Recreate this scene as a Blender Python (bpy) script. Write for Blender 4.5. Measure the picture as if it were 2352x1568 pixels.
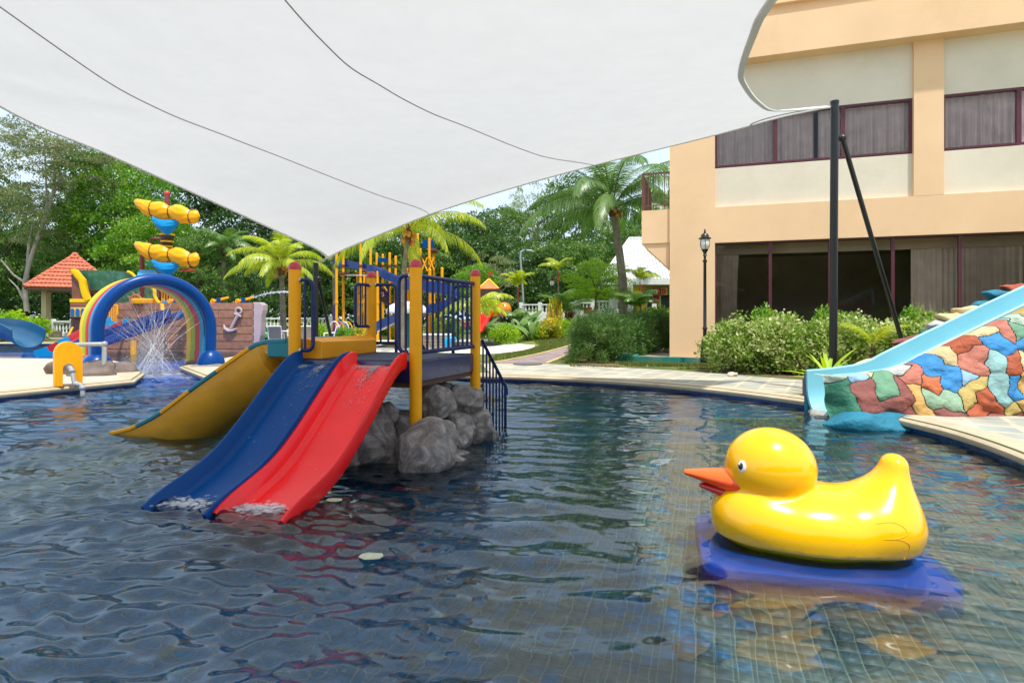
import bpy, bmesh, math, random
import numpy as np
from mathutils import Vector, Matrix, geometry
R = math.radians
for o in list(bpy.data.objects): bpy.data.objects.remove(o)
SC = bpy.context.scene
COL = SC.collection
rnd = random.Random(7)
NR = np.random.default_rng(11)

# ------------------------------------------------------------------ camera, sky, sun, exposure
FPX, CX, HY, CAMZ = 1330.0, 1176.0, 728.0, 1.5      # focal length and horizon measured on a 2352 px wide view
cam_d = bpy.data.cameras.new('camera'); cam = bpy.data.objects.new('camera', cam_d); COL.objects.link(cam)
cam.location = (0, 0, CAMZ); cam.rotation_euler = (R(90), 0, 0)
cam_d.sensor_width = 36; cam_d.lens = FPX/2352*36; cam_d.shift_y = -(784-HY)/2352
cam_d.clip_end = 2000; cam_d.clip_start = 0.05
SC.camera = cam
SUN = Vector((0.15, -0.32, 0.935)).normalized()
wd = bpy.data.worlds.new('World'); SC.world = wd; wd.use_nodes = True
nt = wd.node_tree; bg = nt.nodes['Background']
sky = nt.nodes.new('ShaderNodeTexSky'); sky.sky_type = 'NISHITA'; sky.sun_disc = False
sky.sun_elevation = math.asin(SUN.z); sky.sun_rotation = math.atan2(SUN.x, SUN.y)
sky.air_density = 1.0; sky.dust_density = 1.6; sky.ozone_density = 1.0; sky.altitude = 0
mxs = nt.nodes.new('ShaderNodeMix'); mxs.data_type = 'RGBA'; mxs.inputs[0].default_value = .66      # thin bright high cloud over the whole sky
mxs.inputs[7].default_value = (7.6, 9.0, 10.4, 1)
nt.links.new(sky.outputs[0], mxs.inputs[6]); nt.links.new(mxs.outputs[2], bg.inputs[0]); bg.inputs[1].default_value = 0.125
sl = bpy.data.lights.new('sun', 'SUN'); sl.energy = 4.3; sl.angle = R(1.5); sl.color = (1.0, 0.955, 0.89)
so = bpy.data.objects.new('sun', sl); COL.objects.link(so)
so.rotation_euler = (-SUN).to_track_quat('-Z', 'Y').to_euler(); so.location = (0, 0, 40)
SC.view_settings.view_transform = 'Standard'; SC.view_settings.look = 'None'
SC.view_settings.exposure = 0.27; SC.view_settings.gamma = 1.0; SC.view_settings.use_curve_mapping = False
SC.render.engine = 'CYCLES'
cy = SC.cycles
cy.caustics_reflective = False; cy.caustics_refractive = True
cy.max_bounces = 10; cy.diffuse_bounces = 4; cy.glossy_bounces = 4; cy.transmission_bounces = 6; cy.transparent_max_bounces = 24
cy.sample_clamp_indirect = 2.5; cy.use_denoising = True

# ------------------------------------------------------------------ helpers
def W(px, py, d): return Vector(((px-CX)/FPX*d, d, CAMZ+(HY-py)/FPX*d))
def G(px, py, z=0.15):
    d = (CAMZ-z)*FPX/(py-HY); return Vector(((px-CX)/FPX*d, d, z))
def XP(px, d): return (px-CX)/FPX*d
def ZP(py, d): return CAMZ+(HY-py)/FPX*d

def hash3(i, j, k):
    n = (i*374761393 + j*668265263 + k*2147483647 + 12345) & 0xffffffff
    n = ((n ^ (n >> 13)) * 1274126177) & 0xffffffff
    n = (n ^ (n >> 16)) & 0xffffffff
    return n/4294967295.0
def vnoise(P):
    P = np.asarray(P, float); i = np.floor(P).astype(np.int64); f = P-i; f = f*f*(3-2*f)
    r = 0
    for a in (0, 1):
        for b in (0, 1):
            for c in (0, 1):
                w = (f[..., 0] if a else 1-f[..., 0])*(f[..., 1] if b else 1-f[..., 1])*(f[..., 2] if c else 1-f[..., 2])
                r = r + w*hash3(i[..., 0]+a, i[..., 1]+b, i[..., 2]+c)
    return r*2-1
def fbm(P, o=4):
    P = np.asarray(P, float); s = 0; a = 1; t = 0
    for k in range(o):
        s = s+a*vnoise(P*(2**k)+17.3*k); t += a; a *= .5
    return s/t
def sst(a, b, x):
    t = np.clip((np.asarray(x, float)-a)/(b-a), 0, 1); return t*t*(3-2*t)

def np_mesh(name, V, F, var=None, smooth=False):
    V = np.asarray(V, np.float32); F = np.asarray(F, np.int32)
    me = bpy.data.meshes.new(name); n, k = F.shape
    me.vertices.add(len(V)); me.vertices.foreach_set('co', V.ravel())
    me.loops.add(n*k); me.loops.foreach_set('vertex_index', F.ravel())
    me.polygons.add(n); me.polygons.foreach_set('loop_start', np.arange(0, n*k, k, dtype=np.int32))
    me.polygons.foreach_set('loop_total', np.full(n, k, np.int32))
    if smooth: me.polygons.foreach_set('use_smooth', np.ones(n, bool))
    if var is not None:
        a = me.attributes.new('var', 'FLOAT', 'POINT'); a.data.foreach_set('value', np.asarray(var, np.float32))
    me.update(calc_edges=True)
    return me

def setp(o, label=None, cat=None, group=None, kind=None):
    if label: o['label'] = label
    if cat: o['category'] = cat
    if group: o['group'] = group
    if kind: o['kind'] = kind
    return o
def put(me, name, mat, parent=None):
    o = bpy.data.objects.new(name, me); COL.objects.link(o)
    if mat is not None and not me.materials: me.materials.append(mat)
    if parent is not None:
        o.parent = parent
        if parent.type == 'EMPTY': o.matrix_parent_inverse = Matrix.Translation(-parent.location)
    return o
def thing(name, label, cat, loc=(0, 0, 0), group=None):
    o = bpy.data.objects.new(name, None); COL.objects.link(o); o.location = loc
    o.empty_display_size = .1
    return setp(o, label, cat, group)
def copy_tree(o, parent=None, **kw):
    c = o.copy(); COL.objects.link(c); c.parent = parent
    for ch in o.children: copy_tree(ch, c)
    return c
def clone(root, loc, rz=0, s=None, label=None, group=None):
    c = copy_tree(root); c.location = loc; c.rotation_euler = (0, 0, rz)
    if s is not None: c.scale = s if hasattr(s, '__len__') else (s, s, s)
    setp(c, label, None, group)
    return c

class MB:
    def __init__(self): self.v = []; self.f = []
    def add(self, vs, fs):
        b = len(self.v); self.v += [tuple(v) for v in vs]; self.f += [tuple(i+b for i in f) for f in fs]; return self
    def hexa(self, p):   # 4 bottom, 4 top
        return self.add(p, [(3, 2, 1, 0), (4, 5, 6, 7), (0, 1, 5, 4), (1, 2, 6, 5), (2, 3, 7, 6), (3, 0, 4, 7)])
    def box(self, x0, x1, y0, y1, z0, z1):
        return self.hexa([(x0, y0, z0), (x1, y0, z0), (x1, y1, z0), (x0, y1, z0), (x0, y0, z1), (x1, y0, z1), (x1, y1, z1), (x0, y1, z1)])
    def obox(self, c, a, b, h, z0, z1=None):   # centre, half vector a, half vector b (xy), z range
        c = Vector(c[:2]).to_3d() if False else Vector((c[0], c[1], 0)); a = Vector((a[0], a[1], 0)); b = Vector((b[0], b[1], 0))
        p = [c-a-b, c+a-b, c+a+b, c-a+b]
        return self.hexa([q+Vector((0, 0, z0)) for q in p]+[q+Vector((0, 0, z1)) for q in p])
    def prism(self, poly, z0, z1):
        n = len(poly); vs = [(p[0], p[1], z0) for p in poly]+[(p[0], p[1], z1) for p in poly]
        fs = [tuple(range(n-1, -1, -1)), tuple(range(n, 2*n))]+[(i, (i+1) % n, n+(i+1) % n, n+i) for i in range(n)]
        return self.add(vs, fs)
    def slab(self, pts, off):     # any planar polygon in 3D given thickness vector
        n = len(pts); off = Vector(off); vs = [Vector(p) for p in pts]; vs += [p+off for p in vs]
        fs = [tuple(range(n-1, -1, -1)), tuple(range(n, 2*n))]+[(i, (i+1) % n, n+(i+1) % n, n+i) for i in range(n)]
        return self.add(vs, fs)
    def tube(self, path, r, n=10, closed=False, caps=True):
        P = [Vector(p) for p in path]; m = len(P); rr = r if hasattr(r, '__len__') else [r]*m
        vs = []; prev = None
        for i in range(m):
            if closed: t = P[(i+1) % m]-P[i-1]
            else: t = P[min(i+1, m-1)]-P[max(i-1, 0)]
            t.normalize()
            if prev is None:
                up = Vector((0, 0, 1)) if abs(t.z) < .9 else Vector((1, 0, 0)); a = t.cross(up).normalized()
            else:
                a = (prev-t*prev.dot(t)).normalized()
            prev = a; b = t.cross(a)
            for k in range(n):
                w = 2*math.pi*k/n; vs.append(P[i]+(a*math.cos(w)+b*math.sin(w))*rr[i])
        fs = []
        for i in range(m if closed else m-1):
            j = (i+1) % m
            for k in range(n): fs.append((i*n+k, i*n+(k+1) % n, j*n+(k+1) % n, j*n+k))
        if caps and not closed:
            fs.append(tuple(range(n-1, -1, -1))); fs.append(tuple(range((m-1)*n, m*n)))
        return self.add(vs, fs)
    def lathe(self, c, prof, n=16):
        c = Vector(c); vs = []; m = len(prof)
        for r, z in prof:
            for k in range(n):
                w = 2*math.pi*k/n; vs.append((c.x+r*math.cos(w), c.y+r*math.sin(w), c.z+z))
        fs = [(i*n+k, i*n+(k+1) % n, (i+1)*n+(k+1) % n, (i+1)*n+k) for i in range(m-1) for k in range(n)]
        fs.append(tuple(range(n-1, -1, -1))); fs.append(tuple(range((m-1)*n, m*n)))
        return self.add(vs, fs)
    def sweep(self, sec, frames, closed_sec=True, caps=True):  # frames: (pos, side, up); sec: list or function of index
        m = len(frames); vs = []
        for i, (p, a, b) in enumerate(frames):
            s = sec(i) if callable(sec) else sec; n = len(s)
            for u, v in s: vs.append(Vector(p)+Vector(a)*u+Vector(b)*v)
        fs = []
        for i in range(m-1):
            for k in range(n if closed_sec else n-1):
                fs.append((i*n+k, i*n+(k+1) % n, (i+1)*n+(k+1) % n, (i+1)*n+k))
        if caps and closed_sec:
            fs.append(tuple(range(n-1, -1, -1))); fs.append(tuple(range((m-1)*n, m*n)))
        return self.add(vs, fs)
    def sphere(self, c, r, nu=14, nv=9):
        c = Vector(c); r = Vector(r) if hasattr(r, '__len__') else Vector((r, r, r))
        vs = []; fs = []
        for j in range(nv+1):
            t = math.pi*j/nv
            for i in range(nu):
                w = 2*math.pi*i/nu; vs.append((c.x+r.x*math.sin(t)*math.cos(w), c.y+r.y*math.sin(t)*math.sin(w), c.z+r.z*math.cos(t)))
        for j in range(nv):
            for i in range(nu): fs.append((j*nu+i, (j+1)*nu+i, (j+1)*nu+(i+1) % nu, j*nu+(i+1) % nu))
        return self.add(vs, fs)
    def build(self, name, mat, parent=None, smooth=False, bevel=0, label=None, cat=None, group=None, kind=None, auto=True):
        me = bpy.data.meshes.new(name); me.from_pydata(self.v, [], self.f)
        bm = bmesh.new(); bm.from_mesh(me); bmesh.ops.remove_doubles(bm, verts=bm.verts, dist=1e-5)
        bmesh.ops.recalc_face_normals(bm, faces=bm.faces)
        if bevel:
            bmesh.ops.bevel(bm, geom=[e for e in bm.edges if len(e.link_faces) == 2 and e.calc_face_angle(0) > .6], offset=bevel, segments=2, affect='EDGES', profile=.5, clamp_overlap=True)
        if smooth:
            for f in bm.faces: f.smooth = True
            for e in bm.edges:
                if len(e.link_faces) == 2 and e.calc_face_angle(0) > .75: e.smooth = False
        bm.to_mesh(me); bm.free()
        o = put(me, name, mat, parent)
        return setp(o, label, cat, group, kind)

def spline(pts, n):      # Catmull-Rom through points
    P = [Vector(p) for p in pts]; out = []
    for i in range(len(P)-1):
        a = P[max(i-1, 0)]; b = P[i]; c = P[i+1]; d = P[min(i+2, len(P)-1)]
        for k in range(n):
            t = k/n
            out.append(.5*((2*b)+(c-a)*t+(2*a-5*b+4*c-d)*t*t+(3*b-a-3*c+d)*t**3))
    out.append(P[-1]); return out
def lerp_tab(tab, x):
    return float(np.interp(x, [t[0] for t in tab], [t[1] for t in tab]))

def snets(f, lo, hi, h):       # naive surface nets of an implicit solid, f < 0 inside
    lo = np.array(lo, float); n = np.ceil((np.array(hi)-lo)/h).astype(int)+1
    ax = [lo[i]+h*np.arange(n[i]) for i in range(3)]
    X = np.stack(np.meshgrid(*ax, indexing='ij'), -1); V = f(X)
    s = V < 0; nx, ny, nz = n
    cnt = np.zeros((nx-1, ny-1, nz-1)); acc = np.zeros((nx-1, ny-1, nz-1, 3))
    cor = [(a, b, c) for a in (0, 1) for b in (0, 1) for c in (0, 1)]
    def sub(A, o): return A[o[0]:nx-1+o[0], o[1]:ny-1+o[1], o[2]:nz-1+o[2]]
    for p in cor:
        for q in cor:
            if p < q and sum(abs(a-b) for a, b in zip(p, q)) == 1:
                va, vb = sub(V, p), sub(V, q); m = (va < 0) != (vb < 0)
                with np.errstate(divide='ignore', invalid='ignore'): t = np.where(m, va/(va-vb), 0)
                pos = np.array(p)+t[..., None]*(np.array(q)-np.array(p))
                acc += np.where(m[..., None], pos, 0); cnt += m
    act = cnt > 0; idx = -np.ones(act.shape, int); idx[act] = np.arange(act.sum())
    ijk = np.argwhere(act); verts = lo+h*(ijk+acc[act]/cnt[act][:, None])
    faces = []
    for a in range(3):
        b, c = (a+1) % 3, (a+2) % 3
        d = [0, 0, 0]; d[a] = 1
        s0 = s[:nx-d[0], :ny-d[1], :nz-d[2]]; s1 = s[d[0]:, d[1]:, d[2]:]
        E = np.argwhere(s0 != s1)
        ok = (E[:, b] > 0) & (E[:, c] > 0) & (E[:, b] < n[b]-1) & (E[:, c] < n[c]-1); E = E[ok]
        if not len(E): continue
        def g(db, dc):
            Q = E.copy(); Q[:, b] += db; Q[:, c] += dc; return idx[Q[:, 0], Q[:, 1], Q[:, 2]]
        q = np.stack([g(-1, -1), g(0, -1), g(0, 0), g(-1, 0)], 1)
        flip = ~s0[E[:, 0], E[:, 1], E[:, 2]]; q[flip] = q[flip][:, ::-1]
        faces.append(q)
    return verts, np.concatenate(faces)
def smin(a, b, k):
    h = np.clip(.5+.5*(b-a)/k, 0, 1); return b*(1-h)+a*h-k*h*(1-h)
def sd_ell(P, c, r):
    q = (P-np.array(c))/np.array(r); L = np.linalg.norm(q, axis=-1); g = np.linalg.norm(q/np.array(r), axis=-1)+1e-9
    return L*(L-1)/g
def sd_cone(P, a, b, ra, rb):
    a = np.array(a); b = np.array(b); ba = b-a
    t = np.clip(((P-a)@ba)/(ba@ba), 0, 1); return np.linalg.norm(P-a-t[..., None]*ba, axis=-1)-(ra+(rb-ra)*t)

# ------------------------------------------------------------------ materials
MT = {}
def M(name, col, rough=.5, var=.08, vs=2.0, bump=0., bs=30., metal=0., coat=0., spec=.5, dirt=None, dirts=1.0):
    if name in MT: return MT[name]
    m = bpy.data.materials.new(name); m.use_nodes = True; MT[name] = m
    t = m.node_tree; p = t.nodes['Principled BSDF']; L = t.links.new
    p.inputs['Roughness'].default_value = rough; p.inputs['Metallic'].default_value = metal
    p.inputs['Coat Weight'].default_value = coat; p.inputs['Coat Roughness'].default_value = .08
    p.inputs['Specular IOR Level'].default_value = spec
    tc = t.nodes.new('ShaderNodeTexCoord')
    n1 = t.nodes.new('ShaderNodeTexNoise'); n1.inputs['Scale'].default_value = vs; n1.inputs['Detail'].default_value = 6
    L(tc.outputs['Object'], n1.inputs['Vector'])
    mx = t.nodes.new('ShaderNodeMix'); mx.data_type = 'RGBA'
    c = np.array(col)
    mr = t.nodes.new('ShaderNodeMapRange'); mr.inputs[1].default_value = .3; mr.inputs[2].default_value = .7
    L(n1.outputs[0], mr.inputs[0]); L(mr.outputs[0], mx.inputs[0])
    mx.inputs[6].default_value = (*np.clip(c*(1-var), 0, 1), 1); mx.inputs[7].default_value = (*np.clip(c*(1+var), 0, 1), 1)
    out = mx.outputs[2]
    if dirt is not None:
        n2 = t.nodes.new('ShaderNodeTexNoise'); n2.inputs['Scale'].default_value = dirts; n2.inputs['Detail'].default_value = 9; n2.inputs['Roughness'].default_value = .7
        L(tc.outputs['Object'], n2.inputs['Vector'])
        r2 = t.nodes.new('ShaderNodeMapRange'); r2.inputs[1].default_value = .5; r2.inputs[2].default_value = .72; r2.inputs[4].default_value = .8
        L(n2.outputs[0], r2.inputs[0]); m2 = t.nodes.new('ShaderNodeMix'); m2.data_type = 'RGBA'
        L(r2.outputs[0], m2.inputs[0]); L(out, m2.inputs[6]); m2.inputs[7].default_value = (*dirt, 1); out = m2.outputs[2]
    L(out, p.inputs['Base Color'])
    if bump:
        n3 = t.nodes.new('ShaderNodeTexNoise'); n3.inputs['Scale'].default_value = bs; n3.inputs['Detail'].default_value = 6
        L(tc.outputs['Object'], n3.inputs['Vector'])
        b = t.nodes.new('ShaderNodeBump'); b.inputs['Strength'].default_value = bump; b.inputs['Distance'].default_value = .03
        L(n3.outputs[0], b.inputs['Height']); L(b.outputs[0], p.inputs['Normal'])
    return m
def leafM(name, cols, trans=.35, rough=.45):
    m = bpy.data.materials.new(name); m.use_nodes = True; MT[name] = m
    t = m.node_tree; p = t.nodes['Principled BSDF']; L = t.links.new; p.inputs['Roughness'].default_value = rough
    at = t.nodes.new('ShaderNodeAttribute'); at.attribute_name = 'var'
    cr = t.nodes.new('ShaderNodeValToRGB'); e = cr.color_ramp.elements
    while len(e) < len(cols): e.new(.5)
    for i, c in enumerate(cols): e[i].position = i/(len(cols)-1); e[i].color = (*c, 1)
    L(at.outputs['Fac'], cr.inputs[0]); L(cr.outputs[0], p.inputs['Base Color'])
    tr = t.nodes.new('ShaderNodeBsdfTranslucent')
    hs = t.nodes.new('ShaderNodeHueSaturation'); hs.inputs['Value'].default_value = 1.5; hs.inputs['Saturation'].default_value = 1.1
    L(cr.outputs[0], hs.inputs['Color']); L(hs.outputs[0], tr.inputs[0])
    mx = t.nodes.new('ShaderNodeMixShader'); mx.inputs[0].default_value = trans
    L(p.outputs[0], mx.inputs[1]); L(tr.outputs[0], mx.inputs[2]); L(mx.outputs[0], t.nodes['Material Output'].inputs[0])
    return m
def glassM(name, tint, ior=1.5, w=1.0, bump=0, bs=3, rough=0.0):
    m = bpy.data.materials.new(name); m.use_nodes = True; MT[name] = m
    t = m.node_tree; L = t.links.new; t.nodes.remove(t.nodes['Principled BSDF'])
    fr = t.nodes.new('ShaderNodeFresnel'); fr.inputs[0].default_value = ior+.36 if w < 1 else ior
    gl = t.nodes.new('ShaderNodeBsdfGlossy'); gl.inputs['Roughness'].default_value = rough
    tr = t.nodes.new('ShaderNodeBsdfTransparent'); tr.inputs[0].default_value = (*tint, 1)
    inner = tr.outputs[0]
    if w < 1:
        rf = t.nodes.new('ShaderNodeBsdfRefraction'); rf.inputs['IOR'].default_value = ior; rf.inputs['Roughness'].default_value = 0
        rf.inputs[0].default_value = (*tint, 1)
        m1 = t.nodes.new('ShaderNodeMixShader'); m1.inputs[0].default_value = w
        L(rf.outputs[0], m1.inputs[1]); L(tr.outputs[0], m1.inputs[2]); inner = m1.outputs[0]
    mx = t.nodes.new('ShaderNodeMixShader'); L(fr.outputs[0], mx.inputs[0]); L(inner, mx.inputs[1]); L(gl.outputs[0], mx.inputs[2])
    if bump:
        tc = t.nodes.new('ShaderNodeTexCoord'); mp = t.nodes.new('ShaderNodeMapping'); mp.inputs['Scale'].default_value = (1, 1.8, 1)
        n3 = t.nodes.new('ShaderNodeTexNoise'); n3.inputs['Scale'].default_value = bs; n3.inputs['Detail'].default_value = 4
        L(tc.outputs['Object'], mp.inputs[0]); L(mp.outputs[0], n3.inputs['Vector'])
        b = t.nodes.new('ShaderNodeBump'); b.inputs['Strength'].default_value = bump; b.inputs['Distance'].default_value = .1
        L(n3.outputs[0], b.inputs['Height']); L(b.outputs[0], gl.inputs['Normal']); L(b.outputs[0], fr.inputs['Normal'])
    L(mx.outputs[0], t.nodes['Material Output'].inputs[0])
    return m

YEL = M('yellow_plastic', (.95, .41, .003), .42, .05, 3, .03, 60, spec=.3)
YELD = M('amber_paint', (.88, .36, .004), .5, .07, 2, .05, 40)
REDCAP = M('red_plastic', (.52, .025, .03), .3, .05, 3, coat=.3)
NAVY = M('navy_paint', (.006, .02, .115), .3, .1, 5, .04, 60, spec=.35)
RED = M('red_gelcoat', (.95, .012, .016), .24, .05, 3, .06, 25, coat=.25, spec=.35)
BLUE = M('blue_gelcoat', (.0, .058, .235), .3, .06, 3, .06, 25, spec=.16, dirt=(.005, .06, .24), dirts=2)
TEAL = M('teal_plastic', (.0, .20, .27), .35, .06, 3)
CYAN = M('cyan_plastic', (.0, .27, .55), .35, .06, 3)
WHITE = M('white_paint', (.78, .78, .77), .5, .04, 3, dirt=(.55, .54, .5), dirts=2)
BLACK = M('black_paint', (.012, .012, .013), .3, .2, 5)
DARK = M('dark_cavity', (.02, .02, .02), .8)
METAL = M('steel', (.5, .5, .52), .3, .1, 8, metal=1.)
COPE = M('coping_stone', (.50, .41, .28), .8, .14, 3, .25, 60, dirt=(.25, .19, .12), dirts=1.5)
# ------------------------------------------------------------------ ground, pools, decks
def smooth_line(pts, it=2):
    P = [Vector((p[0], p[1])) for p in pts]
    for _ in range(it):
        Q = [P[0]]
        for i in range(len(P)-1): Q += [P[i]*.75+P[i+1]*.25, P[i]*.25+P[i+1]*.75]
        P = Q+[P[-1]]
    return P
arc = smooth_line([(-7.0, 13.3), (-5, 13.2), (-2.5, 13.75), (-.33, 13.7), (2.13, 12.65), (3.58, 11.46), (4.3, 10.5), (4.91, 9.44), (5.2, 8.6), (5.27, 7.69), (5.33, 6.95), (5.12, 5.8), (4.6, 4.4), (3.8, 2.8), (2.6, 1.2), (0, .35), (-4, .35), (-9, 1.4), (-12.4, 4.2)])
rest = [Vector(p) for p in [(-9.2, 10.4), (-8.2, 12.5), (-9.0, 14.1), (-10.9, 16.6), (-13, 18.6), (-17.5, 19.2), (-26, 19), (-40, 22), (-40, 30.5), (-24, 30.8), (-10.2, 29.5), (-9.3, 26), (-9.6, 20), (-9.15, 16)]]
POOL = arc+rest                       # main water edge, closed
c3 = [(-6.6, 25.6), (-4, 25.3), (-2, 25.7), (-.7, 27.2), (-.25, 29.3), (-.5, 31.3), (-1.6, 33.0), (-4, 33.4), (-6.6, 33.2)]
POOL3 = smooth_line(c3+[c3[0]], 1)[:-1]
def poly_sheet(name, outer, holes, z, mat, **kw):
    polys = [[Vector((p[0], p[1], 0)) for p in outer]]+[[Vector((p[0], p[1], 0)) for p in h] for h in holes]
    tri = geometry.tessellate_polygon(polys); vs = [(p.x, p.y, z) for q in polys for p in q]
    mb = MB(); mb.add(vs, tri)
    o = mb.build(name, mat, None); 
    me = o.data
    if me.polygons and me.polygons[0].normal.z < 0: me.flip_normals()
    return setp(o, kind='structure', **kw)
GRASS = M('grass_ground', (.085, .12, .022), .95, .35, .5, .6, 35, dirt=(.22, .15, .07), dirts=.35)
GZ = .15
ground = poly_sheet('ground', [(-300, -60), (300, -60), (300, 400), (-300, 400)], [POOL, POOL3], GZ, GRASS)

def offset_ring(P, d, closed=True):
    n = len(P); out = []
    for i in range(n):
        a = P[i-1] if (closed or i > 0) else P[i]; b = P[(i+1) % n] if (closed or i < n-1) else P[i]
        e1 = (P[i]-a); e2 = (b-P[i])
        if e1.length < 1e-6: e1 = e2
        if e2.length < 1e-6: e2 = e1
        n1 = Vector((e1.y, -e1.x)).normalized(); n2 = Vector((e2.y, -e2.x)).normalized()
        m = (n1+n2); m.normalize(); k = max(.45, m.dot(n1))
        out.append(P[i]+m*(d/k))
    return out
def area(P): return .5*sum(P[i].x*P[(i+1) % len(P)].y-P[(i+1) % len(P)].x*P[i].y for i in range(len(P)))
def coping(name, P, mat, wallmat, wz, width=.34, top=.155):
    sgn = 1 if area(P) > 0 else -1       # + means counterclockwise: right-hand normal points outward
    prof = [(width, GZ-.02), (width, top), (.06, top), (.0, top-.012), (-.045, top-.045), (-.05, top-.08), (-.03, top-.11), (.0, top-.115)]
    rings = [(offset_ring(P, sgn*u), z) for u, z in prof]
    n = len(P); mb = MB(); vs = [(p.x, p.y, z) for r, z in rings for p in r]
    fs = [(k*n+i, k*n+(i+1) % n, (k+1)*n+(i+1) % n, (k+1)*n+i) for k in range(len(prof)-1) for i in range(n)]
    mb.add(vs, fs); o = mb.build(name, mat, smooth=True, kind='structure')
    w = MB(); w.add([(p.x, p.y, top-.1) for p in P]+[(p.x, p.y, wz) for p in P], [(i, (i+1) % n, n+(i+1) % n, n+i) for i in range(n)])
    w.build('pool_wall', wallmat, kind='structure')
    return o

def brickM(name, c1, c2, grout, sx, sy, rot=0, mortar=.02, rough=.6, offset=.0, bump=.3, var=None, noise=.0, coat=0):
    m = bpy.data.materials.new(name); m.use_nodes = True; MT[name] = m; t = m.node_tree; L = t.links.new; p = t.nodes['Principled BSDF']
    tc = t.nodes.new('ShaderNodeTexCoord'); mp = t.nodes.new('ShaderNodeMapping'); mp.inputs['Rotation'].default_value = (0, 0, rot)
    L(tc.outputs['Object'], mp.inputs[0])
    bt = t.nodes.new('ShaderNodeTexBrick'); bt.offset = offset; bt.inputs['Scale'].default_value = 1; bt.inputs['Brick Width'].default_value = sx; bt.inputs['Row Height'].default_value = sy
    bt.inputs['Mortar Size'].default_value = mortar; bt.inputs['Color1'].default_value = (*c1, 1); bt.inputs['Color2'].default_value = (*c2, 1); bt.inputs['Mortar'].default_value = (*grout, 1)
    L(mp.outputs[0], bt.inputs['Vector'])
    n = t.nodes.new('ShaderNodeTexNoise'); n.inputs['Scale'].default_value = 1.7; n.inputs['Detail'].default_value = 8; L(tc.outputs['Object'], n.inputs['Vector'])
    mr = t.nodes.new('ShaderNodeMapRange'); mr.inputs[1].default_value = .3; mr.inputs[2].default_value = .7; mr.inputs[3].default_value = .72; mr.inputs[4].default_value = 1.2; L(n.outputs[0], mr.inputs[0])
    mx = t.nodes.new('ShaderNodeMix'); mx.data_type = 'RGBA'; mx.blend_type = 'MULTIPLY'; mx.inputs[0].default_value = 1
    L(bt.outputs[0], mx.inputs[6]); L(mr.outputs[0], mx.inputs[7]); L(mx.outputs[2], p.inputs['Base Color']); p.inputs['Roughness'].default_value = rough
    p.inputs['Coat Weight'].default_value = coat
    if bump:
        b = t.nodes.new('ShaderNodeBump'); b.inputs['Strength'].default_value = bump; b.inputs['Distance'].default_value = .01; b.invert = True; L(bt.outputs['Fac'], b.inputs['Height']); L(b.outputs[0], p.inputs['Normal'])
    return m
TROT = math.atan2(.949, .316)-math.pi/2         # pool grid and facade share one orientation: negative turn
TILEFAR = brickM('pool_tile_field', (.02, .23, .46), (.02, .22, .48), (.08, .23, .36), .1, .1, -TROT, .006, .35)
WALLT = M('blue_wall_tile', (.008, .03, .14), .25, .6, 14)
BLUEF = M('blue_painted_floor', (.02, .13, .50), .5, .15, 1.2)
pool_cope = coping('pool_coping', POOL, COPE, WALLT, -.62)
coping('pool_coping', POOL3, M('white_coping', (.70, .64, .53), .8, .08, 2, .1, 40), M('dark_pool_wall', (.05, .08, .11), .5), -.5, .4)
# floors
mb = MB(); mb.add([(-11.5, 0, -.475), (9, 0, -.475), (9, 14.5, -.475), (-11.5, 14.5, -.475)], [(0, 1, 2, 3)]); POOL_FLOOR = mb.build('pool_floor', TILEFAR, kind='structure')
mb = MB(); mb.prism([(-8.4, 12.55), (-6.9, 13.25), (-9.1, 16), (-9.5, 19), (-13, 18.8), (-10.8, 16.5)], -.6, -.10); mb.build('channel_floor', BLUEF, kind='structure')
mb = MB(); mb.add([(-42, 16, -.38), (-9, 16, -.38), (-9, 32, -.38), (-42, 32, -.38)], [(0, 1, 2, 3)]); mb.build('pool_floor', BLUEF, kind='structure')
mb = MB(); mb.add([(-7, 25, -.4), (0, 25, -.4), (0, 34, -.4), (-7, 34, -.4)], [(0, 1, 2, 3)]); mb.build('pool_floor', M('slate_pool_floor', (.10, .17, .22), .5), kind='structure')

# pool floor tiles of the near basin: real tiles with recessed joints
ex = np.array([.949, -.316]); ey = np.array([.316, .949]); pitch = .1
tiles = []
for i in range(-60, 75):
    for j in range(0, 105):
        c = ex*i*pitch+ey*j*pitch
        if 1.9 < c[1] < 9.0 and abs(c[0]) < .95*c[1]+.6 and -5.6 < c[0] < 5.6: tiles.append((c[0], c[1]))
tiles = np.array(tiles)
tcol = []
for k in range(6): tcol.append(None)
tile_cols = [(.20, .205, .165), (.14, .19, .195), (.225, .215, .165), (.02, .24, .50), (.015, .26, .60), (.035, .21, .42)]
TM = [M('pool_tile_%d' % k, c, .4, .12, 4) for k, c in enumerate(tile_cols)]
def tile_geo(s=.0470, h=.006):
    a, b = ex*s, ey*s; q = [(-a-b), (a-b), (a+b), (-a+b)]; k = .985
    vs = [(p[0], p[1], 0) for p in q]+[(p[0]*k, p[1]*k, h) for p in q]
    return vs, [(4, 5, 6, 7), (0, 1, 5, 4), (1, 2, 6, 5), (2, 3, 7, 6), (3, 0, 4, 7)]
mb = MB(); mb.add([(-5.7, 1.6, -.4672), (5.7, 1.6, -.4672), (5.7, 9.1, -.4672), (-5.7, 9.1, -.4672)], [(0, 1, 2, 3)]); mb.build('grout_bed', M('pale_grout', (.46, .46, .36), .8, .15, 3), kind='structure')
tv, tf = tile_geo(); TV = np.array(tv); TF = np.array(tf)
shade = vnoise(np.c_[tiles*1.1, np.zeros(len(tiles))])
pick = NR.random(len(tiles))+.25*shade+np.clip((.6-tiles[:, 0])*.16, -.2, .42)
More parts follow.
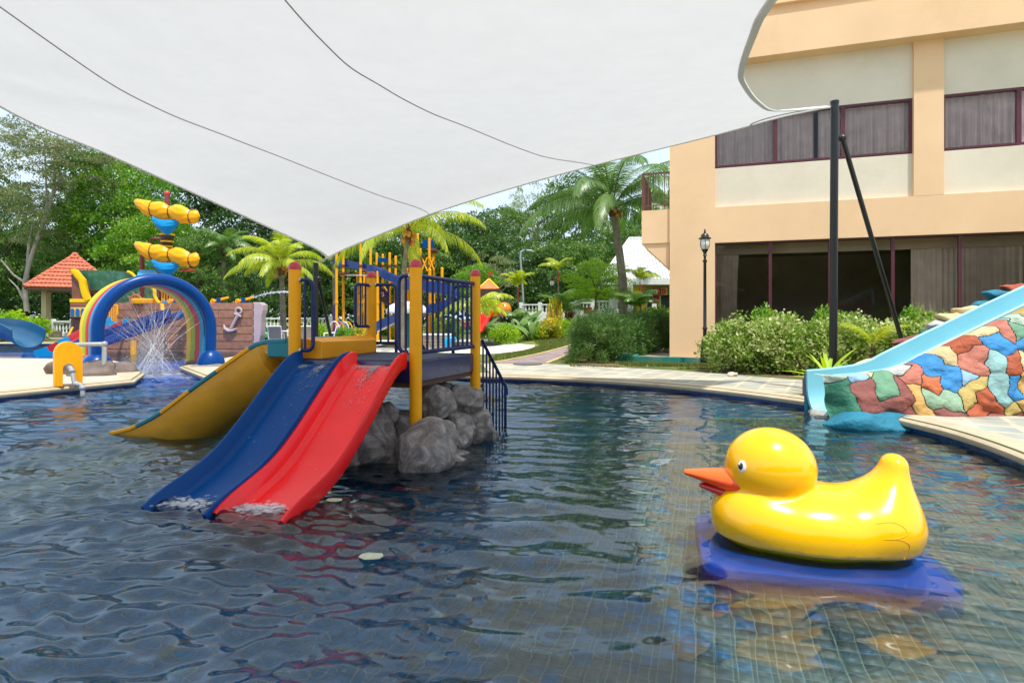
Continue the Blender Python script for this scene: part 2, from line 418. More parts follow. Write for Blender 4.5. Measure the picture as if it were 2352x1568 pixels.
kind_ix = np.select([pick < .40, pick < .60, pick < .78, pick < .90, pick < .96], [0, 1, 2, 5, 3], 4)
blueside = (.9-tiles[:, 0]+.9*shade+.12*(tiles[:, 1]-4)) > 1.2*NR.random(len(tiles))
kind_ix = np.where(blueside, np.select([NR.random(len(tiles)) < .62, NR.random(len(tiles)) < .75], [3, 5], 1), kind_ix)
vis = (tiles[:, 1] > 2.75) & (np.abs(tiles[:, 0]-0) < .86*tiles[:, 1]) & (tiles[:, 0] > .9)
order = np.argsort(np.where(vis, tiles[:, 1], 99)); near = set(order[:300].tolist())
tmesh = [np_mesh('tile', TV, TF) for k in range(6)]
for k in range(6): tmesh[k].materials.append(TM[k])
for i in order[:300]:
    o = bpy.data.objects.new('tile', tmesh[kind_ix[i]]); COL.objects.link(o); o.parent = POOL_FLOOR; o.location = (tiles[i, 0], tiles[i, 1], -.470)
V = []; F = []; MI = []
far = [i for i in range(len(tiles)) if i not in near]
off = np.array([(tiles[i, 0], tiles[i, 1], -.470) for i in far])
V = (TV[None]+off[:, None]).reshape(-1, 3); F = (TF[None]+8*np.arange(len(far))[:, None, None]).reshape(-1, 4)
me = np_mesh('tile_field', V, F)
for m in TM: me.materials.append(m)
me.polygons.foreach_set('material_index', np.repeat(kind_ix[far], 5).astype(np.int32))
setp(put(me, 'tile_field', None, POOL_FLOOR), kind='stuff')

# water: near basin as a rippled sheet, the far basins as a calmer one
WATER = glassM('water', (.74, .93, 1.0), 1.33, .42)
nu, nv = 740, 800
yy = .5*(13.9/.5)**(np.linspace(0, 1, nv)**.8) if False else np.interp(np.linspace(0, 1, nv), [0, .12, .6, 1], [.4, 1.9, 6.0, 14.2])
uu = np.linspace(-1, 1, nu); Y = np.repeat(yy[:, None], nu, 1); Xw = uu[None]*(.93*Y+2.4)
wx = Xw+.30*vnoise(np.stack([Xw*.8, Y*.8, Xw*0], -1)); wy = Y+.13*vnoise(np.stack([Xw*1.1+9, Y*1.1, Xw*0+4], -1))+.05*vnoise(np.stack([Xw*2.3+9, Y*2.6, Xw*0+4], -1))
h = np.zeros_like(Xw); rs = np.random.default_rng(5)
rough_zone = sst(.9, -2.4, Xw-.05*Y)                     # choppy on the left, calm beside the duck
patch = np.clip(.75+.9*fbm(np.stack([Xw*.45+3, Y*.6, Xw*0+8], -1), 2), .25, 1.5)
for k in range(70):
    lam = math.exp(rs.uniform(math.log(.10), math.log(.62))); an = rs.normal(0, .30)+.14; kk = 2*math.pi/lam
    if k % 5 == 0: an += rs.choice([-1, 1])*.7
    ph = rs.uniform(0, 6.28); s = .056
    if lam < .30: amp = s/kk*(.10*patch+1.0*rough_zone*patch)
    else: amp = s/kk*(.24+.25*rough_zone)
    h += amp*np.sin(kk*(wx*math.sin(an)+wy*math.cos(an))+ph)
rr = np.hypot(Xw+2.2, Y-4.35)                                 # rings spreading from the slide ends
h += .006*np.sin(rr*2*math.pi/.20)*np.exp(-rr*.75)
rr = np.hypot(Xw+8.2, Y-15.0); h += .010*np.sin(rr*2*math.pi/.32)*np.exp(-rr*.25)
h *= 1+.35*fbm(np.stack([Xw*.7, Y*.9, Xw*0+2], -1), 3)
V = np.stack([Xw, Y, h], -1).reshape(-1, 3)
ii = (np.arange(nv-1)[:, None]*nu+np.arange(nu-1)[None]).ravel(); F = np.stack([ii, ii+1, ii+nu+1, ii+nu], 1)
setp(put(np_mesh('pool_water', V, F, smooth=True), 'pool_water', WATER), kind='structure')
WATER2 = glassM('far_water', (.62, .85, .97), 1.33, 1.0, .35, 6)
mb = MB()
xl = lambda y: .93*y+2.4
mb.add([(-xl(.4), .4, -.002), (-13, .4, -.002), (-13, 14.2, -.002), (-xl(14.2), 14.2, -.002)], [(0, 1, 2, 3)]); mb.v[2] = (-15.7, 14.2, -.002)
mb.add([(-42, 14.2, -.002), (0, 14.2, -.002), (0, 32, -.002), (-42, 32, -.002)], [(0, 1, 2, 3)])
mb.build('pool_water', WATER2, kind='structure')
mb = MB(); mb.add([(-7, 25, .03), (0, 25, .03), (0, 34, .03), (-7, 34, .03)], [(0, 1, 2, 3)]); mb.build('pool_water', WATER2, kind='structure')

# paved decks
def strip(inner, outer): return [tuple(p) for p in inner]+[tuple(p) for p in reversed(outer)]
DECKT = brickM('slate_deck', (.30, .32, .28), (.44, .40, .31), (.52, .44, .31), .46, .46, -TROT+.2, .035, .75, .0, .25)
DECKS = M('sand_deck', (.57, .475, .34), .85, .10, 1.2, .15, 50, dirt=(.42, .34, .24), dirts=.8)
sgn = 1 if area(POOL) > 0 else -1
OUT = offset_ring(POOL, sgn*.29); i0 = min(range(len(arc)), key=lambda i: (arc[i]-Vector((-.8, 13.8))).length); i1 = len(arc)-6
OUT2 = offset_ring(POOL, sgn*3.0)
inner = OUT[i0:i1]
outer_pts = [(-.9, 16.9), (.9, 16.75), (1.8, 16.2), (2.6, 15.7), (4.2, 14.6), (5.3, 13.4), (6.6, 11.9), (8.0, 10.8), (11, 9.5), (11, 1.5), (4.5, -1.5)]
poly_sheet('stone_deck', strip(inner, [Vector(p) for p in outer_pts]), [], GZ+.003, DECKT)
isl = [tuple(p) for p in (OUT[len(arc)-1:len(arc)+8])]
poly_sheet('sand_deck', isl+[(-45, 20.5), (-45, 4)], [], GZ+.003, DECKS)
poly_sheet('sand_deck', [tuple(p) for p in OUT[-3:]]+[tuple(p) for p in OUT[:i0]]+[(-.9, 16.9), (-2, 24.6), (-6.8, 24.8), (-8.9, 24.8)], [], GZ+.003, DECKS)
poly_sheet('pale_deck', [(-30, -40), (30, -40), (30, -.1), (-30, -.1)], [], GZ+.0015, M('pale_concrete', (.72, .66, .55), .85, .08, 1.5, .1, 40))  # unseen paving behind the camera, added to bounce sunlight onto the front faces
P3O = offset_ring(POOL3, (1 if area(POOL3) > 0 else -1)*.38)
WD = M('pale_concrete', (.72, .66, .55), .85, .08, 1.5, .1, 40)
big3 = smooth_line([(-9.0, 24.0), (-4, 20.5), (-1.5, 20.2), (.3, 22.5), (1.15, 26.5), (1.0, 30), (.2, 33.5), (-2, 35), (-9, 35), (-9.0, 24.0)], 2)[:-1]
poly_sheet('pale_deck', big3, [P3O], GZ+.010, WD)
BRICKP = brickM('purple_paver', (.26, .19, .19), (.32, .235, .225), (.20, .16, .15), .21, .105, .5, .006, .85, .5, .4)
pth = smooth_line([(-.6, 16.8), (.1, 18.5), (1.0, 21), (2.0, 24.5), (3.2, 29), (5, 34), (8, 40)], 2); pth2 = smooth_line([(1.0, 16.7), (1.35, 18.0), (2.0, 20.5), (2.9, 23.8), (4.2, 28), (6.2, 33), (9.5, 39)], 2)
poly_sheet('garden_path', [tuple(p) for p in pth]+[tuple(p) for p in reversed(pth2)], [], GZ+.014, BRICKP)
mbk = MB(); KERB = M('yellow_kerb', (.55, .42, .16), .8, .2, 4)
for line in (pth, pth2):
    m_ = MB(); m_.sweep([(-.05, -.02), (.05, -.02), (.05, .03), (-.05, .03)], [((p.x, p.y, GZ+.01), (1, -.35, 0), (0, 0, 1)) for p in line]); m_.build('path_kerb', KERB, kind='structure')
# lawn that climbs toward the balustrade
nx, ny = 50, 50; gx = np.linspace(-2.5, 40, nx); gy = np.linspace(24, 75, ny); LX, LY = np.meshgrid(gx, gy)
def hill(x, y): return GZ-.25+1.35*sst(26, 41, y-.25*(np.asarray(x)-6))*sst(-1.5, 6, x)+.22*sst(-1.8, .5, x)*sst(24.5, 27, y)
LZ = hill(LX, LY)
# keep the path clear
V = np.stack([LX, LY, LZ], -1).reshape(-1, 3); ii = (np.arange(ny-1)[:, None]*nx+np.arange(nx-1)[None]).ravel()
setp(put(np_mesh('lawn', V, np.stack([ii, ii+1, ii+nx+1, ii+nx], 1), smooth=True), 'lawn', M('lawn_grass', (.13, .17, .03), .95, .3, .8, .7, 30, dirt=(.26, .19, .07), dirts=.5)), kind='structure')
# manhole cover on the path end
mb = MB(); c = G(1212, 836.5, GZ); mb.lathe((c.x, c.y, GZ+.016), [(.42, 0), (.42, .012), (.36, .018), (0.01, .018)], 28); mb.build('manhole_cover', M('cast_iron', (.13, .12, .11), .7, .2, 8, .3, 60), label='round iron manhole cover where the purple path meets the deck', cat='manhole cover')
# soil and grass blades on the strip by the building (uncountable)
def blades(name, pts, hgt, mat, parent=None, label=None, cat=None):
    n = len(pts); a = NR.uniform(0, 6.28, n); w = .012; hh = hgt*NR.uniform(.5, 1.2, n); lean = NR.normal(0, .35, (n, 2))*hh[:, None]
    b = np.asarray(pts); dx = np.c_[np.cos(a), np.sin(a), 0*a]*w
    V = np.stack([b-dx, b+dx, b+np.c_[lean, hh]], 1).reshape(-1, 3)
    me = np_mesh(name, V, np.arange(3*n).reshape(-1, 3), np.repeat(NR.random(n), 3))
    return setp(put(me, name, mat, parent), label, cat, None, 'stuff')
GRB = leafM('grass_blades', [(.05, .11, .01), (.13, .2, .03), (.30, .24, .08)], .3)
pts = []
while len(pts) < 26000:
    u = rnd.random(); v = rnd.random()
    x = 1.6+u*9; y = 15.8-.30*(x-1.6)-.05*max(0, x-5)+v*1.5
    if vnoise(np.array([[x*.8, y*1.3, 0]]))[0] > -.25+.3*rnd.random(): pts.append((x, y, GZ))
blades('grass_tufts', pts, .09, GRB, None, 'short sunlit grass strip along the edge of the stone deck', 'grass')
pts = []
while len(pts) < 30000:
    x = rnd.uniform(-1.5, 4.5); y = rnd.uniform(18, 33)
    pa = np.interp(y, [p.y for p in pth], [p.x for p in pth]); pb = np.interp(y, [p.y for p in pth2], [p.x for p in pth2])
    if pa-.08 < x < pb+.08 or x < np.interp(y, [20, 22.5, 26.5, 30, 34], [-.6, .45, 1.3, 1.15, .4]): continue
    pts.append((x, y, max(GZ, float(hill(x, y)))))
blades('grass_tufts', pts, .10, GRB, None, 'grass lawn around the purple path and the small lamp', 'grass')
# ------------------------------------------------------------------ shade sail and masts
SAIL = bpy.data.materials.new('sail_fabric'); SAIL.use_nodes = True
t = SAIL.node_tree; t.nodes.remove(t.nodes['Principled BSDF']); L = t.links.new
df = t.nodes.new('ShaderNodeBsdfDiffuse'); tr = t.nodes.new('ShaderNodeBsdfTranslucent'); ad = t.nodes.new('ShaderNodeAddShader')
tc = t.nodes.new('ShaderNodeTexCoord'); n1 = t.nodes.new('ShaderNodeTexNoise'); n1.inputs['Scale'].default_value = 2.2; n1.inputs['Detail'].default_value = 9; n1.inputs['Roughness'].default_value = .65
L(tc.outputs['Object'], n1.inputs['Vector'])
for sh, lo, hi in ((df, (.23, .228, .22), (.29, .288, .28)), (tr, (.28, .278, .272), (.315, .313, .306))):
    mx = t.nodes.new('ShaderNodeMix'); mx.data_type = 'RGBA'; mx.inputs[6].default_value = (*lo, 1); mx.inputs[7].default_value = (*hi, 1); L(n1.outputs[0], mx.inputs[0]); L(mx.outputs[2], sh.inputs[0])
mpw = t.nodes.new('ShaderNodeMapping'); mpw.inputs['Scale'].default_value = (60, 60, 60); nw = t.nodes.new('ShaderNodeTexNoise'); nw.inputs['Scale'].default_value = 3
L(tc.outputs['Object'], mpw.inputs[0]); L(mpw.outputs[0], nw.inputs['Vector'])
bp = t.nodes.new('ShaderNodeBump'); bp.inputs['Strength'].default_value = .12; bp.inputs['Distance'].default_value = .004; L(nw.outputs[0], bp.inputs['Height']); L(bp.outputs[0], df.inputs['Normal'])
L(df.outputs[0], ad.inputs[0]); L(tr.outputs[0], ad.inputs[1]); L(ad.outputs[0], t.nodes['Material Output'].inputs[0])

def curve_fn(pts):
    P = spline(pts, 12); d = [0]
    for i in range(1, len(P)): d.append(d[-1]+(P[i]-P[i-1]).length)
    d = np.array(d)/d[-1]; A = np.array([tuple(p) for p in P])
    return lambda s: np.stack([np.interp(s, d, A[:, k]) for k in range(3)], -1)
KS = .87
def WS(px, py, d): return W(px, py, d*KS)
def QS(x, y, z): return Vector((x*KS, y*KS, CAMZ+(z-CAMZ)*KS))
EAB = curve_fn([WS(752, 592, 16.5), WS(800, 569, 15.7), WS(880, 536, 15.1), WS(995, 490, 14.5), WS(1150, 440, 13.9), WS(1345, 385, 13.3), WS(1640, 311, 12.6), WS(1800, 268, 12.2), WS(1905, 247, 12.0)])
EAD = curve_fn([WS(752, 592, 16.5), WS(726, 572, 15.6), WS(640, 533, 14.6), WS(500, 469, 13.0), WS(250, 356, 10.9), WS(0, 245, 9.0), QS(-8.3, 6.0, 5.6), QS(-9.4, 2.4, 6.4)])
EBC = curve_fn([WS(1905, 247, 12.0), WS(1790, 255, 10.9), WS(1745, 235, 9.7), WS(1712, 192, 8.2), WS(1708, 160, 7.0), WS(1735, 82, 5.6), WS(1780, 0, 4.5), QS(1.85, 2.5, 3.75), QS(2.3, -1.8, 3.35)])
EDC = curve_fn([QS(-9.4, 2.4, 6.4), QS(-5.5, 1.5, 5.1), QS(-1.8, .4, 4.3), QS(1.0, -.8, 3.7), QS(2.3, -1.8, 3.35)])
nu, nv = 150, 120
u = np.linspace(0, 1, nu); v = np.linspace(0, 1, nv); U, Vv = np.meshgrid(u, v)
c0, c1 = EAB(u), EDC(u); d0, d1 = EAD(v), EBC(v)
S = (1-Vv)[..., None]*c0[None]+Vv[..., None]*c1[None]+(1-U)[..., None]*d0[:, None]+U[..., None]*d1[:, None]
p00, p10, p01, p11 = c0[0], c0[-1], c1[0], c1[-1]
S -= ((1-U)*(1-Vv))[..., None]*p00+(U*(1-Vv))[..., None]*p10+((1-U)*Vv)[..., None]*p01+(U*Vv)[..., None]*p11
# tension wrinkles fanning out of the high left corner, and faint creases between the seams
ang = (U+.25*Vv)
edge_fade = np.minimum(1, 8*np.minimum(np.minimum(U, 1-U), np.minimum(Vv, 1-Vv)))
sfade = (1-np.exp(-((U-.30)/.045)**2))*(1-np.exp(-((U-.615)/.045)**2))
wr = vnoise(np.stack([Vv*26+U*7, U*2.2, U*0], -1))*.035*sst(.75, .1, U)*sst(.15, .6, Vv)+fbm(np.stack([Vv*10+U*4, U*1.5, U*0+3], -1), 3)*.02
wr += -np.abs(vnoise(np.stack([Vv*15+U*6+4, U*1.1, U*0+6], -1)))*.05*sst(.7, .15, U)*sst(.2, .55, Vv)
S[..., 2] += wr*edge_fade*sfade
ii = (np.arange(nv-1)[:, None]*nu+np.arange(nu-1)[None]).ravel()
sail = thing('shade_sail', 'large white shade sail stretched overhead between two black masts', 'shade sail', tuple(p00))
put(np_mesh('fabric', S.reshape(-1, 3), np.stack([ii, ii+1, ii+nu+1, ii+nu], 1), smooth=True), 'fabric', SAIL, sail)
HEM = M('sail_hem', (.72, .71, .68), .85, .05)
for E, nm in ((EAB, 'hem'), (EAD, 'hem'), (EBC, 'hem'), (EDC, 'hem')):
    P = E(np.linspace(0, 1, 60)); cen = S[nv//2, nu//2]
    m_ = MB()      # folded fabric band along the edge
    fr = []
    for i, p in enumerate(P):
        tg = Vector(P[min(i+1, 59)]-P[max(i-1, 0)]).normalized(); inn = (Vector(cen)-Vector(p)); inn = (inn-tg*inn.dot(tg)).normalized(); fr.append((p, inn, tg.cross(inn)))
    m_.sweep([(-.01, -.012), (.05, -.014), (.05, .014), (-.01, .012)], fr); m_.build('hem', HEM, sail, smooth=True)
SEAM = M('sail_seam', (.33, .325, .31), .9, .05)
def surf_line(us, vs):
    out = []
    for a, b in zip(us, vs):
        x = a*(nu-1); y = b*(nv-1); i = min(int(x), nu-2); j = min(int(y), nv-2); fx = x-i; fy = y-j
        out.append(S[j, i]*(1-fx)*(1-fy)+S[j, i+1]*fx*(1-fy)+S[j+1, i]*(1-fx)*fy+S[j+1, i+1]*fx*fy)
    return np.array(out)
SEAMS = [(.31, .28), (.635, .59)]
for (ua, ub) in SEAMS[:2]:
    vs = np.linspace(0.0, 1, 70); us = ua+(ub-ua)*vs - .012*np.exp(-vs*18)
    P = surf_line(us, vs)-np.array([0, 0, .008]); MB().tube([tuple(p) for p in P], .0065, 6).build('seam', SEAM, sail, smooth=True)
cu = [(.885, .0), (.888, .012), (.90, .026), (.925, .040), (.96, .050), (1.0, .056)]
Ps = surf_line(np.array([a for a, b in cu]), np.array([b for a, b in cu]))-np.array([0, 0, .008]); MB().tube(spline([tuple(p) for p in Ps], 5), .011, 6).build('seam', SEAM, sail, smooth=True)
# corner plates, shackles
for cpt, tip in ((p00, WS(727, 606, 16.8)), (p10, WS(1917, 242, 12.0))):
    ch = MB(); a = Vector(cpt); b = Vector(tip)
    for k in range(7):
        q = a.lerp(b, (k+.5)/7); dd = (b-a).normalized(); side = dd.cross(Vector((0, 0, 1)) if k % 2 else Vector((.2, 1, 0))).normalized()
        ln = (b-a).length/7*.75
        ch.tube([q+dd*math.cos(w)*ln*.75+side*math.sin(w)*.022 for w in [i*math.pi/5 for i in range(10)]], .006, 5, closed=True)
    ch.build('chain', METAL, sail, smooth=True)
# right-hand corner reinforcement patch seam
def mast(top, base, foot, stay_top, label):
    t_ = thing('sail_mast', label, 'mast', base, 'black masts holding the shade sail')
    MB().tube([base, top], .067, 18).build('pole', BLACK, t_, smooth=True)
    MB().tube([Vector(top)-Vector((0, 0, .02)), Vector(top)+Vector((0, 0, .025))], .073, 18).build('cap', BLACK, t_, smooth=True)
    MB().tube([stay_top, foot], .043, 14).build('brace', BLACK, t_, smooth=True)
    st = Vector(stay_top); m = MB(); m.tube([(base[0], base[1], stay_top[2]+.03), st], .04, 8); m.sphere(st, .07); m.build('bracket', BLACK, t_, smooth=True)
    MB().lathe((base[0], base[1], base[2]-.02), [(.2, 0), (.2, .03), (.09, .03), (.085, .12)], 18).build('base_plate', BLACK, t_)
    return t_
bt = WS(1917, 242, 12.0); mast((bt.x, bt.y, bt.z+.05), (bt.x-.03, bt.y, GZ), (W(2100, 700, 11.9).x, 11.9, GZ), tuple(WS(1935, 318, 12.05)), 'tall black mast with slanting brace standing in the hedge before the building')
lt = WS(725, 606, 16.8); mast((lt.x, lt.y, lt.z), (lt.x, lt.y, GZ), (W(775, 700, 15.4).x, 15.4, GZ), tuple(WS(731, 640, 16.85)), 'short black mast behind the yellow left post of the play platform')

# ------------------------------------------------------------------ hotel wing on the right
O = Vector((4.9, 18.0)); E1 = Vector((.949, -.316)); EN = Vector((-.316, -.949))
def BP(t, n, z): q = O+E1*t+EN*n; return (q.x, q.y, z)
def fbox(mb, t0, t1, n0, n1, z0, z1):
    return mb.hexa([BP(t0, n1, z0), BP(t1, n1, z0), BP(t1, n0, z0), BP(t0, n0, z0), BP(t0, n1, z1), BP(t1, n1, z1), BP(t1, n0, z1), BP(t0, n0, z1)])
PEACH = M('peach_render', (.83, .56, .325), .9, .05, .7, .10, 18, dirt=(.74, .48, .26), dirts=.45)
CREAM = M('cream_render', (.74, .66, .52), .9, .05, .7, .10, 18, dirt=(.64, .56, .43), dirts=.5)
MAROON = M('maroon_frame', (.10, .018, .03), .45, .1, 4)
CURT = M('taupe_curtain', (.74, .62, .53), .9, .12, 3)
CURTU = M('mauve_curtain', (.74, .61, .58), .9, .12, 3)
GLASS = glassM('window_glass', (.94, .92, .92), 1.5)
GLASSG = glassM('tinted_glass', (.70, .67, .64), 1.5)
bld = thing('hotel_building', 'peach and cream hotel wing with maroon window frames on the right', 'building', BP(0, 0, GZ))
TR = 13.0
m = MB(); fbox(m, 0, 1.33, -1.2, .0, GZ-.1, 11.2); m.build('corner_pier', PEACH, bld)
m = MB(); fbox(m, 6.5, 7.2, -.6, -.003, 4.83, 9.1); m.build('pier', PEACH, bld)
m = MB(); fbox(m, 12.3, 13.0, -.6, -.003, 4.83, 9.1); m.build('pier', PEACH, bld)
m = MB(); fbox(m, 1.33, TR, -.8, -.006, 3.75, 4.83); m.build('floor_band', PEACH, bld)
m = MB(); fbox(m, .3, TR, -1.2, .38, 9.07, 10.2); m.build('ledge', PEACH, bld)
m = MB(); fbox(m, .3, TR, -1.2, .28, 10.2, 10.5); m.build('ledge_step', PEACH, bld)
m = MB(); fbox(m, .3, TR, -1.2, .44, 10.5, 10.95); m.build('parapet', PEACH, bld)
m = MB(); fbox(m, .05, TR, -9, -1.25, 10.0, 10.6); m.build('roof', M('roof_concrete', (.4, .38, .35), .9), bld)
m = MB(); fbox(m, 0.02, .25, -9, -1.2, GZ-.1, 10.6); m.build('side_wall', PEACH, bld)
for (a, b) in ((1.33, 6.5), (7.2, 12.3)):
    m = MB(); fbox(m, a, b, -.55, -.12, 4.83, 6.03); m.build('panel', CREAM, bld)
    m = MB(); fbox(m, a, b, -.55, -.12, 7.57, 9.07); m.build('panel', CREAM, bld)
def curtain(t0, t1, n, z0, z1, mat, parent, amp=.05, wl=.17, gather=0, seed=0):
    k = max(8, int((t1-t0)/.02)); P = []; rr_ = random.Random(seed); ph = rr_.uniform(0, 6)
    V = []; F = []; rows = 6
    for r_ in range(rows+1):
        fz = r_/rows
        for i in range(k+1):
            s = i/k; tt = t0+(t1-t0)*s
            if gather: tt = t0+(t1-t0)*(s*(1-.10*math.sin(fz*3.0)*gather))
            a = amp*(math.sin(2*math.pi*tt/wl+ph)+.5*math.sin(2*math.pi*tt/(wl*1.73)+ph*2))*(.45+.55*(1-fz))
            V.append(BP(tt, n+a, z0+(z1-z0)*fz))
    for r_ in range(rows):
        for i in range(k): F.append((r_*(k+1)+i, r_*(k+1)+i+1, (r_+1)*(k+1)+i+1, (r_+1)*(k+1)+i))
    return put(np_mesh('curtain', np.array(V), np.array(F), smooth=True), 'curtain', mat, parent)
def window(name, t0, t1, n, z0, z1, glass, fw=.055):
    f = MB()
    fbox(f, t0, t1, n-.05, n+.03, z0, z0+fw); fbox(f, t0, t1, n-.05, n+.03, z1-fw, z1); fbox(f, t0, t0+fw, n-.05, n+.028, z0+fw, z1-fw); fbox(f, t1-fw, t1, n-.05, n+.028, z0+fw, z1-fw)
    o = f.build(name, MAROON, bld)
    g = MB(); g.add([BP(t0+fw, n-.01, z0+fw), BP(t1-fw, n-.01, z0+fw), BP(t1-fw, n-.01, z1-fw), BP(t0+fw, n-.01, z1-fw)], [(0, 1, 2, 3)]); g.build('pane', glass, o)
    return o
for i, (a, b) in enumerate(((1.34, 3.02), (3.02, 4.80), (4.80, 6.49), (7.21, 8.92), (8.92, 10.6), (10.6, 12.29))):
    w = window('window', a, b, -.16, 6.06, 7.56, GLASS)
    cr = w
    if i == 1:
        curtain(a, a+1.05, -.38, 6.08, 7.54, CURTU, w, seed=i); curtain(a+1.18, b, -.36, 6.08, 7.54, CURTU, w, seed=i+20)
    else: curtain(a, b, -.38, 6.08, 7.54, CURTU, w, seed=i)
ts = [1.33, 2.88, 4.46, 6.03, 7.61, 9.2, 10.8, 12.4]
for i in range(len(ts)-1):
    w = window('window', ts[i]+.003, ts[i+1], -.14, .45, 3.74, GLASSG, .04)
    m = MB(); fbox(m, ts[i], ts[i+1], -.62, -.5, 3.42, 3.72); m.build('pelmet', M('pelmet_board', (.60, .49, .37), .8), w)
    spans = {0: [(0.02, .72)], 3: [(.55, 1.57)], 4: [(0, 1.58)], 5: [(0, 1.58)], 6: [(0, 1.58)]}.get(i, [])
    for a, b in spans: curtain(ts[i]+a, ts[i]+b, -.55, .47, 3.45, CURT, w, .045, .14, 1 if i == 0 else 0, seed=40+i)
m = MB(); fbox(m, 1.33, TR, -.2, -.1, GZ-.1, .45); m.build('plinth', PEACH, bld)
# interior room shell behind the panes
INT = M('room_wall', (.5, .42, .36), .9)
for z0, z1 in ((GZ, 3.74), (4.85, 9.0)):
    m = MB(); m.add([BP(1.3, -5, z0), BP(TR, -5, z0), BP(TR, -5, z1), BP(1.3, -5, z1)], [(0, 1, 2, 3)]); m.add([BP(1.3, -.7, z0), BP(TR, -.7, z0), BP(TR, -5, z0), BP(1.3, -5, z0)], [(0, 1, 2, 3)])
    m.add([BP(1.3, -.7, z1), BP(TR, -.7, z1), BP(TR, -5, z1), BP(1.3, -5, z1)], [(0, 1, 2, 3)]); m.add([BP(1.32, -.6, z0), BP(1.32, -5, z0), BP(1.32, -5, z1), BP(1.32, -.6, z1)], [(0, 1, 2, 3)])
    m.add([BP(TR, -.6, z0), BP(TR, -5, z0), BP(TR, -5, z1), BP(TR, -.6, z1)], [(0, 1, 2, 3)])
    m.build('room', INT, bld)
# side balcony with its slanted bracket and brown rail
bal = MB(); fbox(bal, -.86, -.003, -3.0, -.08, 3.82, 4.86); bal = bal.build('balcony', PEACH, bld)
m = MB(); m.slab([BP(-.86, -.12, 3.82), BP(-.02, -.12, 3.82), BP(-.02, -.12, 3.0)], Vector(BP(0, -.45, 0))-Vector(BP(0, 0, 0))); m.build('bracket', PEACH, bal)
m = MB(); m.slab([BP(-.86, -1.9, 3.82), BP(-.02, -1.9, 3.82), BP(-.02, -1.9, 3.0)], Vector(BP(0, -.35, 0))-Vector(BP(0, 0, 0))); m.build('bracket', PEACH, bal)
BROWN = M('brown_rail', (.13, .055, .035), .5, .1)
def rails(n, t0, t1):
    m = MB(); fbox(m, t0, t1, n-.02, n+.02, 6.0, 6.05); m.build('rail', BROWN, bal); m = MB(); fbox(m, t0, t1, n-.02, n+.02, 5.0, 5.03); m.build('rail', BROWN, bal)
rails(-.14, -.84, -.003)
for tt in (-.83, -.66, -.5, -.33, -.16, -.03):
    m = MB(); fbox(m, tt-.012, tt+.012, -.152, -.128, 4.86, 6.0); m.build('baluster', BROWN, bal)
for nn in (-.14, -.6, -1.1, -1.6, -2.1, -2.6, -2.95):
    m = MB(); fbox(m, -.86, -.80, nn-.03, nn+.03, 4.86, 6.0); m.build('baluster', BROWN, bal)
m = MB(); fbox(m, -.85, -.81, -2.97, -.12, 6.003, 6.053); m.build('rail', BROWN, bal)

# concrete apron, teal kerb and planter wall beside the corner pier
TEALP = M('worn_teal_paint', (.01, .20, .17), .6, .2, 3, .2, 30, dirt=(.25, .24, .2), dirts=2.5)
CONC = M('weathered_concrete', (.30, .26, .20), .9, .25, 2, .3, 30, dirt=(.12, .10, .08), dirts=1.6)
ap = thing('concrete_apron', 'concrete apron with worn teal edge at the foot of the peach pier', 'kerb', BP(-1, .6, GZ))
m = MB(); fbox(m, -.95, 8.0, -.2, .75, GZ-.05, GZ+.12); m.build('slab', CONC, ap)
m = MB(); fbox(m, -.95, 8.0, .60, .77, GZ-.02, GZ+.155); m.build('edge_strip', TEALP, ap)
m = MB(); fbox(m, -1.12, -.953, -6, .77, GZ-.02, GZ+.165); m.build('edge_strip', TEALP, ap)
m = MB(); fbox(m, -.95, 0, -6, -.21, GZ-.05, GZ+.11); m.build('slab', M('pale_slab', (.5, .44, .34), .9, .1, 2), ap)
pw = thing('planter_wall', 'low concrete planter wall with a teal painted end by the dark bush', 'wall', BP(-1.5, .7, GZ))
m = MB(); fbox(m, -1.62, -1.3, -6, .35, GZ-.05, GZ+.38); m.build('wall', CONC, pw, bevel=.01)
m = MB(); fbox(m, -2.05, -1.13, .355, .95, GZ-.05, GZ+.24); m.build('end_block', TEALP, pw, bevel=.01)

# ------------------------------------------------------------------ play platform in the pool
PF = Vector((-1.014, 6.1)); PL_ = Vector((-2.39, 6.37)); PR = Vector((-.47, 7.42)); PB = Vector((-1.885, 7.76)); DZ = 1.03
plat = thing('play_platform', 'navy play platform with yellow red-capped posts standing in the pool', 'play platform', (PF.x, PF.y, -.45))
DECKTOP = M('navy_grip_deck', (.010, .022, .085), .55, .3, 8, .5, 120)
NAVYS = M('navy_scuffed_panel', (.010, .024, .12), .22, .2, 3, .03, 40, coat=.5, dirt=(.05, .07, .16), dirts=2.2)
m = MB(); m.prism([PF, PR, PB, PL_], DZ-.22, DZ); m.build('deck', NAVYS, plat, bevel=.006)
ce = (PF+PR+PB+PL_)/4
m = MB(); m.prism([ce+(q-ce)*.985 for q in (PF, PR, PB, PL_)], DZ+.001, DZ+.008); m.build('deck_mat', DECKTOP, plat)
m = MB(); m.prism([ce+(q-ce)*.96 for q in (PF, PR, PB, PL_)], DZ-.28, DZ-.221); m.build('frame', M('brown_beam', (.10, .045, .03), .6), plat)
for q, zb in ((PF, .2), (PL_, -.46), (PR, .1), (PB, -.46)):
    p = MB(); p.tube([(q.x, q.y, zb), (q.x, q.y, 2.03)], .0655, 24); po = p.build('post', YEL, plat, smooth=True)
    m = MB(); m.lathe((q.x, q.y, 2.03), [(.069, -.01), (.069, .012), (.066, .03), (.055, .055), (.036, .073), (.012, .08)], 24); m.build('cap', REDCAP, po, smooth=True)
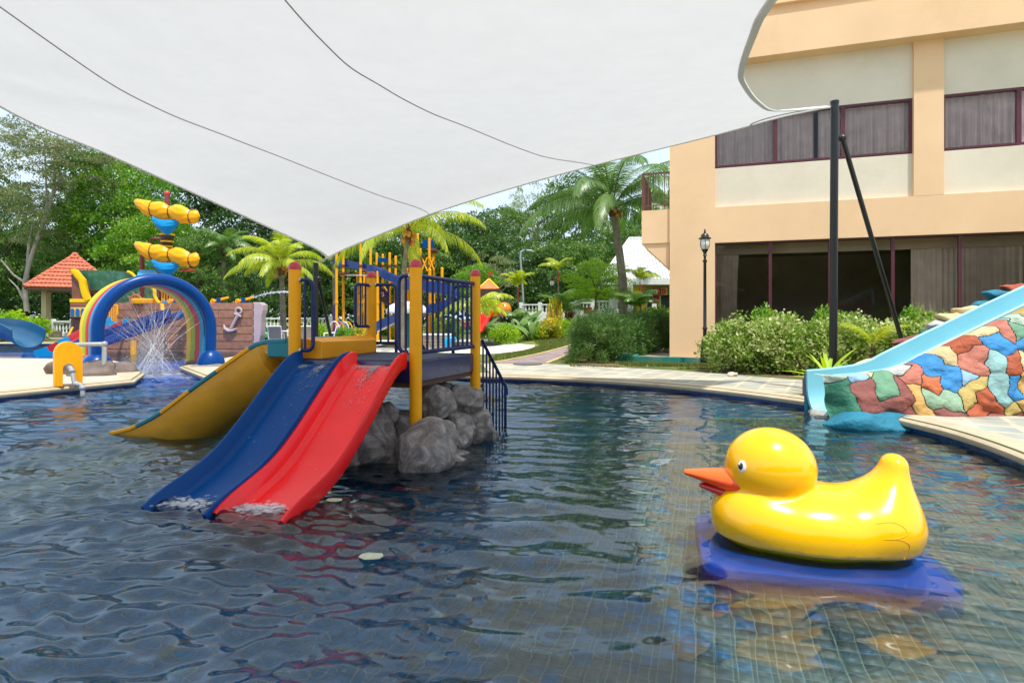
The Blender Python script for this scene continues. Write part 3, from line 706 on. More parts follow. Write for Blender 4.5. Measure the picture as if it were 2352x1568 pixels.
def loop_rail(q, dirv, ln, z0, z1, bars, leg=None):
    d = Vector((dirv.x, dirv.y)).normalized(); a = q+d*.06; b = q+d*ln; r = .07
    P = [(a.x, a.y, z1)]
    for k in range(6):
        w = math.pi/2*k/5; c = b-d*r; P.append((c.x+d.x*r*math.sin(w), c.y+d.y*r*math.sin(w), z1-r+r*math.cos(w)))
    if leg is None:
        for k in range(6):
            w = math.pi/2*k/5; c = b-d*r; P.append((c.x+d.x*r*math.cos(w), c.y+d.y*r*math.cos(w), z0+r-r*math.sin(w)))
        P.append((a.x, a.y, z0))
    else: P.append((b.x, b.y, leg))
    rail = MB(); rail.tube(P, .0215, 10); rail = rail.build('guard_rail', NAVY, plat, smooth=True)
    if leg is not None: MB().tube([(a.x, a.y, z0), (b.x, b.y, z0)], .0215, 10).build('lower_bar', NAVY, rail, smooth=True)
    for k in range(bars):
        c = a.lerp(b, (k+.7)/(bars+.75)); MB().tube([(c.x, c.y, z0), (c.x, c.y, z1)], .0135, 8).build('bar', NAVY, rail, smooth=True)
    for z in (z0, z1): MB().sphere((a.x-d.x*.0, a.y-d.y*.0, z), (.03, .03, .03), 8, 6).build('bolt', METAL, rail, smooth=True)
loop_rail(PL_, PF-PL_, .22, 1.135, 1.905, 1); loop_rail(PF, PL_-PF, .19, 1.13, 1.935, 1)
loop_rail(PB, PL_-PB, .36, 1.38, 1.925, 2); loop_rail(PB, PR-PB, .36, 1.155, 1.93, 2, DZ); loop_rail(PR, PB-PR, .30, 1.12, 1.90, 3, DZ)
def bar_rail(a, b, zt0, zt1, zb0, zb1, n, parent):
    d = (b-a).normalized(); a = a+d*.055; b = b-d*.055
    rail = MB(); rail.tube([(a.x, a.y, zt0), (b.x, b.y, zt1)], .025, 12); rail = rail.build('guard_rail', NAVY, parent, smooth=True)
    MB().tube([(a.x, a.y, zb0), (b.x, b.y, zb1)], .025, 12).build('lower_bar', NAVY, rail, smooth=True)
    for k in range(n):
        c = a.lerp(b, (k+.5)/n); z0 = zb0+(zb1-zb0)*(k+.5)/n; z1 = zt0+(zt1-zt0)*(k+.5)/n
        MB().tube([(c.x, c.y, z0), (c.x, c.y, z1)], .0145, 8).build('bar', NAVY, rail, smooth=True)
    return rail
bar_rail(PF, PR, 1.935, 1.925, 1.125, 1.125, 11, plat)
# stair at the back with its rails
sd = (PR-PF).normalized(); ac = (PB-PR).normalized()
for k in range(4):
    c = PR.lerp(PB, .30)+sd*(.14+.2*k); z = DZ-.22*(k+1)
    m = MB(); m.obox((c.x, c.y), ac*.33, sd*.11, 0, z-.04, z); m.build('step', NAVY, plat, bevel=.005)
for base in (PR+ac*.0+Vector((.06, 0)), PR.lerp(PB, .56)):
    a = base+sd*.06; b = base+sd*.86
    top = [(a.x, a.y, 1.2), (b.x, b.y, .50), (b.x+sd.x*.02, b.y+sd.y*.02, .40)]
    r_ = MB(); r_.tube(top, .022, 10); r_ = r_.build('stair_rail', NAVY, plat, smooth=True)
    for k in range(8):
        f_ = (k+.3)/7.6; c = a.lerp(b, min(f_, 1)); MB().tube([(c.x, c.y, -.35), (c.x, c.y, 1.2-.70*min(f_, 1))], .0125 if k < 7 else .02, 8).build('bar', NAVY, r_, smooth=True)
# yellow start box of the wide slide
lb = (PB-PL_).normalized(); lin = Vector((lb.y, -lb.x))
m = MB(); a = PL_+lb*.10+lin*.02; b = PB-lb*.06+lin*.02
m.hexa([(a.x, a.y, DZ+.009), ((a+lin*.26).x, (a+lin*.26).y, DZ+.009), ((b+lin*.10).x, (b+lin*.10).y, DZ+.009), (b.x, b.y, DZ+.009)]+[(a.x, a.y, DZ+.235), ((a+lin*.26).x, (a+lin*.26).y, DZ+.20), ((b+lin*.10).x, (b+lin*.10).y, DZ+.17), (b.x, b.y, DZ+.235)])
m.build('start_box', YELD, plat, bevel=.008)

# twin slides (blue and red)
SS = Vector((-.297, -.955, 0)).normalized(); CC = Vector((.955, -.297, 0)).normalized()
SEC = [(-.285, .135), (-.272, .03), (-.245, .004), (-.2, 0), (0, 0), (.2, 0), (.245, .004), (.272, .03), (.285, .135), (.297, .147), (.313, .146), (.320, .132), (.314, .02), (.300, -.03), (.1, -.035), (-.1, -.035), (-.300, -.03), (-.314, .02), (-.320, .132), (-.313, .146), (-.297, .147)]
prof = [(-.03, .985), (.06, .975), (.16, .93), (.30, .83), (.5, .665), (.8, .415), (1.05, .23), (1.25, .12), (1.45, .045), (1.65, -.02), (1.76, -.065), (1.84, -.11)]
PP = spline([(q, 0, z) for q, z in prof], 8)
def chute(name, start, mat, label):
    t_ = thing(name, label, 'slide', (start.x+SS.x*1.9, start.y+SS.y*1.9, -.1), 'twin pool slides')
    fr = []
    for i, p in enumerate(PP):
        tg = PP[min(i+1, len(PP)-1)]-PP[max(i-1, 0)]; tv_ = SS*tg.x+Vector((0, 0, tg.z)); tv_.normalize(); up = CC.cross(tv_); up = up if up.z > 0 else -up
        fr.append((Vector((start.x, start.y, 0))+SS*p.x+Vector((0, 0, p.z)), CC, up))
    MB().sweep(SEC, fr).build('chute', mat, t_, smooth=True)
    a, b = fr[2][0], fr[2][0]
    MB().tube([a-CC*.22-Vector((0, 0, .06)), a-CC*.22-Vector((0, 0, .4))], .02, 8).build('support', METAL, t_, smooth=True)
    return t_, fr
edge = PF-PL_; ed = edge.normalized(); fo = Vector((ed.y, -ed.x)); fo = fo if fo.y < 0 else -fo
sB = PL_+ed*.365+fo*.035; sR = PL_+ed*1.005+fo*.035
tB, frB = chute('pool_slide', sB, BLUE, 'royal blue slide running down into the pool beside the red one')
tR, frR = chute('pool_slide', sR, RED, 'bright red slide running down into the pool from the platform')
# running water and froth on the slides
FOAM = bpy.data.materials.new('foam'); FOAM.use_nodes = True; t = FOAM.node_tree; p = t.nodes['Principled BSDF']; p.inputs['Base Color'].default_value = (.85, .87, .9, 1); p.inputs['Roughness'].default_value = .15
tr = t.nodes.new('ShaderNodeBsdfTransparent'); mx = t.nodes.new('ShaderNodeMixShader'); mx.inputs[0].default_value = .17
t.links.new(tr.outputs[0], mx.inputs[1]); t.links.new(p.outputs[0], mx.inputs[2]); t.links.new(mx.outputs[0], t.nodes['Material Output'].inputs[0])
CLEAR = glassM('clear_water_film', (.96, .98, 1), 1.33)
def froth(fr, spots, seed, parent):
    rr_ = random.Random(seed); m = MB()
    for (i, u, n, su, si) in spots:
        for k in range(n):
            j = min(len(fr)-1, max(0, i+rr_.gauss(0, si))); j0 = int(j); q, c, up = fr[j0]; q2 = fr[min(j0+1, len(fr)-1)][0]
            pt = q.lerp(q2, j-j0)+c*max(-.24, min(.24, u+rr_.gauss(0, su)))+up*.004
            s = rr_.uniform(.003, .009); m.sphere(pt, (s*rr_.uniform(1, 2.0), s*rr_.uniform(1.5, 4.5), s*.5), 7, 5)
    return setp(m.build('froth', FOAM, parent, smooth=True), kind='stuff')
froth(frB, [(10, -.2, 90, .03, 2), (14, .02, 160, .03, 4), (11, .22, 50, .03, 2), (25, .0, 60, .1, 9)], 1, tB)
froth(frR, [(9, -.16, 140, .05, 2), (13, -.01, 380, .03, 5), (22, .0, 120, .05, 5), (9, .2, 110, .04, 2), (30, 0, 80, .12, 10)], 2, tR)
for tt, fr, sd_ in ((tB, frB, 3), (tR, frR, 4)):
    rr_ = random.Random(sd_); m = MB()
    base = min(fr, key=lambda q: abs(q[0].z+.03)+(0 if q[0].y < 5.2 else 9))[0]
    for k in range(260):
        pt = base+CC*rr_.gauss(-.05, .12)+SS*rr_.gauss(.03, .06); s = rr_.uniform(.004, .013)
        m.sphere((pt.x, pt.y, .006+abs(rr_.gauss(0, .008))), (s*2.0, s*1.5, s*.7), 7, 5)
    setp(m.build('splash', FOAM, tt, smooth=True), kind='stuff')

# wide yellow slide on the left
YS = Vector((-.964, .266, 0)).normalized(); YC = Vector((.266, .964, 0)).normalized()
rim = [(0, 1.235), (.22, 1.225), (.36, 1.2), (.5, 1.14), (.95, .868), (1.35, .62), (1.77, .345), (2.15, .16), (2.35, .095), (2.55, .05)]
RP = spline([(q, 0, z) for q, z in rim], 7)
y0 = Vector((-2.56, 6.6, 0))+YC*.43
fr = []
for i, p in enumerate(RP):
    tg = RP[min(i+1, len(RP)-1)]-RP[max(i-1, 0)]; tv_ = (YS*tg.x+Vector((0, 0, tg.z))).normalized(); up = YC.cross(tv_); up = up if up.z > 0 else -up
    fr.append((y0+YS*p.x+Vector((0, 0, p.z)), YC, up))
ysl = thing('wide_slide', 'wide yellow slide with teal and yellow rim left of the platform', 'slide', (y0.x+YS.x*2.4, y0.y+YS.y*2.4, -.1))
def ysec(i):
    q = RP[i].x; k = min(1, max(.12, (2.62-q)/.75)); k2 = min(1, max(.35, (q+.02)/.5))
    dp = .56*k*k2; wl_ = .14*k
    return [(-.425, -.005), (-.40, -.18*k), (-.3, -.24*k), (0, -.26*k), (.3, -.24*k), (.40, -.18*k), (.425, -.005), (.45, -.005), (.452, -wl_), (.42, -.5*dp), (.30, -.82*dp), (.12, -.99*dp), (-.12, -1.0*dp), (-.30, -.82*dp), (-.42, -.5*dp), (-.452, -wl_), (-.45, -.005)]
MB().sweep(ysec, fr).build('chute', M('yellow_gelcoat', (.80, .36, .012), .3, .12, 2.5, .25, 14, coat=.4), ysl, smooth=True)
cuts = [0, 21, 28, 35, 42, 49, len(fr)-1]
for k in range(len(cuts)-1):
    a, b = cuts[k], cuts[k+1]
    for s in (-1, 1):
        m = MB(); m.sweep([(s*.40, -.012), (s*.40, .012), (s*.415, .022), (s*.455, .022), (s*.47, .01), (s*.47, -.02), (s*.453, -.03)], fr[a:b+1]); m.build('rim_segment', TEAL if k % 2 == 0 else YEL, ysl, smooth=True)
m = MB(); q0 = fr[0]; 
m.hexa([q0[0]+YC*-.46+Vector((.14, -.03, -.19)), q0[0]+YC*.45+Vector((.10, 0, -.19)), q0[0]+YC*.45+YS*.30+Vector((0, 0, -.19)), q0[0]+YC*-.47+YS*.24+Vector((0, 0, -.19)), q0[0]+YC*-.46+Vector((.14, -.03, .018)), q0[0]+YC*.45+Vector((.10, 0, .018)), q0[0]+YC*.45+YS*.30, q0[0]+YC*-.47+YS*.24]); m.build('entry_panel', TEAL, ysl, bevel=.01)
# rocks: one artificial mound below the platform
ROCK = bpy.data.materials.new('artificial_rock'); ROCK.use_nodes = True; t = ROCK.node_tree; L = t.links.new; p = t.nodes['Principled BSDF']; p.inputs['Roughness'].default_value = .55
tc = t.nodes.new('ShaderNodeTexCoord'); n1 = t.nodes.new('ShaderNodeTexNoise'); n1.inputs['Scale'].default_value = 5; n1.inputs['Detail'].default_value = 10; n1.inputs['Roughness'].default_value = .7; n1.inputs['Distortion'].default_value = 1.5
L(tc.outputs['Object'], n1.inputs[0]); cr = t.nodes.new('ShaderNodeValToRGB'); e = cr.color_ramp.elements; e[0].position = .3; e[0].color = (.09, .078, .072, 1); e[1].position = .72; e[1].color = (.52, .48, .46, 1); e.new(.5).color = (.24, .21, .20, 1)
L(n1.outputs[0], cr.inputs[0]); L(cr.outputs[0], p.inputs['Base Color']); b = t.nodes.new('ShaderNodeBump'); b.inputs['Strength'].default_value = .8; b.inputs['Distance'].default_value = .05; L(n1.outputs[0], b.inputs['Height']); L(b.outputs[0], p.inputs['Normal'])
def boulder(c, r, seed, h=None, flat=0.0):
    c = np.array(c, float); r = np.array(r, float); h = h or max(r)/13
    def f(P):
        q = P-c; n = fbm(q/max(r)*1.5+seed*7.1, 3); n2 = 1-np.abs(vnoise(q/max(r)*3.2+seed*3.3)); n3 = np.abs(vnoise(q/max(r)*1.1+seed*1.7))
        w = q+ .10*max(r)*np.stack([vnoise(q/max(r)*2+seed), vnoise(q/max(r)*2+seed+50), vnoise(q/max(r)*2+seed+90)], -1)
        e_ = np.linalg.norm(np.abs(w/r)**2.6, axis=-1)**(1/2.6)*1.0
        e_ = (np.sum(np.abs(w/r)**2.4, -1))**(1/2.4)
        rg = np.random.default_rng(int(seed*31)+5)
        for _ in range(9):
            nv_ = rg.normal(size=3); nv_ /= np.linalg.norm(nv_); e_ = np.maximum(e_, (w/r)@nv_/rg.uniform(.66, .92))
        return (e_-1)*min(r)+.14*min(r)*n-.09*min(r)*n2+.08*min(r)*n3-.05*min(r)
    return snets(f, c-r*1.35, c+r*1.35, h)
def rockobj(name, c, r, seed, parent=None, mat=ROCK, h=None, **kw):
    V, F = boulder(c, r, seed, h); return setp(put(np_mesh(name, V, F, smooth=True), name, mat, parent), **kw)
mound = thing('rock_mound', 'grey artificial boulders heaped in the water under the play platform', 'rocks', (-.8, 6.6, -.45))
def rk(px, py, d, rx, ry, rz, s, h=None): c = W(px, py, d); rockobj('boulder', c, (rx, ry, rz), s, mound, h=h)
rk(970, 1036, 5.9, .30, .28, .31, 1); rk(862, 1035, 6.15, .28, .25, .36, 2); rk(880, 955, 6.45, .16, .16, .14, 3); rk(1003, 925, 6.75, .21, .2, .22, 4); rk(1075, 915, 7.15, .21, .2, .19, 5)
rk(1018, 1005, 6.35, .20, .2, .18, 6); rk(1055, 1000, 6.75, .2, .22, .22, 7); rk(1100, 985, 7.1, .17, .2, .26, 8); rk(1128, 1000, 7.25, .12, .16, .10, 9); rk(815, 1060, 6.1, .22, .25, .24, 10); rk(925, 1010, 6.75, .4, .4, .42, 11, .05); rk(1020, 970, 7.15, .40, .34, .42, 12, .05); rk(960, 1075, 6.1, .5, .4, .16, 13, .05)
rk(1040, 1060, 6.5, .45, .5, .16, 21, .05)
rockobj('boulder', W(432, 985, 7.6), (.24, .2, .16), 14, label='small grey boulder in the water under the yellow slide', cat='rock')
rockobj('boulder', (-2.9, 7.9, .0), (.45, .35, .2), 15, label='dark boulder in the shade below the yellow slide', cat='rock')
rockobj('boulder', (-1.28, 4.75, -.22), (.34, .26, .2), 16, label='pale boulder under the water beside the red slide end', cat='rock')
# dead leaves floating / sunk
LEAFP = M('pale_leaf', (.50, .52, .36), .6, .15, 20)
def float_leaf(px, py, s, z, label):
    c = W(px, py, (CAMZ-z)*FPX/(py-HY)); m = MB(); n = 10
    pts = [(c.x+s*1.5*math.cos(2*math.pi*k/n), c.y+s*math.sin(2*math.pi*k/n)*(1+.25*math.sin(3*k)), z+.004*math.sin(k*2.1)) for k in range(n)]
    m.slab(pts, (0, 0, .003)); m.build('fallen_leaf', LEAFP, label=label, cat='leaf')
float_leaf(767, 1148, .045, .012, 'pale leaf floating close to the foot of the red slide'); float_leaf(852, 1277, .052, .012, 'pale leaf floating in front of the platform post reflection')
float_leaf(1000, 1508, .04, -.44, 'pale leaf lying on the pool floor near the bottom of the picture')
# ------------------------------------------------------------------ the duck
DK = Vector((2.02, 3.88, 0)); hd = Vector((-.97, .25, 0)).normalized(); ls = Vector((hd.y, -hd.x, 0))   # head direction, and its side
def dk(P):   # world -> duck frame handled by building local then transforming
    return P
duck = thing('duck_float', 'giant glossy yellow rubber duck with orange beak floating in the pool', 'duck', (DK.x, DK.y, 0))
DUCK = M('duck_yellow', (.98, .51, .0), .2, .03, 2, coat=.6, spec=.4)
BEAK = bpy.data.materials.new('beak_orange'); BEAK.use_nodes = True; t = BEAK.node_tree; p = t.nodes['Principled BSDF']; p.inputs['Roughness'].default_value = .18; p.inputs['Coat Weight'].default_value = .8
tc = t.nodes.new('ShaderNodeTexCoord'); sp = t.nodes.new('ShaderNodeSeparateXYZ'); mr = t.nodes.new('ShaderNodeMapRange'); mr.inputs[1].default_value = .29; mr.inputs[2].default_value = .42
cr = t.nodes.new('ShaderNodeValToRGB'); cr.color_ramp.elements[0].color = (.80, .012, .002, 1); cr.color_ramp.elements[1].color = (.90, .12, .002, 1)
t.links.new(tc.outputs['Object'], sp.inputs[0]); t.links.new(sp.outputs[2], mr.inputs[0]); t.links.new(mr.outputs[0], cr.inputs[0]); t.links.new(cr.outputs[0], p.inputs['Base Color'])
def toworld(V):
    V = np.asarray(V); return np.stack([DK.x+V[:, 0]*hd.x+V[:, 1]*ls.x, DK.y+V[:, 0]*hd.y+V[:, 1]*ls.y, V[:, 2]], 1)
HX = .27; HZ = .475                                  # head centre, forward and up
def fduck(P):
    body = sd_ell(P, (.025, 0, .115), (.61, .40, .275))
    chest = sd_ell(P, (.36, 0, .16), (.27, .32, .24))
    b = smin(body, chest, .10)
    rear = sd_ell(P, (-.36, 0, .16), (.245, .33, .25)); b = smin(b, rear, .1)
    tail = sd_cone(P, (-.43, 0, .22), (-.475, 0, .545), .205, .075)
    q = P.copy(); q[..., 1] *= .78
    tail = sd_cone(q, (-.42, 0, .20), (-.475, 0, .535), .19, .082)
    b = smin(b, tail, .13)
    head = sd_ell(P, (HX, 0, HZ), (.292, .27, .272))
    b = smin(b, head, .022)
    # hull flare / seam line
    b = np.maximum(b, -(P[..., 2]+.10))
    seam = .008*np.exp(-((P[..., 2]-.048)/.010)**2)
    b = b-np.where(P[..., 2] < .2, seam, 0)
    low = np.clip(.045-P[..., 2], 0, .2); b = b+low*.45
    return b
V, F = snets(fduck, (-.75, -.52, -.12), (.72, .52, .80), .0165)
me = np_mesh('body', toworld(V), F, smooth=True); body = put(me, 'body', DUCK, duck)
md = body.modifiers.new('smooth', 'SMOOTH'); md.factor = .5; md.iterations = 6
def fbeak(P):
    q = P.copy(); q[..., 1] *= .72; q[..., 0] = P[..., 0]
    up = sd_cone(q*np.array([1, 1, 1.25]), (HX+.20, 0, (HZ-.105)*1.25), (HX+.545, 0, (HZ-.065)*1.25), .118, .026)
    return up
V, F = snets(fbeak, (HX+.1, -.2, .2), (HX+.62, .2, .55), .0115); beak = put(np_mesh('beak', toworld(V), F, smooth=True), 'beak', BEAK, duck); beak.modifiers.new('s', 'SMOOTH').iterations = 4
def flow(P):
    q = P.copy(); q[..., 1] *= .75
    return sd_cone(q*np.array([1, 1, 1.5]), (HX+.20, 0, (HZ-.20)*1.5), (HX+.435, 0, (HZ-.150)*1.5), .085, .03)
V, F = snets(flow, (HX+.1, -.2, .15), (HX+.55, .2, .42), .0115); put(np_mesh('lower_beak', toworld(V), F, smooth=True), 'lower_beak', M('beak_red', (.60, .02, .008), .2, .04, coat=.8), beak)
EYEW = M('eye_white', (.85, .85, .85), .15, .02, coat=.5); EYEB = M('eye_black', (.005, .005, .005), .1, .02, coat=.8)
hc = np.array([HX, 0, HZ]); hr = np.array([.285, .265, .268])
for s in (1, -1):
    # eyes on both cheeks
    def disc(dirv, r, lift, name, mat, parent, asp=1.0):
        dv = np.array(dirv, float); dv /= np.linalg.norm(dv); k = 1/np.linalg.norm(dv/hr); c = hc+dv*(k+lift)
        n_ = (dv/hr); n_ /= np.linalg.norm(n_); a = np.cross(n_, [0, 0, 1]); a /= np.linalg.norm(a); b = np.cross(a, n_)
        vs = [c+n_*.008]; rings = 4; nn = 20
        for rg in range(1, rings+1):
            rr_ = r*rg/rings; hh = .008*(1-(rg/rings)**2)-(.012 if rg == rings else 0)
            for i in range(nn):
                w = 2*math.pi*i/nn; vs.append(c+a*rr_*math.cos(w)+b*rr_*asp*math.sin(w)+n_*hh-n_*(rr_**2)/(2*.27))
        fs = [(0, 1+i, 1+(i+1) % nn) for i in range(nn)]+[(1+(g-1)*nn+i, 1+g*nn+i, 1+g*nn+(i+1) % nn, 1+(g-1)*nn+(i+1) % nn) for g in range(1, rings) for i in range(nn)]
        m = MB(); m.add(toworld(np.array(vs)), fs); return m.build(name, mat, parent, smooth=True)
    ed_ = (.60, -s*.55, .12)
    eye = disc(ed_, .040, .004, 'eye', EYEW, duck, 1.25)
    pu = disc((.615, -s*.55, .125), .022, .011, 'pupil', EYEB, eye, 1.3)
    disc((.635, -s*.545, .165), .007, .016, 'glint', EYEW, pu, 1.2)
# moulded wing creases near the tail
CREASE = M('duck_crease', (.85, .40, .0), .3, .03)
for s in (-1, 1):
    for pts in ([(-.27, .30), (-.36, .315), (-.42, .29), (-.43, .25), (-.36, .225), (-.30, .222)], [(-.30, .222), (-.38, .225), (-.44, .20), (-.445, .15), (-.42, .10)]):
        P = []
        for (x_, z_) in [tuple(q)[:2] for q in spline([(a, b, 0) for a, b in pts], 5)]:
            lo, hi = 0.05, .6
            for _ in range(22):
                mid = (lo+hi)/2
                if fduck(np.array([[[[x_, s*mid, z_-.05]]]]))[0, 0, 0] < 0: lo = mid
                else: hi = mid
            P.append((x_, s*(lo-.001), z_-.05))
        m = MB(); m.tube([tuple(q) for q in toworld(np.array(P))], .0028, 6); m.build('wing_crease', CREASE, duck, smooth=True)
# submerged blue base it rides on
BASEB = M('blue_base', (.0, .10, .55), .3, .08, 2)
def rr_poly(a, b, r, n=8):
    out = []
    for cx_, cy_, s0 in ((a-r, b-r, 0), (-a+r, b-r, 90), (-a+r, -b+r, 180), (a-r, -b+r, 270)):
        for k in range(n+1): w = R(s0+90*k/n); out.append((cx_+r*math.cos(w), cy_+r*math.sin(w)))
    return out
pl = toworld(np.array([(x+.02, y, 0) for x, y in rr_poly(.72, .52, .16)]))
m = MB(); m.prism([(q[0], q[1]) for q in pl], -.20, -.085); m.build('base', BASEB, duck, bevel=.02, smooth=True)
m = MB(); m.lathe((DK.x, DK.y, -.47), [(.22, 0), (.22, .28)], 20); m.build('pedestal', BASEB, duck)

# ------------------------------------------------------------------ painted rock slide on the right
AQUA = M('aqua_gelcoat', (.22, .52, .60), .3, .06, 1.5, .03, 30, coat=.3)
rs_ = thing('rock_slide', 'pale aqua water slide set in a bank of multicoloured painted rock', 'slide', (5.0, 8.4, -.2))
rimz = [(4.70, .64), (5.0, .66), (5.5, .725), (5.75, .80), (5.95, .91), (6.68, 1.25), (7.55, 1.65), (8.18, 1.93), (9.6, 2.55)]
xs = np.linspace(4.70, 9.6, 60); fr = []
yc = lambda x: 8.86+.05*(x-4.7)
def usec(x):
    dp = float(np.interp(x, [4.7, 5.2, 6, 9.6], [.64, .62, .52, .50])); hw = .36; n = 14; inn = []; out_ = []
    for k in range(n+1):
        w = math.pi*k/n; cu = -hw*math.cos(w); cv = -dp*(math.sin(w)**.62)
        inn.append((cu, cv))
    for k in range(n+1):
        w = math.pi*(1-k/n); out_.append((-(hw+.05)*math.cos(w), -(dp+.05)*(math.sin(w)**.62)+0.0))
    return [(-hw-.05, .0), (-hw-.025, .022)]+inn+[(hw+.025, .022)]+out_[:-1]
secs = [usec(x) for x in xs]
frames = [((x, yc(x), lerp_tab(rimz, x)), (0, 1, 0), (0, 0, 1)) for x in xs]
MB().sweep(lambda i: secs[i], frames).build('chute', AQUA, rs_, smooth=True)
# flank: a lumpy wall split into painted stones
cols = {'dgreen': (.03, .17, .10), 'green': (.12, .27, .16), 'maroon': (.22, .065, .05), 'ltblue': (.25, .42, .62), 'palegreen': (.36, .45, .36), 'pale': (.45, .45, .43), 'ochre': (.52, .31, .09), 'sage': (.25, .38, .25), 'cream': (.60, .47, .24), 'rust': (.36, .075, .025), 'blue': (.03, .22, .50), 'salmon': (.45, .15, .10), 'ltteal': (.24, .42, .41), 'orange': (.48, .12, .04), 'mustard': (.46, .34, .10), 'tealblue': (.01, .17, .26)}
PM = {}
for k_, c in cols.items(): PM[k_] = M('painted_rock_'+k_, c, .75, .16, 3.5, .55, 22, dirt=tuple(x*.6 for x in c), dirts=3)
seeds = [(360, 1000, 'dgreen'), (350, 1200, 'dgreen'), (560, 1050, 'maroon'), (560, 1220, 'maroon'), (800, 950, 'green'), (800, 1080, 'green'), (540, 915, 'ltblue'), (330, 890, 'palegreen'), (720, 850, 'cream'), (1050, 830, 'pale'), (960, 800, 'pale'), (1120, 930, 'salmon'), (860, 1240, 'maroon'), (960, 1120, 'maroon'), (1100, 1110, 'ochre'), (1090, 1260, 'ochre'), (1160, 710, 'sage'), (1420, 590, 'cream'), (1470, 760, 'cream'), (1560, 450, 'maroon'), (1690, 410, 'cream'), (1670, 560, 'rust'), (1930, 540, 'blue'), (1990, 600, 'blue'), (1860, 395, 'cream'), (2080, 300, 'salmon'), (2110, 470, 'salmon'), (1650, 810, 'salmon'), (1740, 690, 'salmon'), (1860, 740, 'ltteal'), (2040, 780, 'rust'), (1290, 830, 'blue'), (1420, 980, 'blue'), (1590, 935, 'ltblue'), (1260, 1020, 'orange'), (1360, 1160, 'sage'), (1200, 1130, 'sage'), (1650, 1010, 'mustard'), (1530, 1150, 'mustard'), (1720, 1130, 'rust'), (1790, 1250, 'rust'), (1880, 1030, 'ltteal'), (1900, 1130, 'ltteal'), (2030, 1030, 'blue'), (2160, 980, 'ochre'), (1950, 1260, 'mustard'), (2150, 1210, 'ochre'), (1300, 1310, 'maroon'), (1600, 1320, 'rust'), (1480, 900, 'blue'), (2200, 1350, 'tealblue'), (2200, 790, 'cream'), (2210, 480, 'green'), (2220, 230, 'ltteal'), (2250, 610, 'blue'), (1800, 1340, 'maroon'), (2000, 1360, 'maroon'), (1000, 1330, 'maroon')]
SD = []
for zx, zy, k_ in seeds:
    px = 1862+zx*.21875; py = 661.5+zy*.21875; d = 8.15; SD.append((XP(px, d), ZP(py, d), k_))
r2 = random.Random(3)
for k in range(46): SD.append((r2.uniform(7.25, 9.8), r2.uniform(.1, 2.4), r2.choice(list(cols))))
sxz = np.array([(a, b) for a, b, _ in SD])
NXf, NZf = 620, 180
X = np.linspace(4.52, 9.6, NXf); T = np.linspace(0, 1, NZf); XX, TT = np.meshgrid(X, T)
RZ = np.interp(XX, [a for a, b in rimz], [b for a, b in rimz])+.012
zb = np.interp(XX, [4.5, 5.25, 5.4, 9.6], [.02, .02, .13, .13])
ZZ = zb+(RZ-zb)*np.clip(TT/.86, 0, 1)                      # last rows run back over the top toward the rim
back = np.clip((TT-.86)/.14, 0, 1)
yb = np.interp(XX, [4.5, 5.3, 9.6], [8.12, 7.9, 7.75]); yt = 8.38
YY = yb+(yt-yb)*(np.clip(TT/.86, 0, 1)**1.6)*.85+back*(8.50-(yb+(yt-yb)*.85))
YY = np.minimum(YY, 8.5)
endf = sst(4.52, 4.80, XX); YY = YY+(1-endf)**2*.22
wxx = XX+.085*fbm(np.stack([XX*2.2, ZZ*2.2, XX*0], -1), 3)+.03*vnoise(np.stack([XX*9, ZZ*9, XX*0+7], -1)); wzz = ZZ+.085*fbm(np.stack([XX*2.2+40, ZZ*2.2, XX*0], -1), 3)+.03*vnoise(np.stack([XX*9+30, ZZ*9, XX*0+7], -1))
D2 = np.sqrt((wxx[..., None]-sxz[:, 0])**2+(wzz[..., None]-sxz[:, 1])**2)
near_ = D2.argmin(-1); f1 = np.take_along_axis(D2, near_[..., None], -1)[..., 0]
cidx = {k_: i for i, k_ in enumerate(cols)}; scol = np.array([cidx[k_] for *_, k_ in SD]); mycol = scol[near_]
D2o = np.where(scol[None, None] == mycol[..., None], 9, D2); f2 = D2o.min(-1)       # nearest stone of another colour
gap = np.clip((f2-f1)/.10, 0, 1)
bulge = .030*np.sqrt(gap)+.24*fbm(np.stack([XX*1.3, ZZ*1.6, XX*0+1], -1), 4)+.09*np.abs(vnoise(np.stack([XX*2.1, ZZ*2.8, XX*0+5], -1)))+.012*fbm(np.stack([XX*9, ZZ*14, XX*0], -1), 3)
YY = YY-(bulge-.05)*(1-back*.8)
TOPZ = ZZ+back*0-.5*(1-gap)*.0
V = np.stack([XX, YY, TOPZ], -1).reshape(-1, 3)
fi = (np.arange(NZf-1)[:, None]*NXf+np.arange(NXf-1)[None]).ravel(); FQ = np.stack([fi, fi+1, fi+NXf+1, fi+NXf], 1)
fcell = near_[:-1, :-1].ravel(); fgap = gap[:-1, :-1].ravel()
JOINT = M('dark_joint', (.02, .016, .014), .9)
def submesh(name, mask, mat, parent):
    Fm = FQ[mask]; ids, inv = np.unique(Fm, return_inverse=True)
    return put(np_mesh(name, V[ids], inv.reshape(-1, 4), smooth=True), name, mat, parent)
jm = (fgap < .075) & (NR.random(len(fgap)) < 2)
submesh('joint', jm, JOINT, rs_)
# merge seeds of one colour that touch, so a stone is one part
parent_ = list(range(len(SD)))
def find(a):
    while parent_[a] != a: a = parent_[a]
    return a
for A_, B_ in ((near_[:-1, :], near_[1:, :]), (near_[:, :-1], near_[:, 1:])):
    for a, b in set(zip(A_.ravel().tolist(), B_.ravel().tolist())):
        if a != b and scol[a] == scol[b]: parent_[find(a)] = find(b)
root = np.array([find(a) for a in range(len(SD))])
for r_ in sorted(set(root[fcell].tolist())):
    mk = (root[fcell] == r_) & ~jm
    if mk.any(): submesh('painted_stone', mk, PM[SD[r_][2]], rs_)
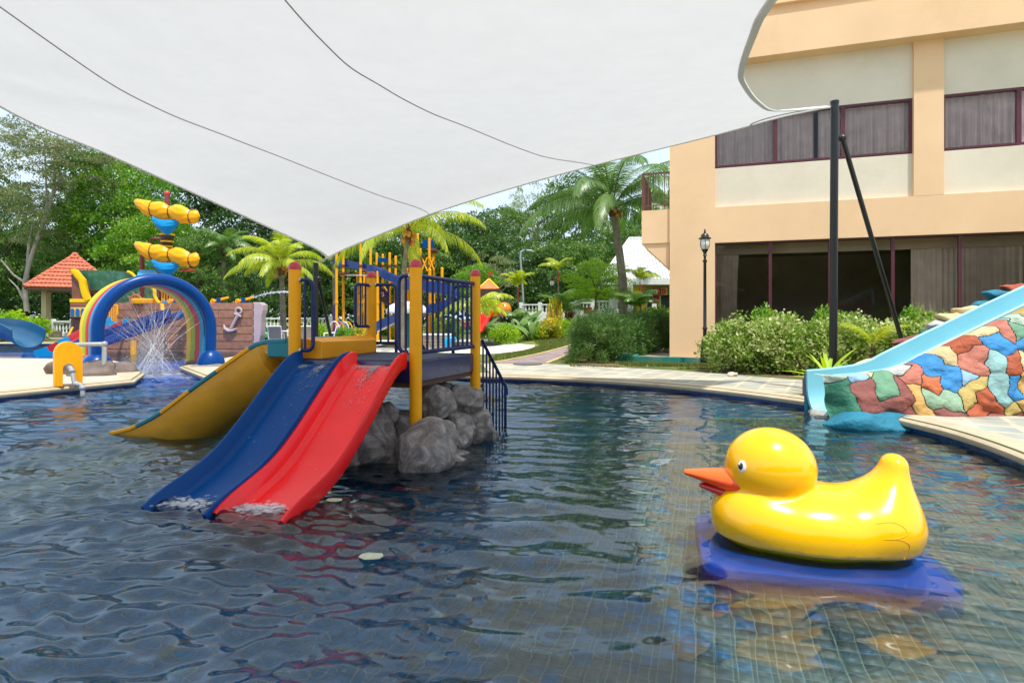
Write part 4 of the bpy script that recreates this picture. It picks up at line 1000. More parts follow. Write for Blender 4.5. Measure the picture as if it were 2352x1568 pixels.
# rock body behind and stones along the far rim
m = MB(); PTS = [(x, lerp_tab(rimz, x)-.10) for x in (5.0, 5.6, 6.2, 7, 8, 9.6)]
m.slab([(x, 9.62, z-.12) for x, z in PTS]+[(9.6, 9.62, .1), (5.0, 9.62, .1)], (0, .35, 0)); m.build('back_bank', PM['maroon'], rs_)
for k, (px, py, c_, s) in enumerate(((1975, 838, 'salmon', .16), (1998, 822, 'cream', .15), (2095, 775, 'maroon', .17), (2120, 764, 'maroon', .15), (2145, 752, 'tealblue', .13), (2172, 736, 'pale', .17), (2205, 715, 'cream', .19), (2235, 700, 'cream', .16), (2270, 690, 'tealblue', .18), (2310, 668, 'tealblue', .2), (2350, 650, 'rust', .2))):
    c = W(px, py+14, 9.62); rockobj('painted_stone', (c.x, c.y, c.z), (s*1.9, .14, s*.50), 30+k, rs_, PM[c_], .03)
# stones at the mouth and in the water
V2, F2 = boulder((4.93, 7.98, .04), (.56, .30, .17), 51, .025); put(np_mesh('painted_stone', V2, F2, smooth=True), 'painted_stone', PM['tealblue'], rs_)
V2, F2 = boulder((4.86, 8.05, -.2), (.5, .25, .2), 52, .03); put(np_mesh('footing', V2, F2, smooth=True), 'footing', M('wet_brown_rock', (.05, .028, .018), .4), rs_)
V2, F2 = boulder((4.84, 8.82, -.20), (.30, .44, .26), 53, .03); put(np_mesh('mouth_rock', V2, F2, smooth=True), 'mouth_rock', M('grey_mouth_rock', (.30, .28, .24), .7, .2, 4, .4, 25), rs_)
m = MB(); m.slab([(4.71, 9.22, -.3), (4.71, 9.34, -.3), (4.71, 9.36, .6), (4.71, 9.27, .62)], (.6, .02, .05)); m.build('mouth_cheek', PM['tealblue'], rs_, bevel=.02)
# ------------------------------------------------------------------ rainbow water arch
AC = Vector((-9.3, 15.2, 0)); AS = Vector((.69, .72, 0)).normalized(); AA = Vector((-.72, .69, 0)).normalized()
arch = thing('rainbow_arch', 'rainbow striped water arch with blue front tube spraying jets over the channel', 'water arch', (AC.x, AC.y, GZ))
LIME = M('lime_gelcoat', (.33, .47, .005), .4, .06, 3, spec=.2); YG = M('sun_yellow_gelcoat', (.86, .52, .005), .4, .05, 3, spec=.2); RG = M('rainbow_red', (.60, .008, .012), .4, .05, 3, spec=.2); CG = M('rainbow_cyan', (.01, .25, .50), .4, .05, 3, spec=.2); DB = M('rainbow_blue', (.0, .045, .22), .3, .05, 3, spec=.25)
def arch_path(rad, zc, zb, n=40):
    P = [(-rad, zb), (-rad, zb+(zc-zb)*.5)]
    for k in range(n+1): w = math.pi*(1-k/n); P.append((rad*math.cos(w), zc+rad*math.sin(w)*1.02))
    P += [(rad, zb+(zc-zb)*.5), (rad, zb)]; return P
def band(off, width, rad_in, rad_out, mat, round_=False):
    zc, zb = 1.16, .42; mid = (rad_in+rad_out)/2; P = arch_path(mid, zc, zb); fr = []
    for i, (s, z) in enumerate(P):
        a = P[max(i-1, 0)]; b = P[min(i+1, len(P)-1)]; tg = Vector((b[0]-a[0], b[1]-a[1])).normalized(); nv = Vector((-tg.y, tg.x))     # outward
        outw = AS*nv.x+Vector((0, 0, nv.y)); fr.append((AC+AS*s+Vector((0, 0, z))+AA*off, AA, outw))
    h = (rad_out-rad_in)/2
    if round_: sec = [(width/2*math.cos(2*math.pi*k/16), h*math.sin(2*math.pi*k/16)) for k in range(16)]
    else: sec = [(-width/2, -h), (width/2, -h), (width/2, h*.7), (width*.3, h), (-width*.3, h), (-width/2, h*.7)]
    o = MB().sweep(sec, fr).build('band', mat, arch, smooth=True)
    for s in (-1, 1):          # flared foot of each band
        c = AC+AS*(s*mid)+AA*off
        m = MB(); n = 16; vs = []; prof_ = [(0.0, .44), (.06, .44), (.10, .40), (.16, .30), (.24, .14), (.27, .0), (.27, -.04)] if round_ else [(-.02, .44), (.03, .43), (.10, .36), (.20, .22), (.28, .08), (.30, -.04)]
        if round_: m.lathe((c.x, c.y, .16), [(.37, -.06), (.37, .05), (.33, .20), (.26, .33), (.19, .40), (.12, .43)], 22); 
        else:
            pts = [AC+AS*(s*(rad_in-.02))+AA*off+Vector((0, 0, .10))]+[AC+AS*(s*(rad_out+u))+AA*off+Vector((0, 0, .10+z)) for u, z in reversed(prof_)]+[AC+AS*(s*(rad_in-.02))+AA*off+Vector((0, 0, .54))]
            m.slab([p-AA*width/2 for p in pts], AA*width)
        m.build('foot', mat, o, smooth=True)
    return o
band(0, .28, 1.16, 1.45, DB, True)
for k, mt in enumerate((CG, RG, LIME, YG)): band(.32+k*.36, .346, 1.17, 1.42, mt)
# spray: jets, drops and mist in the arch (uncountable)
SPRAY = bpy.data.materials.new('spray'); SPRAY.use_nodes = True; t = SPRAY.node_tree; p = t.nodes['Principled BSDF']; p.inputs['Base Color'].default_value = (.9, .93, .97, 1); p.inputs['Roughness'].default_value = .3
tr = t.nodes.new('ShaderNodeBsdfTransparent'); mx = t.nodes.new('ShaderNodeMixShader'); mx.inputs[0].default_value = .26
t.links.new(tr.outputs[0], mx.inputs[1]); t.links.new(p.outputs[0], mx.inputs[2]); t.links.new(mx.outputs[0], t.nodes['Material Output'].inputs[0])
m = MB(); rj = random.Random(8); drops = MB()
for off in (.1, .5, .9, 1.25, 1.5):
    for k in range(13):
        w = math.pi*(.08+.84*(k+rj.uniform(-.3, .3))/12); a = AC+AS*(1.15*math.cos(w))+AA*off+Vector((0, 0, 1.16+1.15*math.sin(w)))
        tgt = AC+AS*rj.gauss(0.05-.45*math.cos(w), .16)+AA*(off+rj.gauss(0, .1))+Vector((0, 0, .03))
        L_ = [a.lerp(tgt, s)+Vector((0, 0, .12*math.sin(s*math.pi)*abs(math.cos(w)))) for s in (0, .2, .4, .6, .8, 1)]
        m.tube(L_, [.0035, .0045, .006, .0065, .007, .007], 5)
        for j in range(16):
            s = rj.uniform(.25, 1); q = a.lerp(tgt, s); sz = rj.uniform(.005, .012); drops.sphere(q+Vector((rj.gauss(0, .04), rj.gauss(0, .04), rj.gauss(0, .04))), (sz, sz, sz*1.8), 5, 4)
for k in range(2600):
    r_ = abs(rj.gauss(0, .5)); w = rj.uniform(0, 6.28); hz = rj.expovariate(2.6); q = AC+AA*.65+Vector((r_*math.cos(w), r_*math.sin(w), min(hz, 1.6)*max(0, 1-r_*.5)))
    s = rj.uniform(.004, .011); drops.sphere(q, (s, s, s*1.6), 4, 3)
jets = thing('water_spray', 'fine water jets and splash falling inside the rainbow arch', 'water spray', (AC.x, AC.y, 0))
setp(m.build('jet', SPRAY, jets, smooth=True), kind='stuff'); setp(drops.build('droplets', SPRAY, jets, smooth=True), kind='stuff')
MIST = bpy.data.materials.new('mist'); MIST.use_nodes = True; t = MIST.node_tree; t.nodes.remove(t.nodes['Principled BSDF']); pv = t.nodes.new('ShaderNodeVolumePrincipled'); pv.inputs['Color'].default_value = (.95, .97, 1, 1); pv.inputs['Density'].default_value = .08
t.links.new(pv.outputs[0], t.nodes['Material Output'].inputs['Volume'])
q = AC+AA*.6; mm = MB(); mm.sphere((q.x, q.y, .35), (.75, .75, .62), 20, 12); mm.sphere
mo = mm.build('mist', MIST, jets, smooth=True); setp(mo, kind='stuff')
mm = MB(); mm.sphere((q.x, q.y, .30), (.38, .38, .9), 20, 12); setp(mm.build('mist', MIST, jets, smooth=True), kind='stuff')
# white water on the channel
m = MB()
for k in range(260):
    pt = AC+AA*rj.gauss(.2, .9)+AS*rj.gauss(.1, .5); s = rj.uniform(.02, .07); m.sphere((pt.x, pt.y, .004), (s*2.2, s*.5, .006), 7, 3)
setp(m.build('foam', FOAM, jets, smooth=True), kind='stuff')
# rocks round the feet
DKROCK = M('dark_brown_rock', (.15, .115, .10), .8, .3, 3, .6, 12)
f1_ = AC-AS*1.31; f2_ = AC+AS*1.31
rockobj('boulder', (-9.75, 13.55, .18), (.50, .42, .28), 61, mat=DKROCK, label='dark brown boulder carrying the grey pipe before the rainbow arch', cat='rock')
rockobj('boulder', (-10.7, 13.9, .16), (.45, .4, .28), 62, mat=DKROCK, label='low brown boulder between the yellow pump cover and the arch foot', cat='rock')
rockobj('boulder', (-9.8, 14.25, .12), (.45, .4, .25), 63, mat=DKROCK, label='brown boulder against the blue left foot of the rainbow arch', cat='rock')
GR2 = M('grey_rock_bank', (.20, .185, .16), .8, .3, 3, .6, 12)
for k, (s, o_) in enumerate(((1.25, -.15), (1.45, .4), (1.4, .95), (1.5, 1.4))):
    q = AC+AS*s+AA*o_; rockobj('boulder', (q.x, q.y, .05), (.48, .42, .17), 64+k, mat=GR2, label=['grey rock under the blue right foot of the rainbow arch', 'grey rock under the cyan right foot of the rainbow arch', 'grey rock under the lime right foot of the rainbow arch', 'grey rock under the yellow right foot of the rainbow arch'][k], cat='rock', group='rocks at the rainbow arch')
# yellow pump cover with its pipes
pc = thing('pump_cover', 'round-topped yellow pump cover at the edge of the sand deck', 'pump cover', (-9.9, 12.4, GZ))
a0 = G(125, 887, .16); a1 = G(190, 886, .16); ax = (a1-a0).normalized(); wd_ = (a1-a0).length; bk = Vector((-.68, .73, 0))
pts = []
hh = .86
for k in range(17): w = math.pi*(1-k/16); pts.append(a0+ax*(wd_/2+wd_/2*math.cos(w))+Vector((0, 0, hh-wd_/2+wd_/2*math.sin(w))))
hw_ = .085*wd_/.65; mid = wd_/2; hole = [a0+ax*(mid+.07), ]
hp = [a0+ax*wd_, a0+ax*(mid+.10)] + [a0+ax*(mid+.10*math.cos(w))+Vector((0, 0, .34+.10*math.sin(w))) for w in [math.pi*k/8 for k in range(9)]]+[a0+ax*(mid-.10), a0]
m = MB(); m.slab(list(reversed(pts))+[a0, a0+ax*(mid-.10)]+[a0+ax*(mid-.10*math.cos(w))+Vector((0, 0, .34+.10*math.sin(w))) for w in [math.pi*k/8 for k in range(9)]]+[a0+ax*(mid+.10), a0+ax*wd_], bk*.06); m.build('front_panel', YEL, pc)
m = MB(); fr = [(p+bk*.061, bk, Vector((0, 0, 1))) for p in [a0]+pts+[a0+ax*wd_]]
m.sweep([(0, 0), (.24, 0), (.24, -.015), (0, -.015)], [(p, u_, (p-(a0+ax*mid+Vector((0, 0, hh-wd_/2)))).normalized()) for p, u_, _ in fr]); m.build('hood', YEL, pc, smooth=True)
PVC = M('grey_pvc', (.32, .33, .34), .45, .08, 4)
pp = thing('grey_pipe', 'grey plastic pipe rising from the pool into the yellow pump cover', 'pipe', tuple(a0+ax*mid))
P = [a0+ax*(mid+.02)+bk*.1+Vector((0, 0, .36)), a0+ax*(mid+.03)-bk*.06+Vector((0, 0, .36)), a0+ax*(mid+.05)-bk*.10+Vector((0, 0, .30)), a0+ax*(mid+.09)-bk*.12+Vector((0, 0, .07)), a0+ax*(mid+.12)-bk*.14+Vector((0, 0, .05)), a0+ax*(mid+.20)-bk*.20+Vector((0, 0, .04)), a0+ax*(mid+.22)-bk*.22+Vector((0, 0, -.02)), a0+ax*(mid+.22)-bk*.22+Vector((0, 0, -.3))]
MB().tube(P, .042, 12).build('pipe', PVC, pp, smooth=True)
for q in (P[2], P[4], P[6]): MB().sphere(q, .056, 12, 8).build('elbow', PVC, pp, smooth=True)
p2 = thing('grey_pipe', 'grey plastic pipe frame standing on the brown boulder by the arch', 'pipe', (-9.6, 13.4, .3))
ea = W(155, 792, 13.3); eb = W(240, 790, 13.45); ec = W(239, 851, 13.45); e0 = W(150, 800, 13.25)
MB().tube([e0, e0.lerp(ea, .6), ea, ea.lerp(eb, .5), eb-(eb-ea).normalized()*.06, eb+Vector((0, 0, -.06)), ec], .052, 12).build('pipe', PVC, p2, smooth=True)
for q in (ea, eb): MB().sphere(q, .068, 12, 8).build('elbow', PVC, p2, smooth=True)
# blue flume end on the far left
bs = thing('flume_slide', 'dark blue flume slide mouth over the water at the left edge', 'slide', (-25, 29, 0))
fl = [W(66, 782, 27.5), W(40, 768, 27.6), W(0, 758, 27.8), W(-60, 752, 28.2), W(-160, 735, 28.8)]
FL = spline(fl, 8); SIDE = Vector((.55, .83, 0)).normalized()
def fsec(i):
    r = .62; out = []
    for k in range(13): w = math.pi*k/12; out.append((-r*math.cos(w), .52-.85*(math.sin(w)**.7)))
    for k in range(13): w = math.pi*(1-k/12); out.append((-(r+.05)*math.cos(w), .52-.90*(math.sin(w)**.7)))
    return out
MB().sweep(fsec, [(p, SIDE, Vector((0, 0, 1))) for p in FL]).build('chute', M('deep_blue_flume', (.01, .09, .19), .3, .1, 2, coat=.4), bs, smooth=True)

# ------------------------------------------------------------------ pirate ship play set
SY = 25.0
ship = thing('pirate_ship', 'wooden-look pirate ship play structure with furled yellow sails behind the arch', 'play ship', (XP(400, SY), SY, 0))
PLANKC = [M('hull_plank_%d' % k, c, .7, .22, 5, .3, 30) for k, c in enumerate(((.34, .155, .10), (.30, .135, .088), (.36, .17, .108)))]
LINE = M('hull_seam_yellow', (.55, .38, .14), .7, .1)
BRN = M('ship_brown', (.19, .075, .045), .65, .15, 3, .15, 25); RB = M('mast_red_brown', (.22, .045, .035), .5, .1, 4)
rows = [694, 712, 730.5, 749, 767, 784, 801.5, 815]
x0, x1 = XP(215, SY), XP(583, SY)
m = MB(); m.prism([(x0+.05, SY+.05), (x1-.05, SY+.05), (x1-.3, SY+.3), (x1-2.6, SY+3.2), (x0+.05, SY+3.2)], -.38, ZP(694, SY)-.05); m.build('hull_core', LINE, ship)
for k in range(7):
    zt, zb = ZP(rows[k], SY), max(ZP(rows[k+1], SY), -.38); cuts_ = [x0, x0+2.3+.5*(k % 2), x0+4.6+.4*((k+1) % 3), x1]
    for j in range(3):
        m = MB(); m.box(cuts_[j]+.008, cuts_[j+1]-.008, SY, SY+.06, zb+.026, zt-.026); m.build('plank', PLANKC[(k+j) % 3], ship)
LILAC = M('lilac_grey_paint', (.46, .36, .38), .6, .08, 3)
m = MB(); m.slab([W(580, 808, SY), W(590, 812, SY), W(598, 770, SY), W(600, 725, SY), W(604, 712, SY), W(604, 700, SY), W(596, 694, SY), W(580, 694, SY)], (0, .5, 0)); m.build('bow_post', LILAC, ship, bevel=.02)
anc = MB(); c = lambda px, py: W(px, py, SY-.07)
anc.tube([c(547, 722), c(530, 756)], .07, 8); anc.tube([c(538, 720), c(554, 727)], .06, 8)
anc.tube([c(548, 714)+Vector((.13*math.cos(w), 0, .13*math.sin(w))) for w in [2*math.pi*k/14 for k in range(14)]], .045, 7, closed=True)
anc.tube([c(514, 745), c(516, 754), c(525, 760), c(535, 759), c(544, 754)], [.03, .07, .09, .07, .03], 8)
anc.build('anchor', LILAC, ship, smooth=True)
# stern castle
m = MB(); m.slab([W(165, 690, SY), W(203, 690, SY), W(199, 660, SY), W(192, 640, SY), W(180, 628, SY), W(168, 620, SY), W(164, 620, SY)], (0, .18, 0)); m.build('stern_panel', BRN, ship)
sc = spline([W(165, 620, SY-.06), W(172, 624, SY-.06), W(182, 636, SY-.06), W(189, 645, SY-.06), W(192, 660, SY-.06), W(196, 675, SY-.06), W(202, 690, SY-.06)], 5)
MB().sweep([(-.10, -.08), (.12, -.08), (.14, .06), (0, .10), (-.12, .06)], [(p, Vector((1, 0, .35)), Vector((0, -1, 0))) for p in sc]).build('scroll_trim', YG, ship, smooth=True)
m = MB(); p_ = W(164, 695, SY); q_ = W(206, 690, SY); m.box(p_.x, q_.x, SY-.12, SY+.3, p_.z, q_.z+.06); m.build('trim_board', YG, ship, bevel=.02)
m = MB(); p_ = W(160, 731, SY-.2); q_ = W(207, 696, SY-.2); m.box(p_.x, q_.x, SY-.22, SY+.6, p_.z, q_.z); m.build('gallery', BRN, ship, bevel=.05)
m = MB(); p_ = W(164, 800, SY); q_ = W(206, 732, SY); m.box(p_.x, q_.x, SY-.02, SY+2.5, -.38, q_.z); m.build('stern_hull', BRN, ship)
p_ = W(163, 728, SY-.24); q_ = W(199, 706, SY-.24); m = MB(); m.box(p_.x, q_.x, SY-.27, SY-.222, p_.z, q_.z); m.build('window_panel', M('straw_yellow', (.60, .45, .12), .5), ship, bevel=.01)
for k in range(3):
    cx_ = p_.x+(q_.x-p_.x)*(k+.5)/3; w_ = (q_.x-p_.x)/3*.36; z0 = p_.z+.03; z1 = q_.z-.13
    pts = [(cx_-w_, SY-.275, z0), (cx_+w_, SY-.275, z0)]+[(cx_+w_*math.cos(w), SY-.275, z1+w_*1.1*math.sin(w)) for w in [math.pi*i/8 for i in range(9)]]
    fr_ = MB(); fr_.slab([(cx_+(x-cx_)*1.25, y, (z-z0)*1.06+z0-.02) for x, y, z in pts], (0, -.02, 0)); fo_ = fr_.build('window_frame', YG, ship)
    m = MB(); m.slab([(x, y-.022, z) for x, y, z in pts], (0, -.02, 0)); m.build('window', M('window_blue', (.01, .12, .35), .3), fo_)
GREEN = M('faded_green_boards', (.03, .13, .07), .6, .35, 4, .2, 18, dirt=(.10, .20, .14), dirts=2)
m = MB(); m.slab([W(180, 620, SY+.3), W(240, 621, SY+.3), W(303, 625, SY+.3), W(310, 635, SY+.3), W(290, 652, SY+.3), W(262, 674, SY+.3), W(243, 676, SY+.3), W(226, 666, SY+.3), W(205, 662, SY+.3), W(194, 645, SY+.3)], (0, .12, 0)); m.build('green_panel', GREEN, ship)
m = MB(); m.slab([W(255, 650, SY+2.6), W(360, 660, SY+2.6), W(360, 715, SY+2.6), W(255, 715, SY+2.6)], (0, .1, 0)); m.build('green_panel', GREEN, ship)
m = MB(); m.slab([W(205, 672, SY+.42), W(222, 675, SY+.42), W(236, 685, SY+.42), W(240, 700, SY+.42), W(240, 800, SY+.42), W(232, 800, SY+.42), W(228, 705, SY+.42), W(215, 690, SY+.42), W(205, 688, SY+.42)], (0, .6, 0)); m.build('arch_frame', BRN, ship)
sc = spline([W(240, 651, SY+.2), W(248, 656, SY+.2), W(256, 660, SY+.2)], 4)
MB().tube(spline([W(293, 624, SY+.2), W(301, 627, SY+.2), W(311, 636, SY+.2)], 5), .06, 8).build('scroll_trim', YG, ship, smooth=True)
# masts, crow's nest and furled sails
mp_ = W(384, 445, SY+1.2); MB().tube([(mp_.x, mp_.y, -.38), tuple(mp_)], .105, 12).build('mast', RB, ship, smooth=True)
MB().sphere(mp_, .13, 10, 7).build('mast_knob', REDCAP, ship, smooth=True)
for px, y0_, y1_ in ((326, 585, 790), (369, 560, 790)):
    a = W(px, y0_, SY+1.6); MB().tube([(a.x, a.y, -.38), tuple(a)], .11, 10).build('post', RB, ship, smooth=True)
YSAIL = M('sail_yellow', (.90, .40, .002), .32, .05, 2, spec=.3); SBLUE = M('sail_blue', (.0, .22, .50), .35, .06, 2, spec=.3)
def furled(py0, py1):
    # bundle from left tip to right tip, lobes between dark ties, with moulded folds
    n = 30; rings = []; vs = []; pxs = np.linspace(308, 458, 61); cen = []
    rad = .0188*np.interp(pxs, [308, 310, 315, 322, 332, 342, 350, 352, 355, 362, 370, 378, 386, 390, 394, 402, 412, 422, 432, 438.5, 442, 448, 454, 457, 458], [2, 6, 9.5, 13, 16.5, 18, 17, 15.5, 17, 19, 20, 18.5, 14, 12, 14, 18, 20, 19, 16, 13, 14.5, 15, 12, 7, 2])
    cy0 = np.interp(pxs, [308, 335, 365, 390, 415, 440, 458], [463, 478, 484, 487, 492, 499, 496])+(py0-474)
    for i, px in enumerate(pxs):
        f_ = (px-308)/150; py = cy0[i]; d = SY+.75-.5*f_
        c = W(px, py, d); cen.append(c)
        for k in range(n):
            w = 2*math.pi*k/n; fold = 1+.05*math.sin(9*w+2.2*math.sin(px*.11))
            vs.append((c.x+.04*math.cos(w), c.y-rad[i]*fold*math.cos(w)*.85, c.z+rad[i]*fold*math.sin(w)*1.05))
    fs = [(i*n+k, i*n+(k+1) % n, (i+1)*n+(k+1) % n, (i+1)*n+k) for i in range(len(pxs)-1) for k in range(n)]
    fs.append(tuple(range(n-1, -1, -1))); fs.append(tuple(range((len(pxs)-1)*n, len(pxs)*n)))
    m = MB(); m.add(vs, fs); so_ = m.build('furled_sail', YSAIL, ship, smooth=True)
    for px in (351.5, 390, 438.5):
        i = int(round((px-308)/150*60)); r_ = rad[i]*1.04; c = cen[i]
        MB().tube([(c.x, c.y-r_*.85*math.cos(w), c.z+r_*1.05*math.sin(w)) for w in [2*math.pi*k/20 for k in range(20)]], .02, 6, closed=True).build('tie', M('dark_rope', (.03, .018, .012), .8), so_, smooth=True)
    # blue lower sail
    cb = W(386, (py0+py1)/2+24, SY+.45); vs = []; nu_, nv_ = 20, 10
    for j in range(nv_+1):
        for i in range(nu_+1):
            a = i/nu_*2-1; b_ = j/nv_; half = .64*(1-b_**1.3)+.02; th = .22*math.sin(math.pi*min(1, b_+.15))*(1-a*a*.7)
            vs.append((cb.x+a*half, cb.y-th-.015*math.sin(b_*34+a*2), cb.z+.05-.60*b_+.18*a*a*(1-b_)))
    fs = [(j*(nu_+1)+i, (j+1)*(nu_+1)+i, (j+1)*(nu_+1)+i+1, j*(nu_+1)+i+1) for j in range(nv_) for i in range(nu_)]
    o = MB().add(vs, fs).build('lower_sail', SBLUE, ship, smooth=True); sm = o.modifiers.new('thick', 'SOLIDIFY'); sm.thickness = .08; sm.offset = -1
furled(474, 501); furled(572, 599)
cn = W(384, 552, SY+1.1); DBR = M('dark_barrel', (.035, .02, .015), .5, .2, 8)
nest = MB().lathe((cn.x, cn.y, cn.z-.30), [(.20, 0), (.24, .2), (.27, .4), (.30, .56), (.27, .56), (.2, .4)], 20).build('crows_nest', DBR, ship, smooth=True)
for dz, r_ in ((.02, .225), (.24, .265), (.55, .315)): MB().lathe((cn.x, cn.y, cn.z-.30+dz), [(r_-.02, -.035), (r_, -.03), (r_, .03), (r_-.02, .035)], 20).build('hoop', YG, nest, smooth=True)
MB().tube([W(346, 575, SY+1.4), W(346, 550, SY+1.4), W(348, 548, SY+1.4), W(368, 548, SY+1.4), W(370, 550, SY+1.4), W(370, 580, SY+1.4)], .05, 8).build('hoop_rail', RB, ship, smooth=True)
JADE = M('jade_plastic', (.02, .32, .22), .35, .08, 3)
bk_ = MB(); bk_.slab([W(334, 598, SY+1.3), W(364, 604, SY+1.3), W(364, 614, SY+1.3), W(336, 612, SY+1.3)], (0, .5, 0)); bk_.build('tipping_bucket', JADE, ship, bevel=.04)
MB().slab([W(318, 622, SY+1), W(352, 622, SY+1.0), W(358, 631, SY+.6), W(314, 633, SY+.6)], (0, .1, .06)).build('roof_panel', CYAN, ship)
MB().slab([W(412, 618, SY+1.5), W(434, 616, SY+1.5), W(434, 620, SY+1.5), W(412, 622, SY+1.5)], (0, .5, 0)).build('shelf_panel', REDCAP, ship)
# wheel
whc = W(312, 690, SY+.1); wh = MB(); wh.tube([whc+Vector((.24*math.cos(w), 0, .24*math.sin(w))) for w in [2*math.pi*k/18 for k in range(18)]], .045, 8, closed=True)
for k in range(4):
    w = math.pi*k/4+.3; wh.tube([whc+Vector((.40*math.cos(w), 0, .40*math.sin(w))), whc-Vector((.40*math.cos(w), 0, .40*math.sin(w)))], .025, 6)
wh.build('steering_wheel', M('terracotta_wheel', (.40, .13, .06), .5), ship, smooth=True)
MB().lathe(tuple(W(330, 698, SY+.3)), [(.45, 0), (.47, .05), (.47, .20), (.42, .23)], 18).build('barrel_top', YEL, ship, smooth=True)
for px, c_ in ((383, CYAN), (395, CYAN), (411, CYAN), (422, CYAN)):
    a = W(px, 697, SY+.5); MB().box(a.x-.16, a.x+.16, a.y-.1, a.y+.1, a.z-.1, a.z+.12).build('bucket', c_, ship, bevel=.03)
for px in (372, 378, 384, 390, 396, 404, 412, 420): a = W(px, 668, SY+.6); MB().tube([a, a-Vector((0, 0, .55))], .025, 6).build('rope', YEL, ship)
a = W(368, 668, SY+.6); b = W(424, 668, SY+.6); MB().tube([a, b], .03, 6).build('rope_rail', YEL, ship)
a = W(411, 690, SY+.5); MB().lathe((a.x, a.y, a.z), [(.24, -.1), (.24, .15), (.15, .3), (.03, .34)], 14).build('bell', REDCAP, ship, smooth=True)
MB().tube(spline([W(350, 660, SY+.2), W(355, 668, SY+.2), W(356, 680, SY+.2), W(362, 692, SY+.2), W(368, 696, SY+.2)], 4), .07, 8).build('scroll_trim', YG, ship, smooth=True)
MB().slab([W(367, 697, SY-.5), W(374, 697, SY-.5), W(377, 722, SY-.7), W(370, 722, SY-.7)], (0, .1, 0)).build('slide_entry', YELD, ship, bevel=.02)
# ship's blue slide
def trough(name, pts, side, hw, dp, mat, parent, th=.05, seg=8):
    P = spline(pts, seg)
    sec = [(-hw-th, .0), (-hw, .0), (-hw*.85, -dp*.8), (-hw*.5, -dp), (hw*.5, -dp), (hw*.85, -dp*.8), (hw, 0), (hw+th, 0), (hw+th*.5, -dp), (hw*.5, -dp-th), (-hw*.5, -dp-th), (-hw-th*.5, -dp)]
    return MB().sweep(sec, [(p, side, Vector((0, 0, 1))) for p in P]).build(name, mat, parent, smooth=True)
trough('ship_slide', [W(412, 708, SY-.6), W(385, 716, SY-.7), W(340, 733, SY-1.2), W(290, 750, SY-1.9), W(250, 762, SY-2.5), W(215, 775, SY-3.1), W(190, 790, SY-3.5)], Vector((.45, .9, 0)).normalized(), .40, .36, M('navy_slide', (.008, .04, .22), .25, .08, 3, coat=.5), ship)
a = W(307, 782, SY-1.6); MB().tube([(a.x, a.y, -.35), tuple(a)], .12, 10).build('slide_support', YEL, ship, smooth=True)
# red and cyan slide with yellow rail
pts = [W(275, 728, SY-.3), W(245, 742, SY-.8), W(210, 756, SY-1.3), W(175, 775, SY-1.9), W(140, 793, SY-2.4), W(108, 804, SY-2.8)]
Pq = spline(pts, 6); NS = len(Pq); nseg = 7
for k in range(nseg):
    seg = Pq[k*(NS-1)//nseg:(k+1)*(NS-1)//nseg+1]
    if len(seg) > 1: trough('slide_segment', seg, Vector((.5, .86, 0)).normalized(), .36, .20, REDCAP if k % 2 else CYAN, ship, .07, 2)
for i in range(4):
    a = W(252+i*5, 700, SY-.3); MB().tube([a, a-Vector((0, 0, .75))], .03, 6).build('rail_bar', YEL, ship)
MB().tube([W(250, 720, SY-.3), W(250, 700, SY-.3), W(270, 702, SY-.3), W(270, 722, SY-.3)], .04, 8).build('yellow_rail', YEL, ship, smooth=True)
MB().tube([W(149, 790, SY-1.4), W(160, 765, SY-.8), W(167, 752, SY-.4)], .04, 8).build('yellow_rail', YELD, ship, smooth=True)
MB().tube([W(155, 795, SY-1.2), W(165, 772, SY-.6)], .04, 8).build('yellow_rail', YELD, ship, smooth=True)
# deck water cannons with a jet
for k, (px, lab) in enumerate(((405, 'yellow water cannon on the ship rail inside the arch'), (503, 'yellow water cannon on the ship rail right beside the arch'), (560, 'yellow water cannon on the bow squirting a jet of water'))):
    c_ = thing('water_cannon', lab, 'water cannon', tuple(W(px, 694, SY+.2)), 'water cannons on the ship rail')
    MB().tube([W(px-14, 692, SY+.2), W(px+4, 688, SY+.2), W(px+22, 683, SY+.2)], [.05, .06, .045], 8).build('barrel', YEL, c_, smooth=True)
    q = W(px, 690, SY+.2); MB().box(q.x-.09, q.x+.09, q.y-.08, q.y+.08, q.z-.15, q.z+.12).build('swivel', BLUE, c_, bevel=.02)
    m = MB(); m.tube([W(px-14, 692, SY+.2)+Vector((.09*math.cos(w), 0, .09*math.sin(w))) for w in [2*math.pi*i/10 for i in range(10)]], .03, 6, closed=True); m.build('handle', YEL, c_, smooth=True)
    if k == 2:
        J = spline([W(583, 683, SY+.2), W(605, 676, SY+.2), W(635, 671, SY+.2), W(662, 671, SY+.2), W(690, 680, SY+.2)], 8); m = MB(); m.tube(J, list(np.linspace(.02, .05, len(J))), 6); rj = random.Random(4)
        for q in range(160): p_ = J[rj.randrange(len(J))]; s = rj.uniform(.008, .025); m.sphere(p_+Vector((rj.gauss(0, .1), rj.gauss(0, .03), rj.gauss(0, .05))), s, 5, 4)
        setp(m.build('water_jet', SPRAY, c_, smooth=True), kind='stuff')
# green slide by the bow
gs = thing('green_slide', 'small green slide beside the bow of the pirate ship', 'slide', (XP(615, 26), 26, 0))
trough('chute', [W(598, 752, 26.5), W(606, 762, 26.2), W(616, 778, 25.8), W(630, 790, 25.4)], Vector((.5, .86, 0)).normalized(), .3, .2, M('green_gelcoat', (.02, .22, .05), .3, coat=.4), gs)
a = W(600, 756, 26.5); MB().tube([(a.x, a.y, 0), tuple(a)], .05, 8).build('support', METAL, gs)

